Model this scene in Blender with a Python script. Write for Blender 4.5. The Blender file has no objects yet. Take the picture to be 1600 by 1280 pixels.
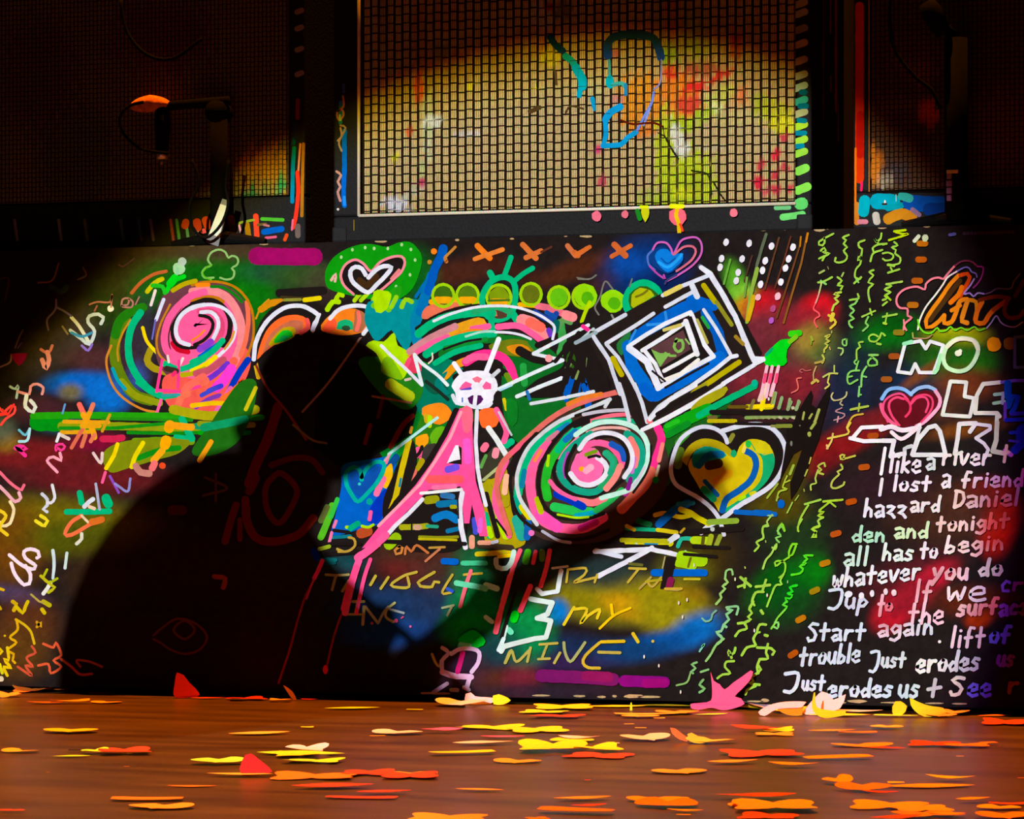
import bpy, bmesh, math, random
import numpy as np
from mathutils import Vector, Matrix, noise
from mathutils.geometry import tessellate_polygon
random.seed(7)
SC = bpy.context.scene
COL = SC.collection

# ---------------------------------------------------------------- camera
F = 4545.0; DIST = 5.0; TH = math.radians(17.2); CAMH = 0.377; HOR = 757.0
cT, sT = math.cos(TH), math.sin(TH)
CAM = Vector((DIST * sT, -DIST * cT, CAMH))
cd = bpy.data.cameras.new('camera'); cam = bpy.data.objects.new('camera', cd); COL.objects.link(cam)
cam.location = CAM; cam.rotation_euler = (math.radians(90), 0, TH)
cd.sensor_width = 36.0; cd.lens = F / 1600 * 36; cd.shift_y = (HOR - 640) / 1600
cd.clip_start = 0.05; cd.clip_end = 200
SC.camera = cam

# ---------------------------------------------------------------- world, lights, exposure
w = bpy.data.worlds.new('dark_hall'); SC.world = w; w.use_nodes = True
w.node_tree.nodes['Background'].inputs[0].default_value = (0.008, 0.0014, 0.0008, 1)
w.node_tree.nodes['Background'].inputs[1].default_value = 1.0
SC.view_settings.view_transform = 'Standard'; SC.view_settings.look = 'None'
SC.view_settings.exposure = 0.0; SC.view_settings.gamma = 1.0
SC.view_settings.use_curve_mapping = False

# one far profile spotlight with an oval shutter; its red, green and blue fringes part slightly, as a cheap lens does
EL = math.radians(15.0); LD = 26.0
LP = Vector((0.0, -math.cos(EL) * LD, math.sin(EL) * LD + 0.4))
def spot(name, colour, cx, cy, ra, rb, power, blend):
    ax = (Vector((0, 0, .35)) - LP).normalized()
    R = ax.cross(Vector((0, 0, 1))).normalized(); U = R.cross(ax)
    tgt = Vector((0, 0, .35)) + R * cx + U * cy
    d = (tgt - LP).normalized()
    ld = bpy.data.lights.new(name, 'SPOT'); ld.color = colour; ld.energy = power
    ld.shadow_soft_size = 0.05; ld.spot_blend = blend
    ld.spot_size = 2 * math.atan(rb / LD)
    o = bpy.data.objects.new(name, ld); COL.objects.link(o)
    z = -d; major = (R * -0.691 + U * -0.723); x = (major - z * major.dot(z)).normalized(); y = z.cross(x)
    m = Matrix((x, y, z)).transposed().to_4x4(); m.translation = LP
    o.matrix_world = m @ Matrix.Diagonal((ra / rb, 1, 1, 1))
    return o
PW = 29000
spot('spotlight_red', (1, 0, 0), -.292, -.375, 1.341, .887, PW * 1.0, .022)
spot('spotlight_green', (0, 1, 0), -.294, -.383, 1.341, .883, PW * .98, .022)
spot('spotlight_blue', (0, 0, 1), -.285, -.418, 1.362, .888, PW * 1.0, .05)
# amber wash lamp hung high above the riser front, pointing straight down at the strip of floor before it
sd = bpy.data.lights.new('amber_wash', 'SPOT'); sd.color = (1.0, .27, .004); sd.energy = 7800; sd.shadow_soft_size = .03
sd.spot_size = 2 * math.atan(2.5 / 8); sd.spot_blend = .35
so = bpy.data.objects.new('amber_wash', sd); COL.objects.link(so); so.location = (-.1, .16, 8.0)

# ---------------------------------------------------------------- helpers
def lin(hx):
    hx = hx.lstrip('#')
    v = [int(hx[i:i + 2], 16) / 255 for i in (0, 2, 4)]
    return tuple((a / 12.92 if a <= .04045 else ((a + .055) / 1.055) ** 2.4) for a in v)
def ray(u, v):
    return Vector((-sT + cT * (u - 800) / F, cT + sT * (u - 800) / F, (HOR - v) / F))
def onY(u, v, Y=0.0):
    w_ = ray(u, v); return CAM + w_ * ((Y - CAM.y) / w_.y)
def onZ(u, v, Z=0.0):
    w_ = ray(u, v); return CAM + w_ * ((Z - CAM.z) / w_.z)
def mat(name, colour, rough=.6, spec=.3, metal=0, noise_amt=0, nscale=40, bump=0, attr=False, vary=None):
    m = bpy.data.materials.new(name); m.use_nodes = True; nt = m.node_tree; b = nt.nodes['Principled BSDF']
    b.inputs['Roughness'].default_value = rough; b.inputs['Metallic'].default_value = metal
    b.inputs['Specular IOR Level'].default_value = spec
    b.inputs['Base Color'].default_value = (*colour, 1)
    src = None
    if attr:
        a = nt.nodes.new('ShaderNodeAttribute'); a.attribute_name = 'Col'; src = a.outputs['Color']
    if noise_amt:
        tc = nt.nodes.new('ShaderNodeTexCoord'); n = nt.nodes.new('ShaderNodeTexNoise')
        n.inputs['Scale'].default_value = nscale; n.inputs['Detail'].default_value = 6
        nt.links.new(tc.outputs['Object'], n.inputs['Vector'])
        mr = nt.nodes.new('ShaderNodeMapRange'); mr.inputs[1].default_value = .25; mr.inputs[2].default_value = .75
        mr.inputs[3].default_value = 1 - noise_amt; mr.inputs[4].default_value = 1 + noise_amt * .6
        nt.links.new(n.outputs['Fac'], mr.inputs[0])
        mx = nt.nodes.new('ShaderNodeVectorMath'); mx.operation = 'SCALE'
        if src: nt.links.new(src, mx.inputs[0])
        else: mx.inputs[0].default_value = colour
        nt.links.new(mr.outputs[0], mx.inputs['Scale']); src = mx.outputs[0]
        if bump:
            bp = nt.nodes.new('ShaderNodeBump'); bp.inputs['Strength'].default_value = bump; bp.inputs['Distance'].default_value = .002
            nt.links.new(n.outputs['Fac'], bp.inputs['Height']); nt.links.new(bp.outputs[0], b.inputs['Normal'])
    if src: nt.links.new(src, b.inputs['Base Color'])
    return m
def mesh_obj(name, verts, faces, m, parent=None, smooth=False, cols=None, loc=None):
    me = bpy.data.meshes.new(name); me.from_pydata([tuple(v) for v in verts], [], faces)
    if m: me.materials.append(m)
    if cols is not None:
        a = me.color_attributes.new('Col', 'FLOAT_COLOR', 'POINT')
        arr = np.ones((len(verts), 4), dtype=np.float32); arr[:, :3] = np.asarray(cols, dtype=np.float32).reshape(-1, 3)
        a.data.foreach_set('color', arr.ravel())
    if smooth: me.polygons.foreach_set('use_smooth', [True] * len(me.polygons))
    me.update(); o = bpy.data.objects.new(name, me); COL.objects.link(o)
    if parent: o.parent = parent
    if loc: o.location = loc
    return o
def bm_obj(name, bm, m, parent=None, smooth=False):
    me = bpy.data.meshes.new(name); bm.to_mesh(me); bm.free()
    if m: me.materials.append(m)
    if smooth: me.polygons.foreach_set('use_smooth', [True] * len(me.polygons))
    o = bpy.data.objects.new(name, me); COL.objects.link(o)
    if parent: o.parent = parent
    return o
def thing(name, label, cat, loc=(0, 0, 0), group=None):
    o = bpy.data.objects.new(name, None); COL.objects.link(o); o.location = loc; o.empty_display_size = .05
    o['label'] = label; o['category'] = cat
    if group: o['group'] = group
    return o
def tag(o, label, cat, group=None):
    o['label'] = label; o['category'] = cat
    if group: o['group'] = group
    return o
def box(bm, x0, x1, y0, y1, z0, z1, bev=0.0, seg=2):
    g = bmesh.ops.create_cube(bm, size=1)
    vs = g['verts']
    for v in vs:
        v.co = Vector((x0 + (v.co.x + .5) * (x1 - x0), y0 + (v.co.y + .5) * (y1 - y0), z0 + (v.co.z + .5) * (z1 - z0)))
    if bev:
        es = list({e for v in vs for e in v.link_edges})
        bmesh.ops.bevel(bm, geom=es, offset=bev, segments=seg, affect='EDGES', profile=.5)
def tube(bm, pts, r, n=8, cap=True):
    pts = [Vector(p) for p in pts]; rs = r if isinstance(r, (list, tuple)) else [r] * len(pts)
    rings = []; up = None
    for i, p in enumerate(pts):
        t = (pts[min(i + 1, len(pts) - 1)] - pts[max(i - 1, 0)]).normalized()
        if up is None: up = t.orthogonal().normalized()
        up = (up - t * up.dot(t)).normalized(); s_ = t.cross(up)
        rings.append([bm.verts.new(p + (up * math.cos(2 * math.pi * k / n) + s_ * math.sin(2 * math.pi * k / n)) * rs[i]) for k in range(n)])
    for a, b in zip(rings, rings[1:]):
        for k in range(n): bm.faces.new((a[k], a[(k + 1) % n], b[(k + 1) % n], b[k]))
    if cap: bm.faces.new(rings[0][::-1]); bm.faces.new(rings[-1])
def smooth_pts(pts, step, closed=False):
    P = [Vector(p) for p in pts]; n = len(P)
    if n < 3 and not closed:
        out = []
        for a, b in zip(P, P[1:]):
            k = max(1, int((b - a).length / step)); out += [a.lerp(b, i / k) for i in range(k)]
        return out + [P[-1]]
    out = []; rng = range(n if closed else n - 1)
    for i in rng:
        p1, p2 = P[i], P[(i + 1) % n]
        p0 = P[(i - 1) % n] if (closed or i > 0) else p1 * 2 - p2
        p3 = P[(i + 2) % n] if (closed or i < n - 2) else p2 * 2 - p1
        k = max(1, int((p2 - p1).length / step))
        for j in range(k):
            t = j / k; t2 = t * t; t3 = t2 * t
            out.append(.5 * ((2 * p1) + (p2 - p0) * t + (2 * p0 - 5 * p1 + 4 * p2 - p3) * t2 + (3 * p1 - p0 - 3 * p2 + p3) * t3))
    if not closed: out.append(P[-1])
    return out

# ---------------------------------------------------------------- materials
M = {}
M['paint'] = mat('brushed_paint', (.5, .5, .5), .8, .02, attr=True, noise_amt=.16, nscale=70)
M['board'] = mat('painted_board', (.5, .5, .5), .8, .02, attr=True, noise_amt=.25, nscale=55)
M['black'] = mat('black_vinyl', lin('1d1d1e'), .6, .08, noise_amt=.35, nscale=220, bump=.3)
M['matteblack'] = mat('matte_black', (.012, .012, .013), .7, .2, noise_amt=.3, nscale=60)
M['curtain'] = mat('black_curtain', (.01, .009, .009), .9, .1, noise_amt=.4, nscale=8)
M['piping'] = mat('cream_piping', lin('e8e0c4'), .45, .3, noise_amt=.12, nscale=60)
M['clothback'] = mat('grille_backing', lin('5a4a30'), .9, .1, noise_amt=.2, nscale=200)
M['thread'] = mat('grille_thread', (.5, .5, .5), .75, .15, attr=True, noise_amt=.12, nscale=260)
M['cord'] = mat('dark_cord', (.5, .5, .5), .9, .02, attr=True, noise_amt=.3, nscale=120)
M['standblack'] = mat('stand_black', (.006, .006, .006), .95, .0, noise_amt=.2, nscale=60)
M['metal'] = mat('worn_metal', lin('8a8a88'), .35, .5, metal=.8, noise_amt=.2, nscale=80)
M['darkmetal'] = mat('black_metal', (.015, .015, .016), .4, .4, metal=.3, noise_amt=.2, nscale=80)
M['tape'] = mat('white_tape', lin('e8ecd8'), .6, .2, noise_amt=.1, nscale=90)
M['paper'] = mat('confetti_paper', (.5, .5, .5), .7, .2, attr=True, noise_amt=.06, nscale=120)
M['skin'] = mat('skin', lin('c89478'), .5, .3, noise_amt=.08, nscale=40)
M['denim'] = mat('dark_denim', lin('20242e'), .85, .1, noise_amt=.2, nscale=160)
M['shirt'] = mat('dark_jersey', lin('2c2a30'), .85, .1, noise_amt=.2, nscale=120)
M['capcloth'] = mat('black_cap_cloth', lin('1c1c1e'), .85, .1, noise_amt=.2, nscale=120)
M['rubber'] = mat('sole_rubber', lin('d0ccc4'), .6, .2, noise_amt=.1, nscale=90)
M['leather'] = mat('dark_leather', lin('2a1c14'), .5, .3, noise_amt=.2, nscale=90)
M['guitar'] = mat('sunburst_lacquer', lin('7a3214'), .25, .5, noise_amt=.25, nscale=9)
M['maple'] = mat('maple_neck', lin('b88448'), .4, .4, noise_amt=.15, nscale=30)
# ---------------------------------------------------------------- stage floor, backdrop
def floor_material():
    m = bpy.data.materials.new('lacquered_stage_floor'); m.use_nodes = True; nt = m.node_tree; b = nt.nodes['Principled BSDF']
    tc = nt.nodes.new('ShaderNodeTexCoord'); mp = nt.nodes.new('ShaderNodeMapping'); mp.inputs['Scale'].default_value = (.7, 3.2, 1)
    nt.links.new(tc.outputs['Object'], mp.inputs[0])
    n = nt.nodes.new('ShaderNodeTexNoise'); n.inputs['Scale'].default_value = 5; n.inputs['Detail'].default_value = 7
    nt.links.new(mp.outputs[0], n.inputs['Vector'])
    r = nt.nodes.new('ShaderNodeValToRGB'); r.color_ramp.elements[0].position = .3; r.color_ramp.elements[1].position = .72
    r.color_ramp.elements[0].color = (.045, .019, .006, 1); r.color_ramp.elements[1].color = (.125, .064, .015, 1)
    nt.links.new(n.outputs['Fac'], r.inputs[0]); nt.links.new(r.outputs[0], b.inputs['Base Color'])
    n2 = nt.nodes.new('ShaderNodeTexNoise'); n2.inputs['Scale'].default_value = 2.2; n2.inputs['Detail'].default_value = 4
    nt.links.new(tc.outputs['Object'], n2.inputs['Vector'])
    mr = nt.nodes.new('ShaderNodeMapRange'); mr.inputs[3].default_value = .22; mr.inputs[4].default_value = .42
    nt.links.new(n2.outputs['Fac'], mr.inputs[0]); nt.links.new(mr.outputs[0], b.inputs['Roughness'])
    b.inputs['Specular IOR Level'].default_value = .12
    bp = nt.nodes.new('ShaderNodeBump'); bp.inputs['Strength'].default_value = .25; bp.inputs['Distance'].default_value = .002
    nt.links.new(n.outputs['Fac'], bp.inputs['Height']); nt.links.new(bp.outputs[0], b.inputs['Normal'])
    return m
fl = mesh_obj('floor', [(-9, -9, 0), (9, -9, 0), (9, 4, 0), (-9, 4, 0)], [(0, 1, 2, 3)], floor_material()); fl['kind'] = 'structure'
# black curtain behind the stage, in folds
vs = []; fs = []; NX = 220
for i in range(NX + 1):
    x = -5 + 10 * i / NX; y = 1.75 + .06 * math.sin(x * 21) + .03 * math.sin(x * 47 + 1)
    vs += [(x, y, 0), (x, y, 4.5)]
    if i: k = 2 * i; fs.append((k - 2, k, k + 1, k - 1))
cu = mesh_obj('wall_back', vs, fs, M['curtain'], smooth=True); cu['kind'] = 'structure'

# ---------------------------------------------------------------- riser
ZT = onY(800, 371).z; ZB = onY(800, 1090).z
riser = thing('stage_riser', 'long low black stage riser whose front board is covered in neon graffiti', 'stage riser', (0, 0, 0))
RX0, RX1 = -1.9, 1.7
# soft sprayed colour of the board, the spotlight's red rim painted in too: cx cy rx ry angle colour alpha
SPR = []
def spr(cx, cy, rx, ry, ang, col, al, over=0): SPR.append((cx, cy, rx, ry, math.radians(ang), lin(col), al, over))
for a in [
 (60,820,150,40,0,'6e6400',.95),(20,850,50,60,0,'6a4008',.9),(120,840,80,30,0,'4a5200',.8),(40,710,110,22,2,'70181a',.95),(140,745,110,26,2,'66181c',.9),
 (10,690,20,16,0,'82641a',.8),(0,670,22,20,0,'505c50',.8),(25,930,45,14,10,'4a3c5a',.8),(40,975,50,40,0,'583014',.8),(25,1020,50,40,0,'5a3a10',.8),
 (135,600,55,18,0,'0064c0',1),(170,618,30,25,0,'006cc8',1),(110,612,18,12,0,'68623a',.9),(105,665,40,12,0,'206070',.7),(150,690,40,14,0,'7a0a30',.9),
 (90,540,70,30,-30,'3c3430',.8),(130,500,40,24,-40,'463e36',.7),(150,560,50,20,0,'5a3030',.6),(60,640,50,20,0,'4a2228',.7),
 (190,470,50,40,-30,'24400a',.9),(260,420,90,40,-20,'40381c',.9),(235,455,30,25,0,'10600a',.7),(330,440,100,40,0,'0a640a',.95),(395,465,32,48,0,'087008',1),
 (440,425,60,18,0,'1a5030',.9),(480,432,55,20,0,'30501c',.8),(330,392,120,16,0,'4a3824',.7),(510,440,40,30,0,'4a3430',.5),
 (205,560,34,52,0,'3c2630',.8),(226,520,20,60,0,'30303c',.6),(215,590,16,22,0,'30509a',.7),
 (720,425,60,20,-10,'4c2414',.7),(800,420,60,16,20,'401c10',.6),(900,420,70,16,-20,'522812',.7),(960,430,50,14,-30,'4c2410',.6),(650,430,30,40,0,'006018',.8),
 (1010,420,60,46,-20,'043070',.95),(985,412,30,20,0,'0448a0',.8),(1040,445,40,20,0,'061c50',.7),
 (1150,442,16,32,-20,'50a020',.9),(1160,458,22,14,0,'78c030',.8),(1168,482,22,18,0,'c09010',.9),(1195,482,30,26,0,'c81020',.95),(1190,520,34,30,0,'7a2838',.9),
 (1230,520,60,46,0,'6c2830',.85),(1278,482,26,20,-10,'d81020',.95),(1262,500,40,22,-10,'90202c',.8),(1240,600,90,50,0,'6a2028',.75),(1180,590,40,40,0,'7c2430',.8),
 (1275,545,34,36,0,'5a7028',.8),(1262,530,26,18,-45,'a88a30',.6),(1320,610,50,60,0,'14243c',.85),(1340,560,30,40,0,'143030',.6),(1255,595,30,30,0,'80202a',.8),
 (1390,520,46,24,-8,'006c10',.85),(1400,505,36,14,0,'06500a',.8),(1320,690,90,20,-28,'8c1414',.95),(1290,720,40,16,-30,'701418',.8),(1345,665,46,16,-20,'6c1c20',.8),
 (1430,600,50,30,0,'102c48',.7),(1495,525,44,18,0,'98a400',.95),(1480,560,50,30,0,'1c5c10',.85),(1530,565,30,22,0,'207010',.8),(1510,600,50,24,0,'6c3418',.85),
 (1440,585,40,8,-35,'7a4420',.8),(1465,640,40,20,0,'5c3420',.6),(1510,670,60,12,-10,'7c4410',.7),(1430,640,24,22,0,'700e14',.8),
 (1560,815,26,46,12,'e01808',.98,1),(1536,772,40,22,-10,'8c1410',.85,.4),(1480,800,90,50,0,'46281c',.8),(1420,900,80,30,-20,'501a20',.8),  # leading reds paint in the spotlight's coloured rim at the right
 (1455,905,40,17,-32,'b01830',.95,.5),(1395,958,32,22,-35,'c01428',.98,.6),(1420,935,46,24,-30,'901828',.9),(1530,965,20,14,-20,'b83808',.95,.2),(1520,940,60,24,0,'5a2210',.8),  # the small orange entry is the same painted rim colour
 (1350,760,60,40,0,'2c1c20',.6),(1400,760,60,40,0,'301a24',.6),(1240,560,24,20,0,'603838',.5),
 (1225,905,62,30,-38,'00560a',1),(1265,898,30,24,-35,'007a0a',1),(1240,830,50,50,0,'1c3a18',.7),(1235,938,50,36,-30,'0a4a14',.7),(1180,640,40,20,0,'3c1c20',.6),
 (1020,935,80,28,12,'8c8600',1),(940,940,80,30,8,'7c7a08',1),(985,948,44,18,14,'b89208',.9),(1040,955,50,36,20,'88860a',.95),(1080,925,24,14,20,'886e08',.7),
 (1085,985,40,22,-25,'0068b8',.95),(1030,1005,60,16,-12,'04509c',.95),(960,1020,90,18,-4,'0c3a6c',.9),(880,1010,70,20,0,'14284c',.8),(860,1035,90,14,0,'2c1c48',.8),
 (872,955,15,17,0,'0078c8',1),(770,1064,50,20,0,'50281a',.9),(815,1062,28,24,0,'6a2030',.9),(850,1080,120,12,0,'2c2030',.7),
 (620,955,110,34,4,'16345e',1),(600,990,70,22,0,'143c7c',1),(700,935,60,34,0,'1c3052',.9),(650,880,54,28,0,'66201c',.95),(635,860,60,20,0,'40281c',.8),(700,895,60,30,0,'3a2c24',.7),
 (530,880,40,14,0,'0a4a50',.8),(520,910,40,30,0,'20303c',.7),(740,910,34,60,0,'0a6a3a',.8),(745,955,40,34,0,'008c3c',.9),(735,985,40,26,0,'00a020',.95),(820,985,40,44,0,'008a44',.95),
 (770,1010,50,30,0,'143c44',.8),(850,880,60,24,0,'203c3c',.8),(940,895,60,24,0,'203434',.8),(720,1050,40,30,0,'3c2434',.8),
 (1100,870,50,44,0,'3c3008',.7),(1070,890,40,26,0,'6c7010',.7),(1230,750,24,50,25,'504c08',.9),(1215,790,44,26,0,'4c4408',.9),
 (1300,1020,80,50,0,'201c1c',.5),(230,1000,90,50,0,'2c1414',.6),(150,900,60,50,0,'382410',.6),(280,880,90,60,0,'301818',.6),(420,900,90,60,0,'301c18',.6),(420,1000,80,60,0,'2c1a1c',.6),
]: spr(*a)
def sprayed(U, V, base, overs_only=False):
    C = np.array(base, dtype=np.float64)
    for cx, cy, rx, ry, an, col, al, ov in SPR:
        if overs_only and not ov: continue
        dx, dy = U - cx, V - cy; ca, sa = math.cos(an), math.sin(an)
        a = (dx * ca + dy * sa) / rx; b = (-dx * sa + dy * ca) / ry
        k = al * np.clip((1.6 - np.sqrt(a * a + b * b)) / 1.1, 0, 1)
        k = k * k * (3 - 2 * k)
        if overs_only: k = k * ov * .85
        C += (np.array(col) - C) * k[:, None]
    return C
def build_board():
    us = np.arange(-260, 1841, 4.0); vs_ = np.linspace(0, 1, 186)
    xs = np.array([onY(u, 700).x for u in us]); zs = ZB + (ZT - ZB) * (1 - vs_)
    X, Z = np.meshgrid(xs, zs)
    dep = DIST - X * sT
    U = 800 + F * X * cT / dep; V = HOR - F * (Z - CAMH) / dep
    base = np.tile(np.array(lin('1f1a19')), (X.size, 1))
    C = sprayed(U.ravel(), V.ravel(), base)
    rs = np.random.RandomState(3); C *= (1 + .07 * rs.randn(X.size, 1))
    C = np.clip(C, .002, 1)
    ny, nx = X.shape
    verts = np.c_[X.ravel(), np.zeros(X.size), Z.ravel()]
    idx = np.arange(X.size).reshape(ny, nx)
    q = np.stack([idx[1:, :-1], idx[1:, 1:], idx[:-1, 1:], idx[:-1, :-1]], -1).reshape(-1, 4)
    me = bpy.data.meshes.new('front_board'); me.vertices.add(len(verts)); me.vertices.foreach_set('co', verts.ravel())
    me.loops.add(q.size); me.loops.foreach_set('vertex_index', q.ravel()); me.polygons.add(len(q))
    me.polygons.foreach_set('loop_start', np.arange(0, q.size, 4)); me.polygons.foreach_set('loop_total', np.full(len(q), 4))
    me.update(calc_edges=True)
    a = me.color_attributes.new('Col', 'FLOAT_COLOR', 'POINT'); a.data.foreach_set('color', np.c_[C, np.ones(len(C))].astype(np.float32).ravel())
    me.materials.append(M['board'])
    o = bpy.data.objects.new('front_board', me); COL.objects.link(o); o.parent = riser
    return o
board = build_board()
bm = bmesh.new(); box(bm, RX0 - .05, RX1, .004, .9, ZT - .016, ZT - .0005); bm_obj('top_deck', bm, M['matteblack'], riser)
bm = bmesh.new(); box(bm, RX0 - .05, RX1, .002, .018, ZB, ZT - .018); bm_obj('board_backing', bm, M['matteblack'], riser)
bm = bmesh.new(); box(bm, RX0 - .05, RX1, .05, .10, 0.0, ZB + .02); bm_obj('base_rail', bm, M['matteblack'], riser)

# chipped raw wood along the top and foot edges of the front board
CHIP = [(300,383,14,4),(412,381,16,5),(448,378,20,3),(596,377,22,5),(714,375,8,4),(800,373,7,3),(916,369,20,5),(884,369,6,3),(1100,361,12,3),(1192,359,16,4),(1227,358,5,4),
        (1280,359,20,6),(1293,357,4,3),(1378,356,15,4),(1448,354,12,3),(845,1087,30,3),(905,1088,20,4),(940,1089,16,4),(960,1088,8,4),(990,1088,34,6),(1015,1089,40,5),(1195,1095,14,6),(1340,1096,34,6),
        (1180,1096,30,3),(690,1084,36,4),(1310,1098,24,4),(1395,1098,40,3),(1460,1099,30,3),(1500,1100,26,3)]
MCH = mat('raw_wood_chip', lin('b8a070'), .8, .1, noise_amt=.3, nscale=200)
for (u, v, ww, hh) in CHIP:
    n = 9; vs = []
    for i in range(n):
        t = 2 * math.pi * i / n
        p = onY(u + ww / 2 * math.cos(t) * random.uniform(.8, 1.1), v + hh / 2 * math.sin(t) * random.uniform(.7, 1.2), 0)
        p.z = min(max(p.z, ZB), ZT); vs.append((p.x, -.0002, p.z))
    mesh_obj('wood_chip', vs, [list(range(n))[::-1]], MCH, riser)

# ---------------------------------------------------------------- brush painting engine (real thin paint on the board)
class Brush:
    def __init__(s): s.k = 1; s.ox = 0; s.oy = 0; s.lay = 0; s.cur = None; s.objs = []; s.Y = 0.0; s.parent = board; s.off0 = 3e-4
    def crop(s, ox, oy, k): s.ox, s.oy, s.k = ox, oy, k
    def begin(s, name, label=None, reset=False):
        s.end(); s.cur = (name, label, [], [], []); s.rng = []
        if reset: s.lay = 0
    def end(s):
        if s.cur and s.cur[2]:
            n, l, v, f_, c = s.cur
            if n in ('handwriting', 'lettering', 'paint_specks', 'painted_undercoat'):
                o = mesh_obj(n, v, f_, M['paint'], s.parent, cols=c); o['label'] = l; o['kind'] = 'stuff'
            else:                                   # strokes that touch stay one painted figure, separate ones become parts of their own
                bx = []; m = .0008
                for a, b in s.rng:
                    xs_ = [q[0] for q in v[a:b]]; zs_ = [q[2] for q in v[a:b]]; bx.append((min(xs_) - m, max(xs_) + m, min(zs_) - m, max(zs_) + m))
                gid = list(range(len(bx)))
                def root(i):
                    while gid[i] != i: i = gid[i]
                    return i
                for i in range(len(bx)):
                    for j in range(i):
                        p, q = bx[i], bx[j]
                        if p[0] < q[1] and q[0] < p[1] and p[2] < q[3] and q[2] < p[3]: gid[root(i)] = root(j)
                cl = {}
                for i in range(len(bx)): cl.setdefault(root(i), []).append(i)
                big = max(cl.values(), key=lambda t: sum(s.rng[k][1] - s.rng[k][0] for k in t))
                for t in cl.values():
                    mp = {}; vv = []; cc_ = []
                    for k in t:
                        for q in range(*s.rng[k]): mp[q] = len(vv); vv.append(v[q]); cc_.append(c[q])
                    ff = [[mp[q] for q in f] for f in f_ if f[0] in mp]
                    nm = n if t is big else {'painted_dots': 'painted_dot', 'painted_dashes': 'painted_dash', 'painted_dash_row': 'painted_dash', 'painted_bead_row': 'painted_bead'}.get(n, 'painted_stroke' if len(cl) > 1 else n)
                    if n in ('painted_dots', 'painted_dashes', 'painted_dash_row', 'painted_cross_mark') : nm = {'painted_dots': 'painted_dot', 'painted_cross_mark': 'painted_cross_mark'}.get(n, 'painted_dash')
                    o = mesh_obj(nm, vv, ff, M['paint'], s.parent, cols=cc_)
                    if l and len(cl) < 3 and t is big: o['label'] = l
        s.cur = None
    def pts(s, t):
        if isinstance(t, str):
            q = [float(x) for x in t.replace(',', ' ').split()]; t = list(zip(q[::2], q[1::2]))
        return [(s.ox + a / s.k, s.oy + b / s.k) for a, b in t]
    def put(s, P2, faces, col):
        n, l, v, f_, c = s.cur; k0 = len(v); s.lay += 1
        y = s.Y - s.off0 - s.lay * 4e-6
        U = np.array([p[0] for p in P2]); V = np.array([p[1] for p in P2])
        base = np.tile(np.array(col), (len(P2), 1))
        C = sprayed(U, V, base, True) if s.Y == 0 else base
        for (a, b) in P2:
            p = onY(a, b, s.Y); v.append((p.x, y, p.z))
        s.rng.append((k0, len(v)))
        c.extend(C.tolist()); f_.extend([[k0 + i for i in q] for q in faces])
    def stroke(s, hx, wd, t, smooth=True, closed=False, jit=.05, taper=0):
        P = [Vector((a, b)) for a, b in s.pts(t)]; wd = wd / s.k * (.9 if wd / s.k > 3.5 else .96); col = lin(hx)
        if smooth: Q = smooth_pts(P, max(2.0, min(5, wd)), closed)
        else:
            Q = []
            for a, b in zip(P, P[1:]):
                k = max(1, int((b - a).length / 10)); Q += [a.lerp(b, i / k) for i in range(k)]
            Q.append(P[-1])
        if closed: Q.append(Q[0])
        n = len(Q); L = []; R = []; ph = random.random() * 50
        for i, p in enumerate(Q):
            if closed: a_, b_ = Q[(i - 1) % (n - 1)], Q[(i + 1) % (n - 1)]
            else: a_, b_ = Q[max(i - 1, 0)], Q[min(i + 1, n - 1)]
            d = (b_ - a_)
            d = d.normalized() if d.length > 1e-6 else Vector((1, 0)); nn = Vector((-d.y, d.x))
            tt = i / max(1, n - 1)
            g = wd / 2 * (1 - taper * tt ** 2)
            if closed: ja = jb = 1
            else:
                ja = 1 + jit * 2 * noise.noise((p.x * .22, p.y * .22, ph)); jb = 1 + jit * 2 * noise.noise((p.x * .22, p.y * .22, ph + 9))
            L.append(p + nn * g * ja); R.append(p - nn * g * jb)
        P2 = []; F_ = []
        for a_, b_ in zip(L, R): P2 += [a_, b_]
        for i in range(n - 1): F_.append((2 * i, 2 * i + 1, 2 * i + 3, 2 * i + 2))
        if not closed:
            for e, sgn in ((0, -1), (n - 1, 1)):
                c_ = (L[e] + R[e]) / 2; r_ = (L[e] - R[e]) / 2
                d = Vector((r_.y, -r_.x)) * 1.0
                # outward direction of the stroke end
                q = Q[1] - Q[0] if e == 0 else Q[-1] - Q[-2]
                if d.dot(q) * sgn < 0: d = -d
                k0 = len(P2); m_ = 5
                for j in range(1, m_):
                    t_ = math.pi * j / m_; P2.append(c_ + r_ * math.cos(t_) + d * math.sin(t_) * .9)
                cap = [2 * e] + list(range(k0, k0 + m_ - 1)) + [2 * e + 1]
                F_.append(cap if e == 0 else cap)
        s.put([(p.x, p.y) for p in P2], F_, col)
    def fill(s, hx, t, smooth=True):
        P = [Vector((a, b)) for a, b in s.pts(t)]
        Q = smooth_pts(P, 6, True) if smooth else P
        tri = tessellate_polygon([[Vector((p.x, p.y, 0)) for p in Q]])
        s.put([(p.x, p.y) for p in Q], [tuple(x) for x in tri], lin(hx))
    def dots(s, hx, r, t, ry=None, ang=0):
        for (a, b) in s.pts(t):
            R = r / s.k; RY = (ry or r) / s.k; P2 = []
            ca, sa = math.cos(math.radians(ang)), math.sin(math.radians(ang))
            for i in range(14):
                th = 2 * math.pi * i / 14; j = random.uniform(.93, 1.06)
                x, y = R * j * math.cos(th), RY * j * math.sin(th)
                P2.append((a + x * ca - y * sa, b + x * sa + y * ca))
            s.put(P2, [list(range(14))], lin(hx))
B = Brush()
s_ = B.stroke; f_ = B.fill; d_ = B.dots
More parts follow.
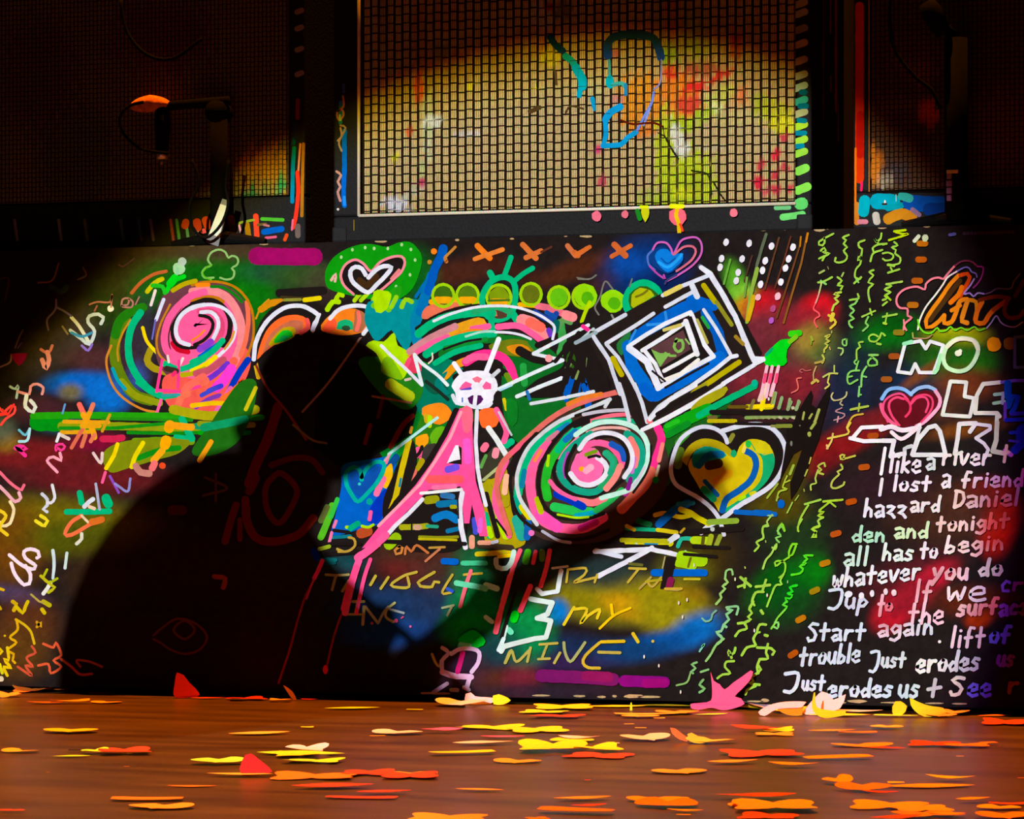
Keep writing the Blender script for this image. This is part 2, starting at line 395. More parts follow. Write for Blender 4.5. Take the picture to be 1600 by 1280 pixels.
def l_(hx, wd, t, **k):
    q = t.split(); P = list(zip(q[::2], q[1::2]))
    for a, b in zip(P, P[1:]): B.stroke(hx, wd, '%s %s %s %s' % (*a, *b), smooth=False, **k)
def c_(hx, wd, t, **k): q = t.split(); l_(hx, wd, t + ' ' + q[0] + ' ' + q[1], **k)
def o_(hx, wd, t, **k): B.stroke(hx, wd, t, closed=True, **k)
W = 'dbe3ee'; MI = 'b8e8dc'; PK = 'ff5c98'; HP = 'ff2f8c'; SA = 'ff6a58'; PS = 'f08a8c'; OR = 'ff8a10'; DO = 'c4641c'; GR = '00a008'; BG = '00d818'; EM = '00b878'; TE = '008e90'
BL = '0060c4'; DB = '0034b8'; YE = 'f2de00'; OL = 'b0aa00'; LG = '92d630'; LI = 'a8e000'; BK = '1c1715'; PU = '8a3cc8'; MG = 'e83cc8'; DG = '005c1c'; LM = '8ccc5a'
A1 = (0, 360, 5); A2 = (300, 360, 5); A3 = (600, 360, 5); A4 = (900, 360, 5); Z7 = 1600 / 220
A5 = (1180, 340, Z7); A6 = (1380, 340, Z7); A7 = (1180, 500, Z7); A8 = (1380, 500, Z7)
B1 = (0, 600, 5); B2 = (480, 600, 5); B3 = (760, 600, 5); B4 = (980, 600, 5); B5 = (1180, 660, Z7); B6 = (1380, 660, Z7); B7 = (0, 840, 5); B8 = (480, 840, 5)
C1 = (760, 840, 5); C2 = (980, 840, 5); C3 = (1180, 820, Z7); C4 = (1380, 820, Z7); C5 = (1180, 940, Z7); C6 = (1380, 940, Z7); K7 = 1600 / 460
C7 = (240, 480, K7); C8 = (240, 740, K7); FU = (0, 0, 1)
ch = B.crop
# ---- wide undercoat patches
B.begin('painted_undercoat', 'broad overlapping patches of green, teal and orange paint, one dark patch deepening the shadow')
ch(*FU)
f_('007c20', '590,600 640,560 720,600 740,660 690,720 640,740 590,700')
f_('00785c', '640,600 690,560 730,590 700,660 650,640')
f_('0e140e', '500,560 590,572 636,600 652,638 642,680 600,704 540,736 490,700', smooth=False)  # dark fill shaped like the cap's shadow, painted to deepen that shade
f_('0a6a20', '790,560 850,540 900,600 900,660 830,700 790,660')
f_('287a10', '640,690 660,650 690,640 660,760 600,800 580,750')
f_('185c18', '1020,700 1100,640 1150,620 1080,700 1040,760')
f_('a89c08', '760,740 790,730 800,800 820,850 760,850')
ch(*A1)
# ---- top left: magenta bar, green glow behind the spiral
B.begin('painted_bar', 'magenta bar along the top edge of the board'); ch(*A2)
s_('96085c', 150, '500 200 700 205 960 205'); s_('a00862', 120, '560 200 800 195 940 200')
B.begin('painted_flower', 'thin lime flower outline above the left spiral'); ch(*A2)
s_('8cc06a', 18, '170 370 100 370 80 330 110 290 150 275 125 230 150 175 210 150 260 170 285 215 310 200 350 210 362 245 345 275 310 295 330 320 320 370 270 385 220 370')
s_('60c020', 14, '150 385 100 365 82 330 115 290 155 270')
# ---- left spiral
B.begin('painted_spiral', 'pink spiral with a white coil at upper left of the board')
ch(*A1)
s_('5c7c08', 95, '980 690 915 800 895 950 920 1080 980 1200 1060 1290 1180 1330'); s_('1e7a0a', 80, '1120 600 1000 650 930 720 900 820')
s_('a09410', 60, '1180 930 1150 1010 1190 1070 1300 1110'); s_('8a9a08', 60, '950 1180 1060 1290 1250 1350')
s_('00a0b0', 30, '880 1080 920 1170 980 1240')
s_('c08a18', 18, '1020 700 960 800 920 920 925 1020'); s_('d08426', 20, '870 900 832 1010 850 1130 900 1240 990 1330 1120 1400 1220 1420')
s_(EM, 62, '1100 640 1035 740 1005 860 1010 1000 1060 1120 1140 1220 1230 1280 1330 1310')
s_('f0d800', 30, '1115 760 1145 860 1200 930 1230 960')
ch(*FU)
f_('6a3a44', '250,470 300,440 360,450 395,500 385,570 330,610 280,600 245,560')
f_('f0584c', '256,590 300,575 370,540 392,560 380,600 345,640 300,648 262,632')
f_(PK, '262,500 280,470 320,452 360,466 380,505 372,552 340,585 300,592 270,572 258,540')
s_('3c2a1c', 6, '268 560 262 530 268 500 284 478'); 
ch(*A2)
s_(PS, 72, '0 480 150 470 270 520 345 620 385 740 385 880 340 1010 290 1100'); s_('f07050', 40, '430 560 440 700 420 860 380 980')
s_('c07808', 40, '0 545 120 525 200 535 240 560')
ch(*A1); s_(PK, 62, '1600 480 1480 520 1370 620 1310 720 1285 830 1300 930 1360 1000 1450 1040')
s_('c08018', 18, '1330 580 1260 720 1225 850 1240 960 1300 1030'); s_('c80828', 46, '1350 880 1390 930 1470 950')
ch(*A2)
s_('c07808', 22, '0 430 100 405 220 405 330 440 410 510 460 600 480 700 478 840 440 960 400 1040'); s_('d09018', 16, '500 690 540 600 600 540'); s_('107c10', 26, '150 440 240 445 330 500 390 560')
s_(OR, 36, '40 430 130 425')
s_(BK, 44, '0 580 110 545 200 565 270 630 300 720 285 830 240 900'); s_(W, 30, '0 612 60 590 150 580 240 605 305 660 338 740 332 820 290 900 210 980')
s_('d09a20', 16, '255 930 310 850 330 790'); s_('e04878', 60, '60 640 160 640 225 720 220 820 150 900')
s_(PK, 120, '40 700 80 740 30 800'); s_(W, 34, '70 640 150 640 200 690 205 760 165 850'); s_(BK, 30, '60 665 130 680 165 730 145 800 90 860 20 895')
ch(*A1); s_(BK, 30, '1600 560 1480 590 1385 680 1345 780 1365 870 1430 915 1530 915 1590 900')
s_(W, 36, '1600 580 1510 600 1430 650 1385 720 1375 800 1410 870 1480 895'); s_('ff8a10', 16, '1500 860 1560 820 1600 780')
ch(*A2); s_(PU, 60, '60 930 110 900 150 870'); s_(BL, 40, '60 990 130 940 220 880'); s_(EM, 52, '240 860 180 930 90 995 0 1030'); s_(YE, 44, '185 990 90 1060 0 1095')
ch(*A1); s_(EM, 50, '1600 1000 1510 1050 1400 1085 1280 1040'); s_(OL, 40, '1600 1080 1500 1120 1420 1130')
s_('e8e0d0', 22, '1310 980 1320 1030'); s_('e8e0d0', 24, '1430 1000 1400 1060')
ch(*A2); s_('c05060', 60, '250 1010 130 1090 30 1120'); s_('f06048', 70, '330 1020 250 1130 150 1230 60 1270')
s_('6a30c8', 46, '280 1040 190 1120 100 1180'); s_('ff3ad0', 90, '310 1080 250 1170 190 1230'); s_(DB, 56, '440 1010 370 1110 300 1240'); s_('3838d0', 44, '230 1215 130 1255')
s_('ff4a20', 60, '360 1250 390 1180 380 1290')
ch(*C7); s_('f06a50', 60, '150 480 200 430 280 400'); s_('7838b0', 26, '230 545 300 500 360 480'); s_('e060b0', 30, '340 575 380 500 420 440'); s_('ff7028', 50, '380 500 430 470 460 440'); s_('3a46c8', 26, '260 480 340 440')
# ladder
B.begin('painted_ladder', 'pink ladder strokes hanging under the left spiral'); ch(*B1)
l_('ff3a90', 26, '1270 -190 1225 60'); l_('ff3a90', 26, '1400 -180 1390 30'); l_('ff3a90', 28, '1230 50 1400 60 1560 20'); l_('ff60a0', 26, '1265 110 1225 230'); s_('3a2a20', 50, '1300 -120 1380 -100'); s_('ff2a70', 34, '1350 -70 1370 -90')
l_(EM, 30, '1070 -10 1160 60 1280 110 1400 90'); s_(SA, 60, '1440 60 1500 0 1590 -60'); s_('f07050', 60, '1380 200 1420 100 1470 80'); s_('30a0a0', 26, '1270 90 1400 85')
ch(*A1); l_('e8dcd0', 26, '1215 470 1180 585'); l_('d8e4f4', 30, '1280 540 1220 700'); l_('6a6ac8', 14, '1215 700 1190 850')
s_('c06030', 30, '1030 490 1100 410 1200 345 1300 320'); s_('c8c000', 40, '1150 480 1210 410 1270 380'); s_(BG, 70, '1330 420 1370 370'); s_(BG, 40, '1300 480 1350 400 1440 360'); s_('20c020', 36, '1190 430 1270 440 1290 490')
s_('b8a800', 40, '1350 470 1440 420 1530 395'); d_('a0d8a0', 50, '1400 300'); d_('b0c8b8', 35, '1425 245'); s_('90d0a0', 26, '1385 340 1390 300')
# green bands
B.begin('painted_band', 'green and yellow horizontal bands left of the middle'); ch(*B1)
s_('009010', 150, '290 300 480 305'); s_('20a008', 60, '260 250 600 245 1100 250 1600 250'); s_('8a9c08', 70, '480 330 900 330 1300 340 1560 340')
l_('109010', 30, '470 345 900 345 1400 300'); s_('0a8a10', 30, '1000 380 1300 385 1600 380'); l_('208a10', 26, '800 270 1500 285'); s_('6a9c08', 60, '1050 450 1300 440 1500 450')
f_('7a8a08', '800,560 900,470 1100,430 1300,430 1500,430 1400,540 1200,600 1000,660 860,690'); s_('0a8a10', 50, '1080 580 1250 520 1400 500'); s_('0a8a10', 60, '1420 250 1600 250')
s_('109868', 60, '1540 330 1640 330'); s_(GR, 30, '1560 250 1700 240'); s_('20a010', 50, '1600 260 1900 270 2050 260'); s_('8a9a08', 50, '1560 310 1750 320 1980 320'); s_(GR, 40, '1560 380 1750 400 1950 380')
s_('f0a800', 90, '1330 320 1320 350'); s_('f0a800', 90, '1300 440 1290 480'); s_('f0a810', 60, '1270 520 1200 600'); s_('f07070', 60, '1210 620 1190 660')
s_(EM, 60, '1420 270 1460 350 1500 430'); s_(EM, 36, '1370 410 1470 420'); d_('e04a20', 26, '1270 640')
s_('f0d800', 36, '920 470 890 560 830 660'); s_('ff5a90', 26, '825 690 800 770'); s_('e0d400', 40, '1120 460 1060 560 1030 650'); s_('c08070', 60, '1060 640 1100 690 1170 700')
s_('c8204a', 60, '800 430 900 430 960 420')
ch(*FU); s_('a8a808', 16, '270 640 330 650 400 640'); s_('e8c000', 8, '300 634 340 630 380 636'); s_('f0a010', 12, '262 664 300 668'); f_('1c6a10', '372,600 400,596 396,640 372,690 330,712 300,706 330,660'); s_('c8c010', 7, '400 606 384 640'); s_('d8b010', 8, '398 560 404 590'); s_('0a9a60', 14, '318 668 352 662 384 655'); s_('f0a010', 9, '330 690 312 720'); f_('1e7a14', '560,566 600,560 660,600 640,640 600,620'); s_('a8c010', 20, '610 600 640 620')
B.begin('painted_asterisk', 'orange asterisk with salmon tips on the green band'); ch(*B1)
s_('e0a010', 34, '500 295 850 300'); s_('e0a010', 34, '480 380 700 375'); s_(SA, 46, '620 160 660 240'); s_('e8a010', 50, '650 240 720 350 740 420'); s_('e07858', 40, '730 160 700 230'); s_('e8a010', 44, '700 230 650 350'); s_('d86a48', 34, '650 350 600 430 560 500')
s_('e07850', 36, '670 400 640 490'); s_('e07850', 36, '740 400 710 450'); s_('e0a010', 40, '640 330 780 330'); s_('d09818', 26, '860 240 800 370')
# left side scribbles
B.begin('handwriting', 'white and pastel handwriting running down the left edge'); ch(*A1)
s_('e0e4d8', 30, '560 680 620 750 700 880'); s_('c8d8e0', 30, '550 780 640 850 700 890 740 790 690 720 700 670 770 655 810 680 790 730'); d_('e8ead8', 26, '865 612'); s_('3a90c8', 24, '560 800 640 830 720 800'); s_('8a6ac8', 22, '640 900 690 940 720 890')
s_('6a5ab8', 16, '440 540 440 600 420 640 370 700 380 780'); s_('6a5ab8', 16, '440 600 500 630 560 670'); s_('c07a6a', 14, '700 580 760 560 860 560 875 500 870 600'); s_('b0685a', 14, '740 630 760 590')
s_('b07a68', 16, '950 590 960 540 1000 530 1040 560 1030 600 980 600 950 590 1000 580 1010 540'); s_('b07a68', 12, '1060 580 1090 520'); s_('d07868', 26, '320 930 380 960 410 900'); s_('e89088', 40, '330 1010 360 1080 385 1010 370 950')
s_('8a7a50', 16, '490 750 530 810'); s_('6a6850', 12, '180 780 150 840 120 920'); s_('8a7090', 14, '90 970 80 1030 0 1070'); s_('50408a', 12, '140 920 170 880')
s_('8a5a20', 14, '300 410 410 390 460 260'); s_('5a4a30', 14, '650 290 675 350 610 385'); s_('4a2a10', 14, '0 380 70 380 40 550'); s_('5a3a50', 12, '930 270 970 280 1050 220'); s_('2a4a28', 50, '400 440 480 480 520 440')
ch(*A1); f_('8a0868', '90 970 150 960 215 965 200 1010 150 1060 110 1020')
ch(*B1); s_('a8c8d0', 22, '80 20 120 40 145 10 130 110'); s_('e09090', 24, '140 60 230 80 240 20 290 0 340 30 330 80'); s_('d8dcd4', 34, '210 90 200 180 260 220 280 180 240 130')
s_('ff4a4a', 22, '0 190 30 220 90 170 120 180 110 230 50 270 10 320'); s_('ff3a3a', 18, '20 200 60 240 110 160'); s_('ff3a3a', 30, '0 240 50 230'); s_('5a9ac8', 18, '510 160 490 230')
s_('60b8c8', 22, '150 360 200 400 235 350'); s_('a8e0e0', 24, '235 350 215 440 150 450'); s_(HP, 34, '120 500 170 520 210 500 130 490 200 560'); s_('e0e8e8', 26, '465 390 445 450'); s_('d8c8b8', 30, '480 400 540 430')
s_('ff3a90', 22, '440 520 440 480 490 470 510 490 480 520 450 500'); s_('f0a0b0', 26, '470 540 480 600 420 570 370 600 450 690'); s_('e0c8c0', 26, '730 540 790 620 800 540')
s_('f06a80', 26, '0 690 90 780 170 830 190 790'); s_('e8a8b0', 30, '0 800 60 860 120 920 165 890 150 850'); s_('e8d8a0', 28, '80 920 110 980 80 1090 20 1110 0 1080'); s_('e8c820', 30, '0 990 50 1030 0 1120 60 1180')
s_('c8d0d8', 30, '330 860 370 900 370 950 340 980 370 1000'); s_('d8dce0', 26, '410 790 430 890 400 930 370 930'); s_('e8d820', 32, '280 1070 350 1110 375 1070 320 1030')
s_('8a4ac0', 22, '860 720 930 850'); s_('8a8ac8', 22, '1020 740 1000 840 930 800 900 780')
B.begin('painted_sign', 'emerald and orange sign strokes left of the shadow'); ch(*B1)
s_(EM, 52, '625 850 640 930'); s_(EM, 50, '520 1000 700 1000 860 995'); s_(EM, 80, '830 890 850 940'); s_('d0d8e0', 40, '660 960 700 920 730 900'); s_('a8b0c8', 24, '750 780 780 980'); s_('e8c8a8', 30, '700 960 740 975')
s_('f07040', 34, '640 1030 560 1080 510 1170 560 1180 700 1100 770 1070'); s_('e8d0a8', 22, '640 1030 690 1080'); s_('d8d8c0', 30, '640 1170 640 1210 600 1250'); s_('d06a20', 60, '720 1080 800 1060')
B.begin('handwriting', 'white and yellow handwriting low on the left edge'); ch(*B7)
s_('f0dce8', 32, '75 135 150 200 220 240 270 245 280 220 200 160 190 110 240 90 300 110 310 150 290 160'); s_('f0dce8', 32, '90 200 120 290 190 370 230 360 240 290 200 220')
s_('c8e0e0', 30, '415 100 425 200 415 320', taper=.2); s_('c8e0d8', 26, '525 120 510 240'); s_('e0e8d8', 34, '400 350 370 400 340 440'); s_('a8b810', 22, '370 250 340 320 390 350 450 320'); s_('b8b810', 26, '320 300 400 370 430 390 380 430'); s_('b8b010', 40, '340 500 390 530')
s_('b0a040', 18, '245 445 310 500 340 510'); s_('c8b008', 34, '330 560 350 590'); s_('c8a808', 34, '100 500 130 520 110 570'); s_('d0b808', 30, '130 540 180 590 200 540 220 500')
s_('c89810', 24, '290 660 320 700 320 660 290 700'); s_('d0b010', 22, '125 640 190 680 240 730 260 790 270 830'); s_('d8a808', 22, '130 640 140 720 80 780 130 820 60 880 110 910 100 960 120 980'); s_('e0c008', 26, '60 860 70 960 30 950 90 1020 30 1010 60 1080')
s_('e0c008', 24, '0 870 20 890 0 910'); d_('d8b008', 9, '40 768'); s_('e0b808', 24, '0 400 30 410'); s_('d8d010', 26, '0 990 20 1060'); s_('c8a808', 20, '0 540 10 560'); d_('d8c8a0', 22, '10 1105')
s_('c85030', 22, '250 850 280 900 210 940 260 1010 200 1000 250 1080 140 1010'); s_('d85830', 22, '340 830 420 860 440 820 480 920 420 960 480 1010 400 1060 380 990 300 1000'); s_('d85830', 22, '480 950 560 1010 630 1070 720 1065'); s_('c85830', 20, '630 1010 600 960 700 970 800 1010')
# hidden in the shadow: eye, hearts, A/O strokes, reds dimmed to paint in the shade
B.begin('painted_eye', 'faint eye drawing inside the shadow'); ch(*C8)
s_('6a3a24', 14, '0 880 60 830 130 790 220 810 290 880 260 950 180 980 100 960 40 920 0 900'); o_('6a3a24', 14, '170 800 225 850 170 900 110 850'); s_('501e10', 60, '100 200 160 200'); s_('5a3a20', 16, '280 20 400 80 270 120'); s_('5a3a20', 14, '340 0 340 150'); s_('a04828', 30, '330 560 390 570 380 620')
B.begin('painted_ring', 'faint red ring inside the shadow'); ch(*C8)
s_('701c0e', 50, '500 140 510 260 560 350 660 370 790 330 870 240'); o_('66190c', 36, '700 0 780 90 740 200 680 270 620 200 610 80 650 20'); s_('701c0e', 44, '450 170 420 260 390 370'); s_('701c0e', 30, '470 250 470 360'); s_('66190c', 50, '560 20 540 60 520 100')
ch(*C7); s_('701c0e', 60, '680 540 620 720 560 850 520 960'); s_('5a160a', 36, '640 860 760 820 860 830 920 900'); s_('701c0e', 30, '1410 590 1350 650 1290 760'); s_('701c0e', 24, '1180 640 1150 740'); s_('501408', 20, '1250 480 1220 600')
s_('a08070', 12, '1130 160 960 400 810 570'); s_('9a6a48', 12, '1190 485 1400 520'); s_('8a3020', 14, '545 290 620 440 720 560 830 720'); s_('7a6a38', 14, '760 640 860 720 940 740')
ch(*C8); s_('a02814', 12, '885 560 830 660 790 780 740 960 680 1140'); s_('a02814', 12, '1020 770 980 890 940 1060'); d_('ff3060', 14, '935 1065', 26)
# ---- arches over the shadow's head
for nm, dx in (('painted_rainbow', 0),):
    B.begin(nm, 'orange half heart with green core and white arch, left of the pair above the head'); ch(*A2)
    s_('d08808', 60, '540 620 620 570 700 560'); f_(BK, '480,1060 490,850 560,680 700,560 850,530 980,570 1030,650 1000,780 900,820 700,900 560,980'); s_(BK, 70, '680 490 850 480 1030 470'); s_('3a3018', 20, '700 520 900 530'); s_('8a9030', 26, '720 545 850 540'); s_('e0d000', 40, '880 545 1000 530')
    f_('ff6a28', '510,1010 540,880 600,760 700,680 820,660 900,690 920,750 880,800 780,820 640,900 560,960'); f_('c06a48', '560,960 600,830 700,740 800,700 870,720 850,790 740,830 620,900'); f_('b8a000', '600,900 650,820 720,760 800,760 800,830 700,880'); f_('10c020', '640,880 670,820 720,780 780,790 790,830 740,860'); f_('10a850', '680,860 710,820 760,830 730,870')
    s_('e85048', 40, '900 700 910 760 850 800'); s_(W, 38, '485 1010 500 880 560 750 640 660 740 600 850 590 930 620 990 670 960 730 945 780'); s_(W, 24, '1000 655 985 700 945 790')
B.begin('painted_rainbow', 'orange half heart with teal core and white arch, right of the pair above the head'); ch(*A2)
f_(BK, '1000,780 1010,660 1080,590 1200,545 1320,550 1420,600 1440,680 1400,820 1200,830'); f_('f08018', '1010,780 1040,700 1120,640 1240,610 1340,640 1370,700 1340,790 1180,820'); f_('ff5a30', '1020,790 1060,710 1120,690 1140,740 1100,790'); f_('a86a40', '1280,620 1350,650 1370,710 1330,790 1260,790 1270,700'); s_('ff7060', 34, '1300 640 1310 700 1290 780'); f_('10b070', '1130,770 1140,720 1200,695 1260,720 1260,775'); d_('2a4a30', 34, '1205 765', 22)
s_(W, 36, '1080 690 1150 620 1260 590 1370 600 1410 660 1390 740 1340 810')
# ---- green cloud heart top
B.begin('painted_heart', 'white and pink heart on a green cloud at the top edge'); ch(*A2)
f_('0a980a', '1050,430 1045,320 1100,220 1200,150 1320,110 1420,110 1530,130 1600,100 1700,90 1770,150 1800,220 1780,330 1740,430 1680,500 1560,560 1400,540 1200,500 1100,470')
for p in ('1255 152', '1355 135', '1425 142', '1532 142', '1168 210', '1640 112', '1712 150', '1745 232', '1705 348', '1597 440'): d_('a8d890', 11, p, 14)
s_(LI, 40, '1120 560 1150 500 1180 510'); s_(LI, 44, '1060 620 1100 560 1150 560'); s_('a8d810', 36, '1270 550 1310 500'); s_('a8d810', 36, '1320 550 1370 500'); s_('98d010', 70, '1430 540 1500 580 1560 540 1600 510'); s_('a8d820', 40, '1540 640 1500 610 1460 590'); f_('20a010', '1480,560 1580,450 1640,440 1620,540 1540,600')
f_(BK, '1370,500 1270,500 1190,420 1175,340 1210,260 1280,225 1360,270 1410,320 1480,240 1560,210 1640,220 1660,280 1620,360 1560,420 1470,490')
s_('f08a98', 22, '1265 500 1190 430 1165 350 1200 270 1275 230 1340 260 1400 320 1470 250 1560 210 1640 205 1665 250 1640 320 1580 380 1500 450 1430 500'); s_('e08080', 26, '1620 310 1560 380')
s_('402810', 60, '1310 390 1370 430 1440 360'); s_(W, 38, '1360 350 1330 300 1280 285 1240 320 1250 390 1310 450 1380 485 1440 430 1510 360 1560 290 1500 280 1440 310 1380 370')
s_('e0b0a0', 24, '1090 390 1125 340 1120 400')
# ---- blue slash, teal mass
B.begin('painted_slash', 'blue slash fading to teal near the top edge'); ch(*A3)
f_('008e94', '-120,560 0,560 100,540 260,540 330,600 300,700 230,830 180,940 110,860 60,780 0,830 -60,870 -110,800 -150,700'); f_(LI, '0,870 80,800 110,900 180,940 200,1050 150,1160 60,1140 0,1080 -60,960 -140,900 -80,860'); f_('78b808', '0,1000 60,1000 150,1160 60,1150 -20,1100'); s_('70c810', 50, '-80 590 -20 560 40 620'); s_('90d010', 40, '60 600 100 520'); s_('90d010', 40, '140 600 170 540 220 560')
f_(LI, '-80,480 0,470 60,500 20,620 -60,640'); s_('0080a8', 90, '260 870 250 700 300 560'); s_('0070b0', 90, '290 640 330 500 380 350'); s_('0058b8', 76, '350 480 400 300 450 200 465 140'); s_('006cb0', 30, '250 520 330 400')
# orange X marks
B.begin('painted_cross_mark', 'row of orange X marks along the top edge'); ch(*A3)
s_('e87a18', 50, '730 120 830 220'); s_('e08030', 40, '710 225 930 150'); s_('d07030', 48, '1085 110 1190 220'); s_('d07030', 44, '1110 215 1230 160'); s_('5a3020', 20, '1230 170 1310 130'); s_('c87040', 44, '1435 120 1500 200'); s_('c87040', 40, '1500 200 1590 140'); d_('f08018', 24, '392 165'); s_('b87830', 34, '490 245 480 220'); s_('c08030', 24, '480 210 560 130'); d_('c08020', 18, '358 248')
ch(*A4); s_('c8642c', 44, '20 200 -10 170'); s_('d06a28', 36, '0 190 110 130'); s_('c8642c', 54, '300 110 390 200'); s_('c8642c', 40, '280 205 430 120'); 
ch(*A3); s_('8a2a10', 8, '480 250 500 230')
l_('706858', 12, '1510 370 1600 385')
# ---- bead row
B.begin('painted_bead_row', 'row of lime beads under the orange X marks'); ch(*A3)
f_('e07050', '300,690 330,600 480,560 640,580 560,640 420,680'); s_('f0a800', 50, '370 560 560 540 760 560'); s_('e8b000', 40, '1060 580 1200 590'); s_('e06a80', 60, '1200 590 1300 610 1400 650')
for cx, cy, r, fill in ((465, 510, 80, '3a6a10'), (655, 510, 82, '507a10'), (900, 525, 90, '7a9c08'), (1150, 500, 78, '607010'), (1368, 525, 78, '60c010'), (1565, 520, 84, '80d010')):
    d_(fill, r * .9, '%g %g' % (cx, cy), r * .95); s_('e8a808', 60, '%g %g %g %g' % (cx - 50, cy + 35, cx + 50, cy + 35)) if cx < 1000 else None
    o_('98d008', 26, ' '.join('%g %g' % (cx + r * 1.05 * math.cos(i * .7854), cy + r * 1.1 * math.sin(i * .7854)) for i in range(8)))
s_('40701a', 20, '820 550 980 545')
ch(*A4)
for cx, cy, rx, ry in ((80, 510, 88, 92), (290, 550, 92, 92)):
    d_('8cd808', rx, '%g %g' % (cx, cy), ry); d_('50b008', 50, '%g %g' % (cx + 10, cy + 20), 50)
s_('b0d800', 32, '110 560 75 640 45 715')
o_(EM, 62, '530 410 630 460 660 560 600 650 510 680 420 640 390 560 430 460'); d_('2a6010', 120, '530 550', 115); d_('a8b808', 98, '525 545', 96); s_('208a38', 26, '450 620 560 560 620 520'); s_('707010', 20, '470 520 520 500 560 470')
s_('707468', 14, '180 660 150 600 190 520 230 400 290 460'); s_('707468', 14, '20 380 110 380 160 350'); s_('607468', 14, '420 440 440 380'); s_('808880', 16, '280 660 300 700')
# emerald sun ring
B.begin('painted_sun_ring', 'emerald oval ring with short rays at the top'); ch(*A3)
s_(EM, 52, '780 620 770 520 830 410 930 365 1010 400 1030 500 1010 620 960 680 870 700 800 660 780 600'); s_(EM, 46, '940 360 970 280 995 210'); s_(EM, 44, '1030 390 1090 340 1165 295'); s_(EM, 56, '830 330 850 370'); s_(EM, 50, '840 700 850 780'); s_(EM, 60, '1000 640 1040 700')
# ---- concentric arches
B.begin('painted_arches', 'nested arches of emerald, orange and pink over the flower head'); ch(*A3)
f_('503828', '830,640 900,620 970,640 960,680 880,690'); f_('d06a40', '800,640 880,630 890,670 820,670')
f_('e0a018', '180,980 300,880 500,760 740,680 800,720 820,780 600,810 400,880 250,980'); s_('c8848a', 60, '200 950 330 860 450 800 560 750'); s_(BK, 40, '260 770 400 680 560 620 740 590')
s_(EM, 74, '270 810 380 730 520 670 740 640 850 650'); s_('20a868', 50, '700 640 870 600 990 640'); s_(PS, 110, '1080 700 1180 740 1270 840'); s_(SA, 90, '1140 720 1230 760'); s_('1a40a0', 50, '1180 640 1300 700 1350 650'); s_('6a30c0', 50, '1290 780 1320 860')
s_(PK, 52, '690 770 820 750'); s_(PK, 56, '890 755 1040 745 1150 800 1280 900'); s_(PK, 46, '260 950 380 880 500 830'); s_('ff8010', 40, '560 830 680 790 760 790')
s_('107020', 80, '460 970 700 860 900 850 1100 870'); s_(EM, 70, '330 970 460 890 640 830 860 805'); s_(EM, 50, '400 1040 560 950 760 900'); s_('0a9030', 40, '480 920 800 850'); s_(BK, 20, '470 930 640 870 760 850')
f_('6a7a10', '820,900 1000,850 1150,880 1180,960 1080,990 900,960'); f_('d88810', '960,910 1080,890 1150,940 1100,990 1000,960'); s_('107830', 60, '1150 870 1230 960')
s_('e8e0c0', 12, '380 960 380 1010 350 1040')
s_('e09a10', 66, '480 1140 560 1060 640 1020'); s_(HP, 76, '640 1030 760 970 900 980 980 1050 1015 1150'); s_(BK, 60, '560 1150 700 1080 850 1060 950 1120'); s_('20a040', 60, '1090 1060 1100 1200'); s_('608a10', 50, '960 1130 1000 1200'); s_(PK, 60, '640 1020 700 990 800 990')
s_(BK, 80, '1060 940 1180 1000 1320 1020'); s_(BK, 50, '1200 900 1400 820 1560 740'); s_('38a048', 70, '1380 960 1400 880 1380 720'); s_('5a9a50', 50, '1360 760 1400 700 1460 720'); s_(PS, 80, '1420 660 1480 680'); s_('006058', 60, '1340 780 1350 720'); s_('1050a8', 40, '1270 640 1340 680')
s_(W, 24, '390 710 520 655 700 605 880 590 1050 605 1200 655 1290 710 1335 760 1320 850'); s_(W, 22, '870 795 980 800 1080 820 1150 850'); s_('a0d8c8', 20, '640 830 760 795 870 790')
# zigzags
B.begin('painted_zigzag', 'white zigzag left of the flower head'); ch(*A3)
f_('d83858', '160,1080 190,1000 240,960 280,1000 300,1100 250,1120'); s_('ff4a78', 40, '200 1010 170 1070'); f_('0a5a40', '300,1060 420,1120 500,1240 400,1280 320,1220'); f_('007c70', '500,1100 460,1200 520,1280 430,1280 400,1180')
s_('182a20', 30, '330 1180 420 1250 500 1320'); s_(W, 28, '-20 900 60 980 170 1080 300 1210', jit=.1); s_('d8ecec', 30, '300 1210 275 1110 240 980'); s_('d8ecec', 30, '240 970 300 1040 420 1130 500 1210'); s_('c8b8a8', 24, '170 1170 210 1160')
B.begin('painted_zigzag', 'white lightning zigzag right of the flower head'); ch(*A3)
f_(BK, '1400,900 1560,780 1640,800 1700,980 1760,1300 1500,1300 1100,1300 1180,1180 1400,1060'); f_('2a5a10', '1420,1020 1460,940 1500,1000 1480,1080'); s_('7a9850', 34, '1430 1080 1470 1020'); s_('7a9850', 22, '1580 1000 1570 1080'); s_('7a9850', 22, '1520 1100 1500 1160')
l_('d8e8ee', 32, '1600 740 1170 965'); l_('d8e8ee', 30, '1170 965 1400 1015'); l_('d8ecf0', 32, '1400 1015 1180 1110 900 1240'); l_('d8ecee', 34, '1390 1155 1200 1230 1040 1300'); d_('f8a0a0', 30, '1290 1000'); s_(HP, 36, '1555 750 1600 780'); s_('b8d0d0', 26, '1510 880 1560 840 1640 770')
ch(*FU); s_('0058c0', 9, '885 625 895 590'); s_('0058c0', 12, '905 630 915 596 920 635')
for a in ('868 565 905 520', '880 600 900 530', '895 590 925 520', '910 620 915 540', '890 560 930 600', '925 610 905 550'): l_(BK, 7, a)
ch(*B3); l_('d0dee4', 30, '350 155 600 110 840 60'); s_('0058b8', 40, '620 80 640 20'); s_('0058b8', 40, '770 50 760 10'); s_('2070b0', 30, '320 60 340 120')
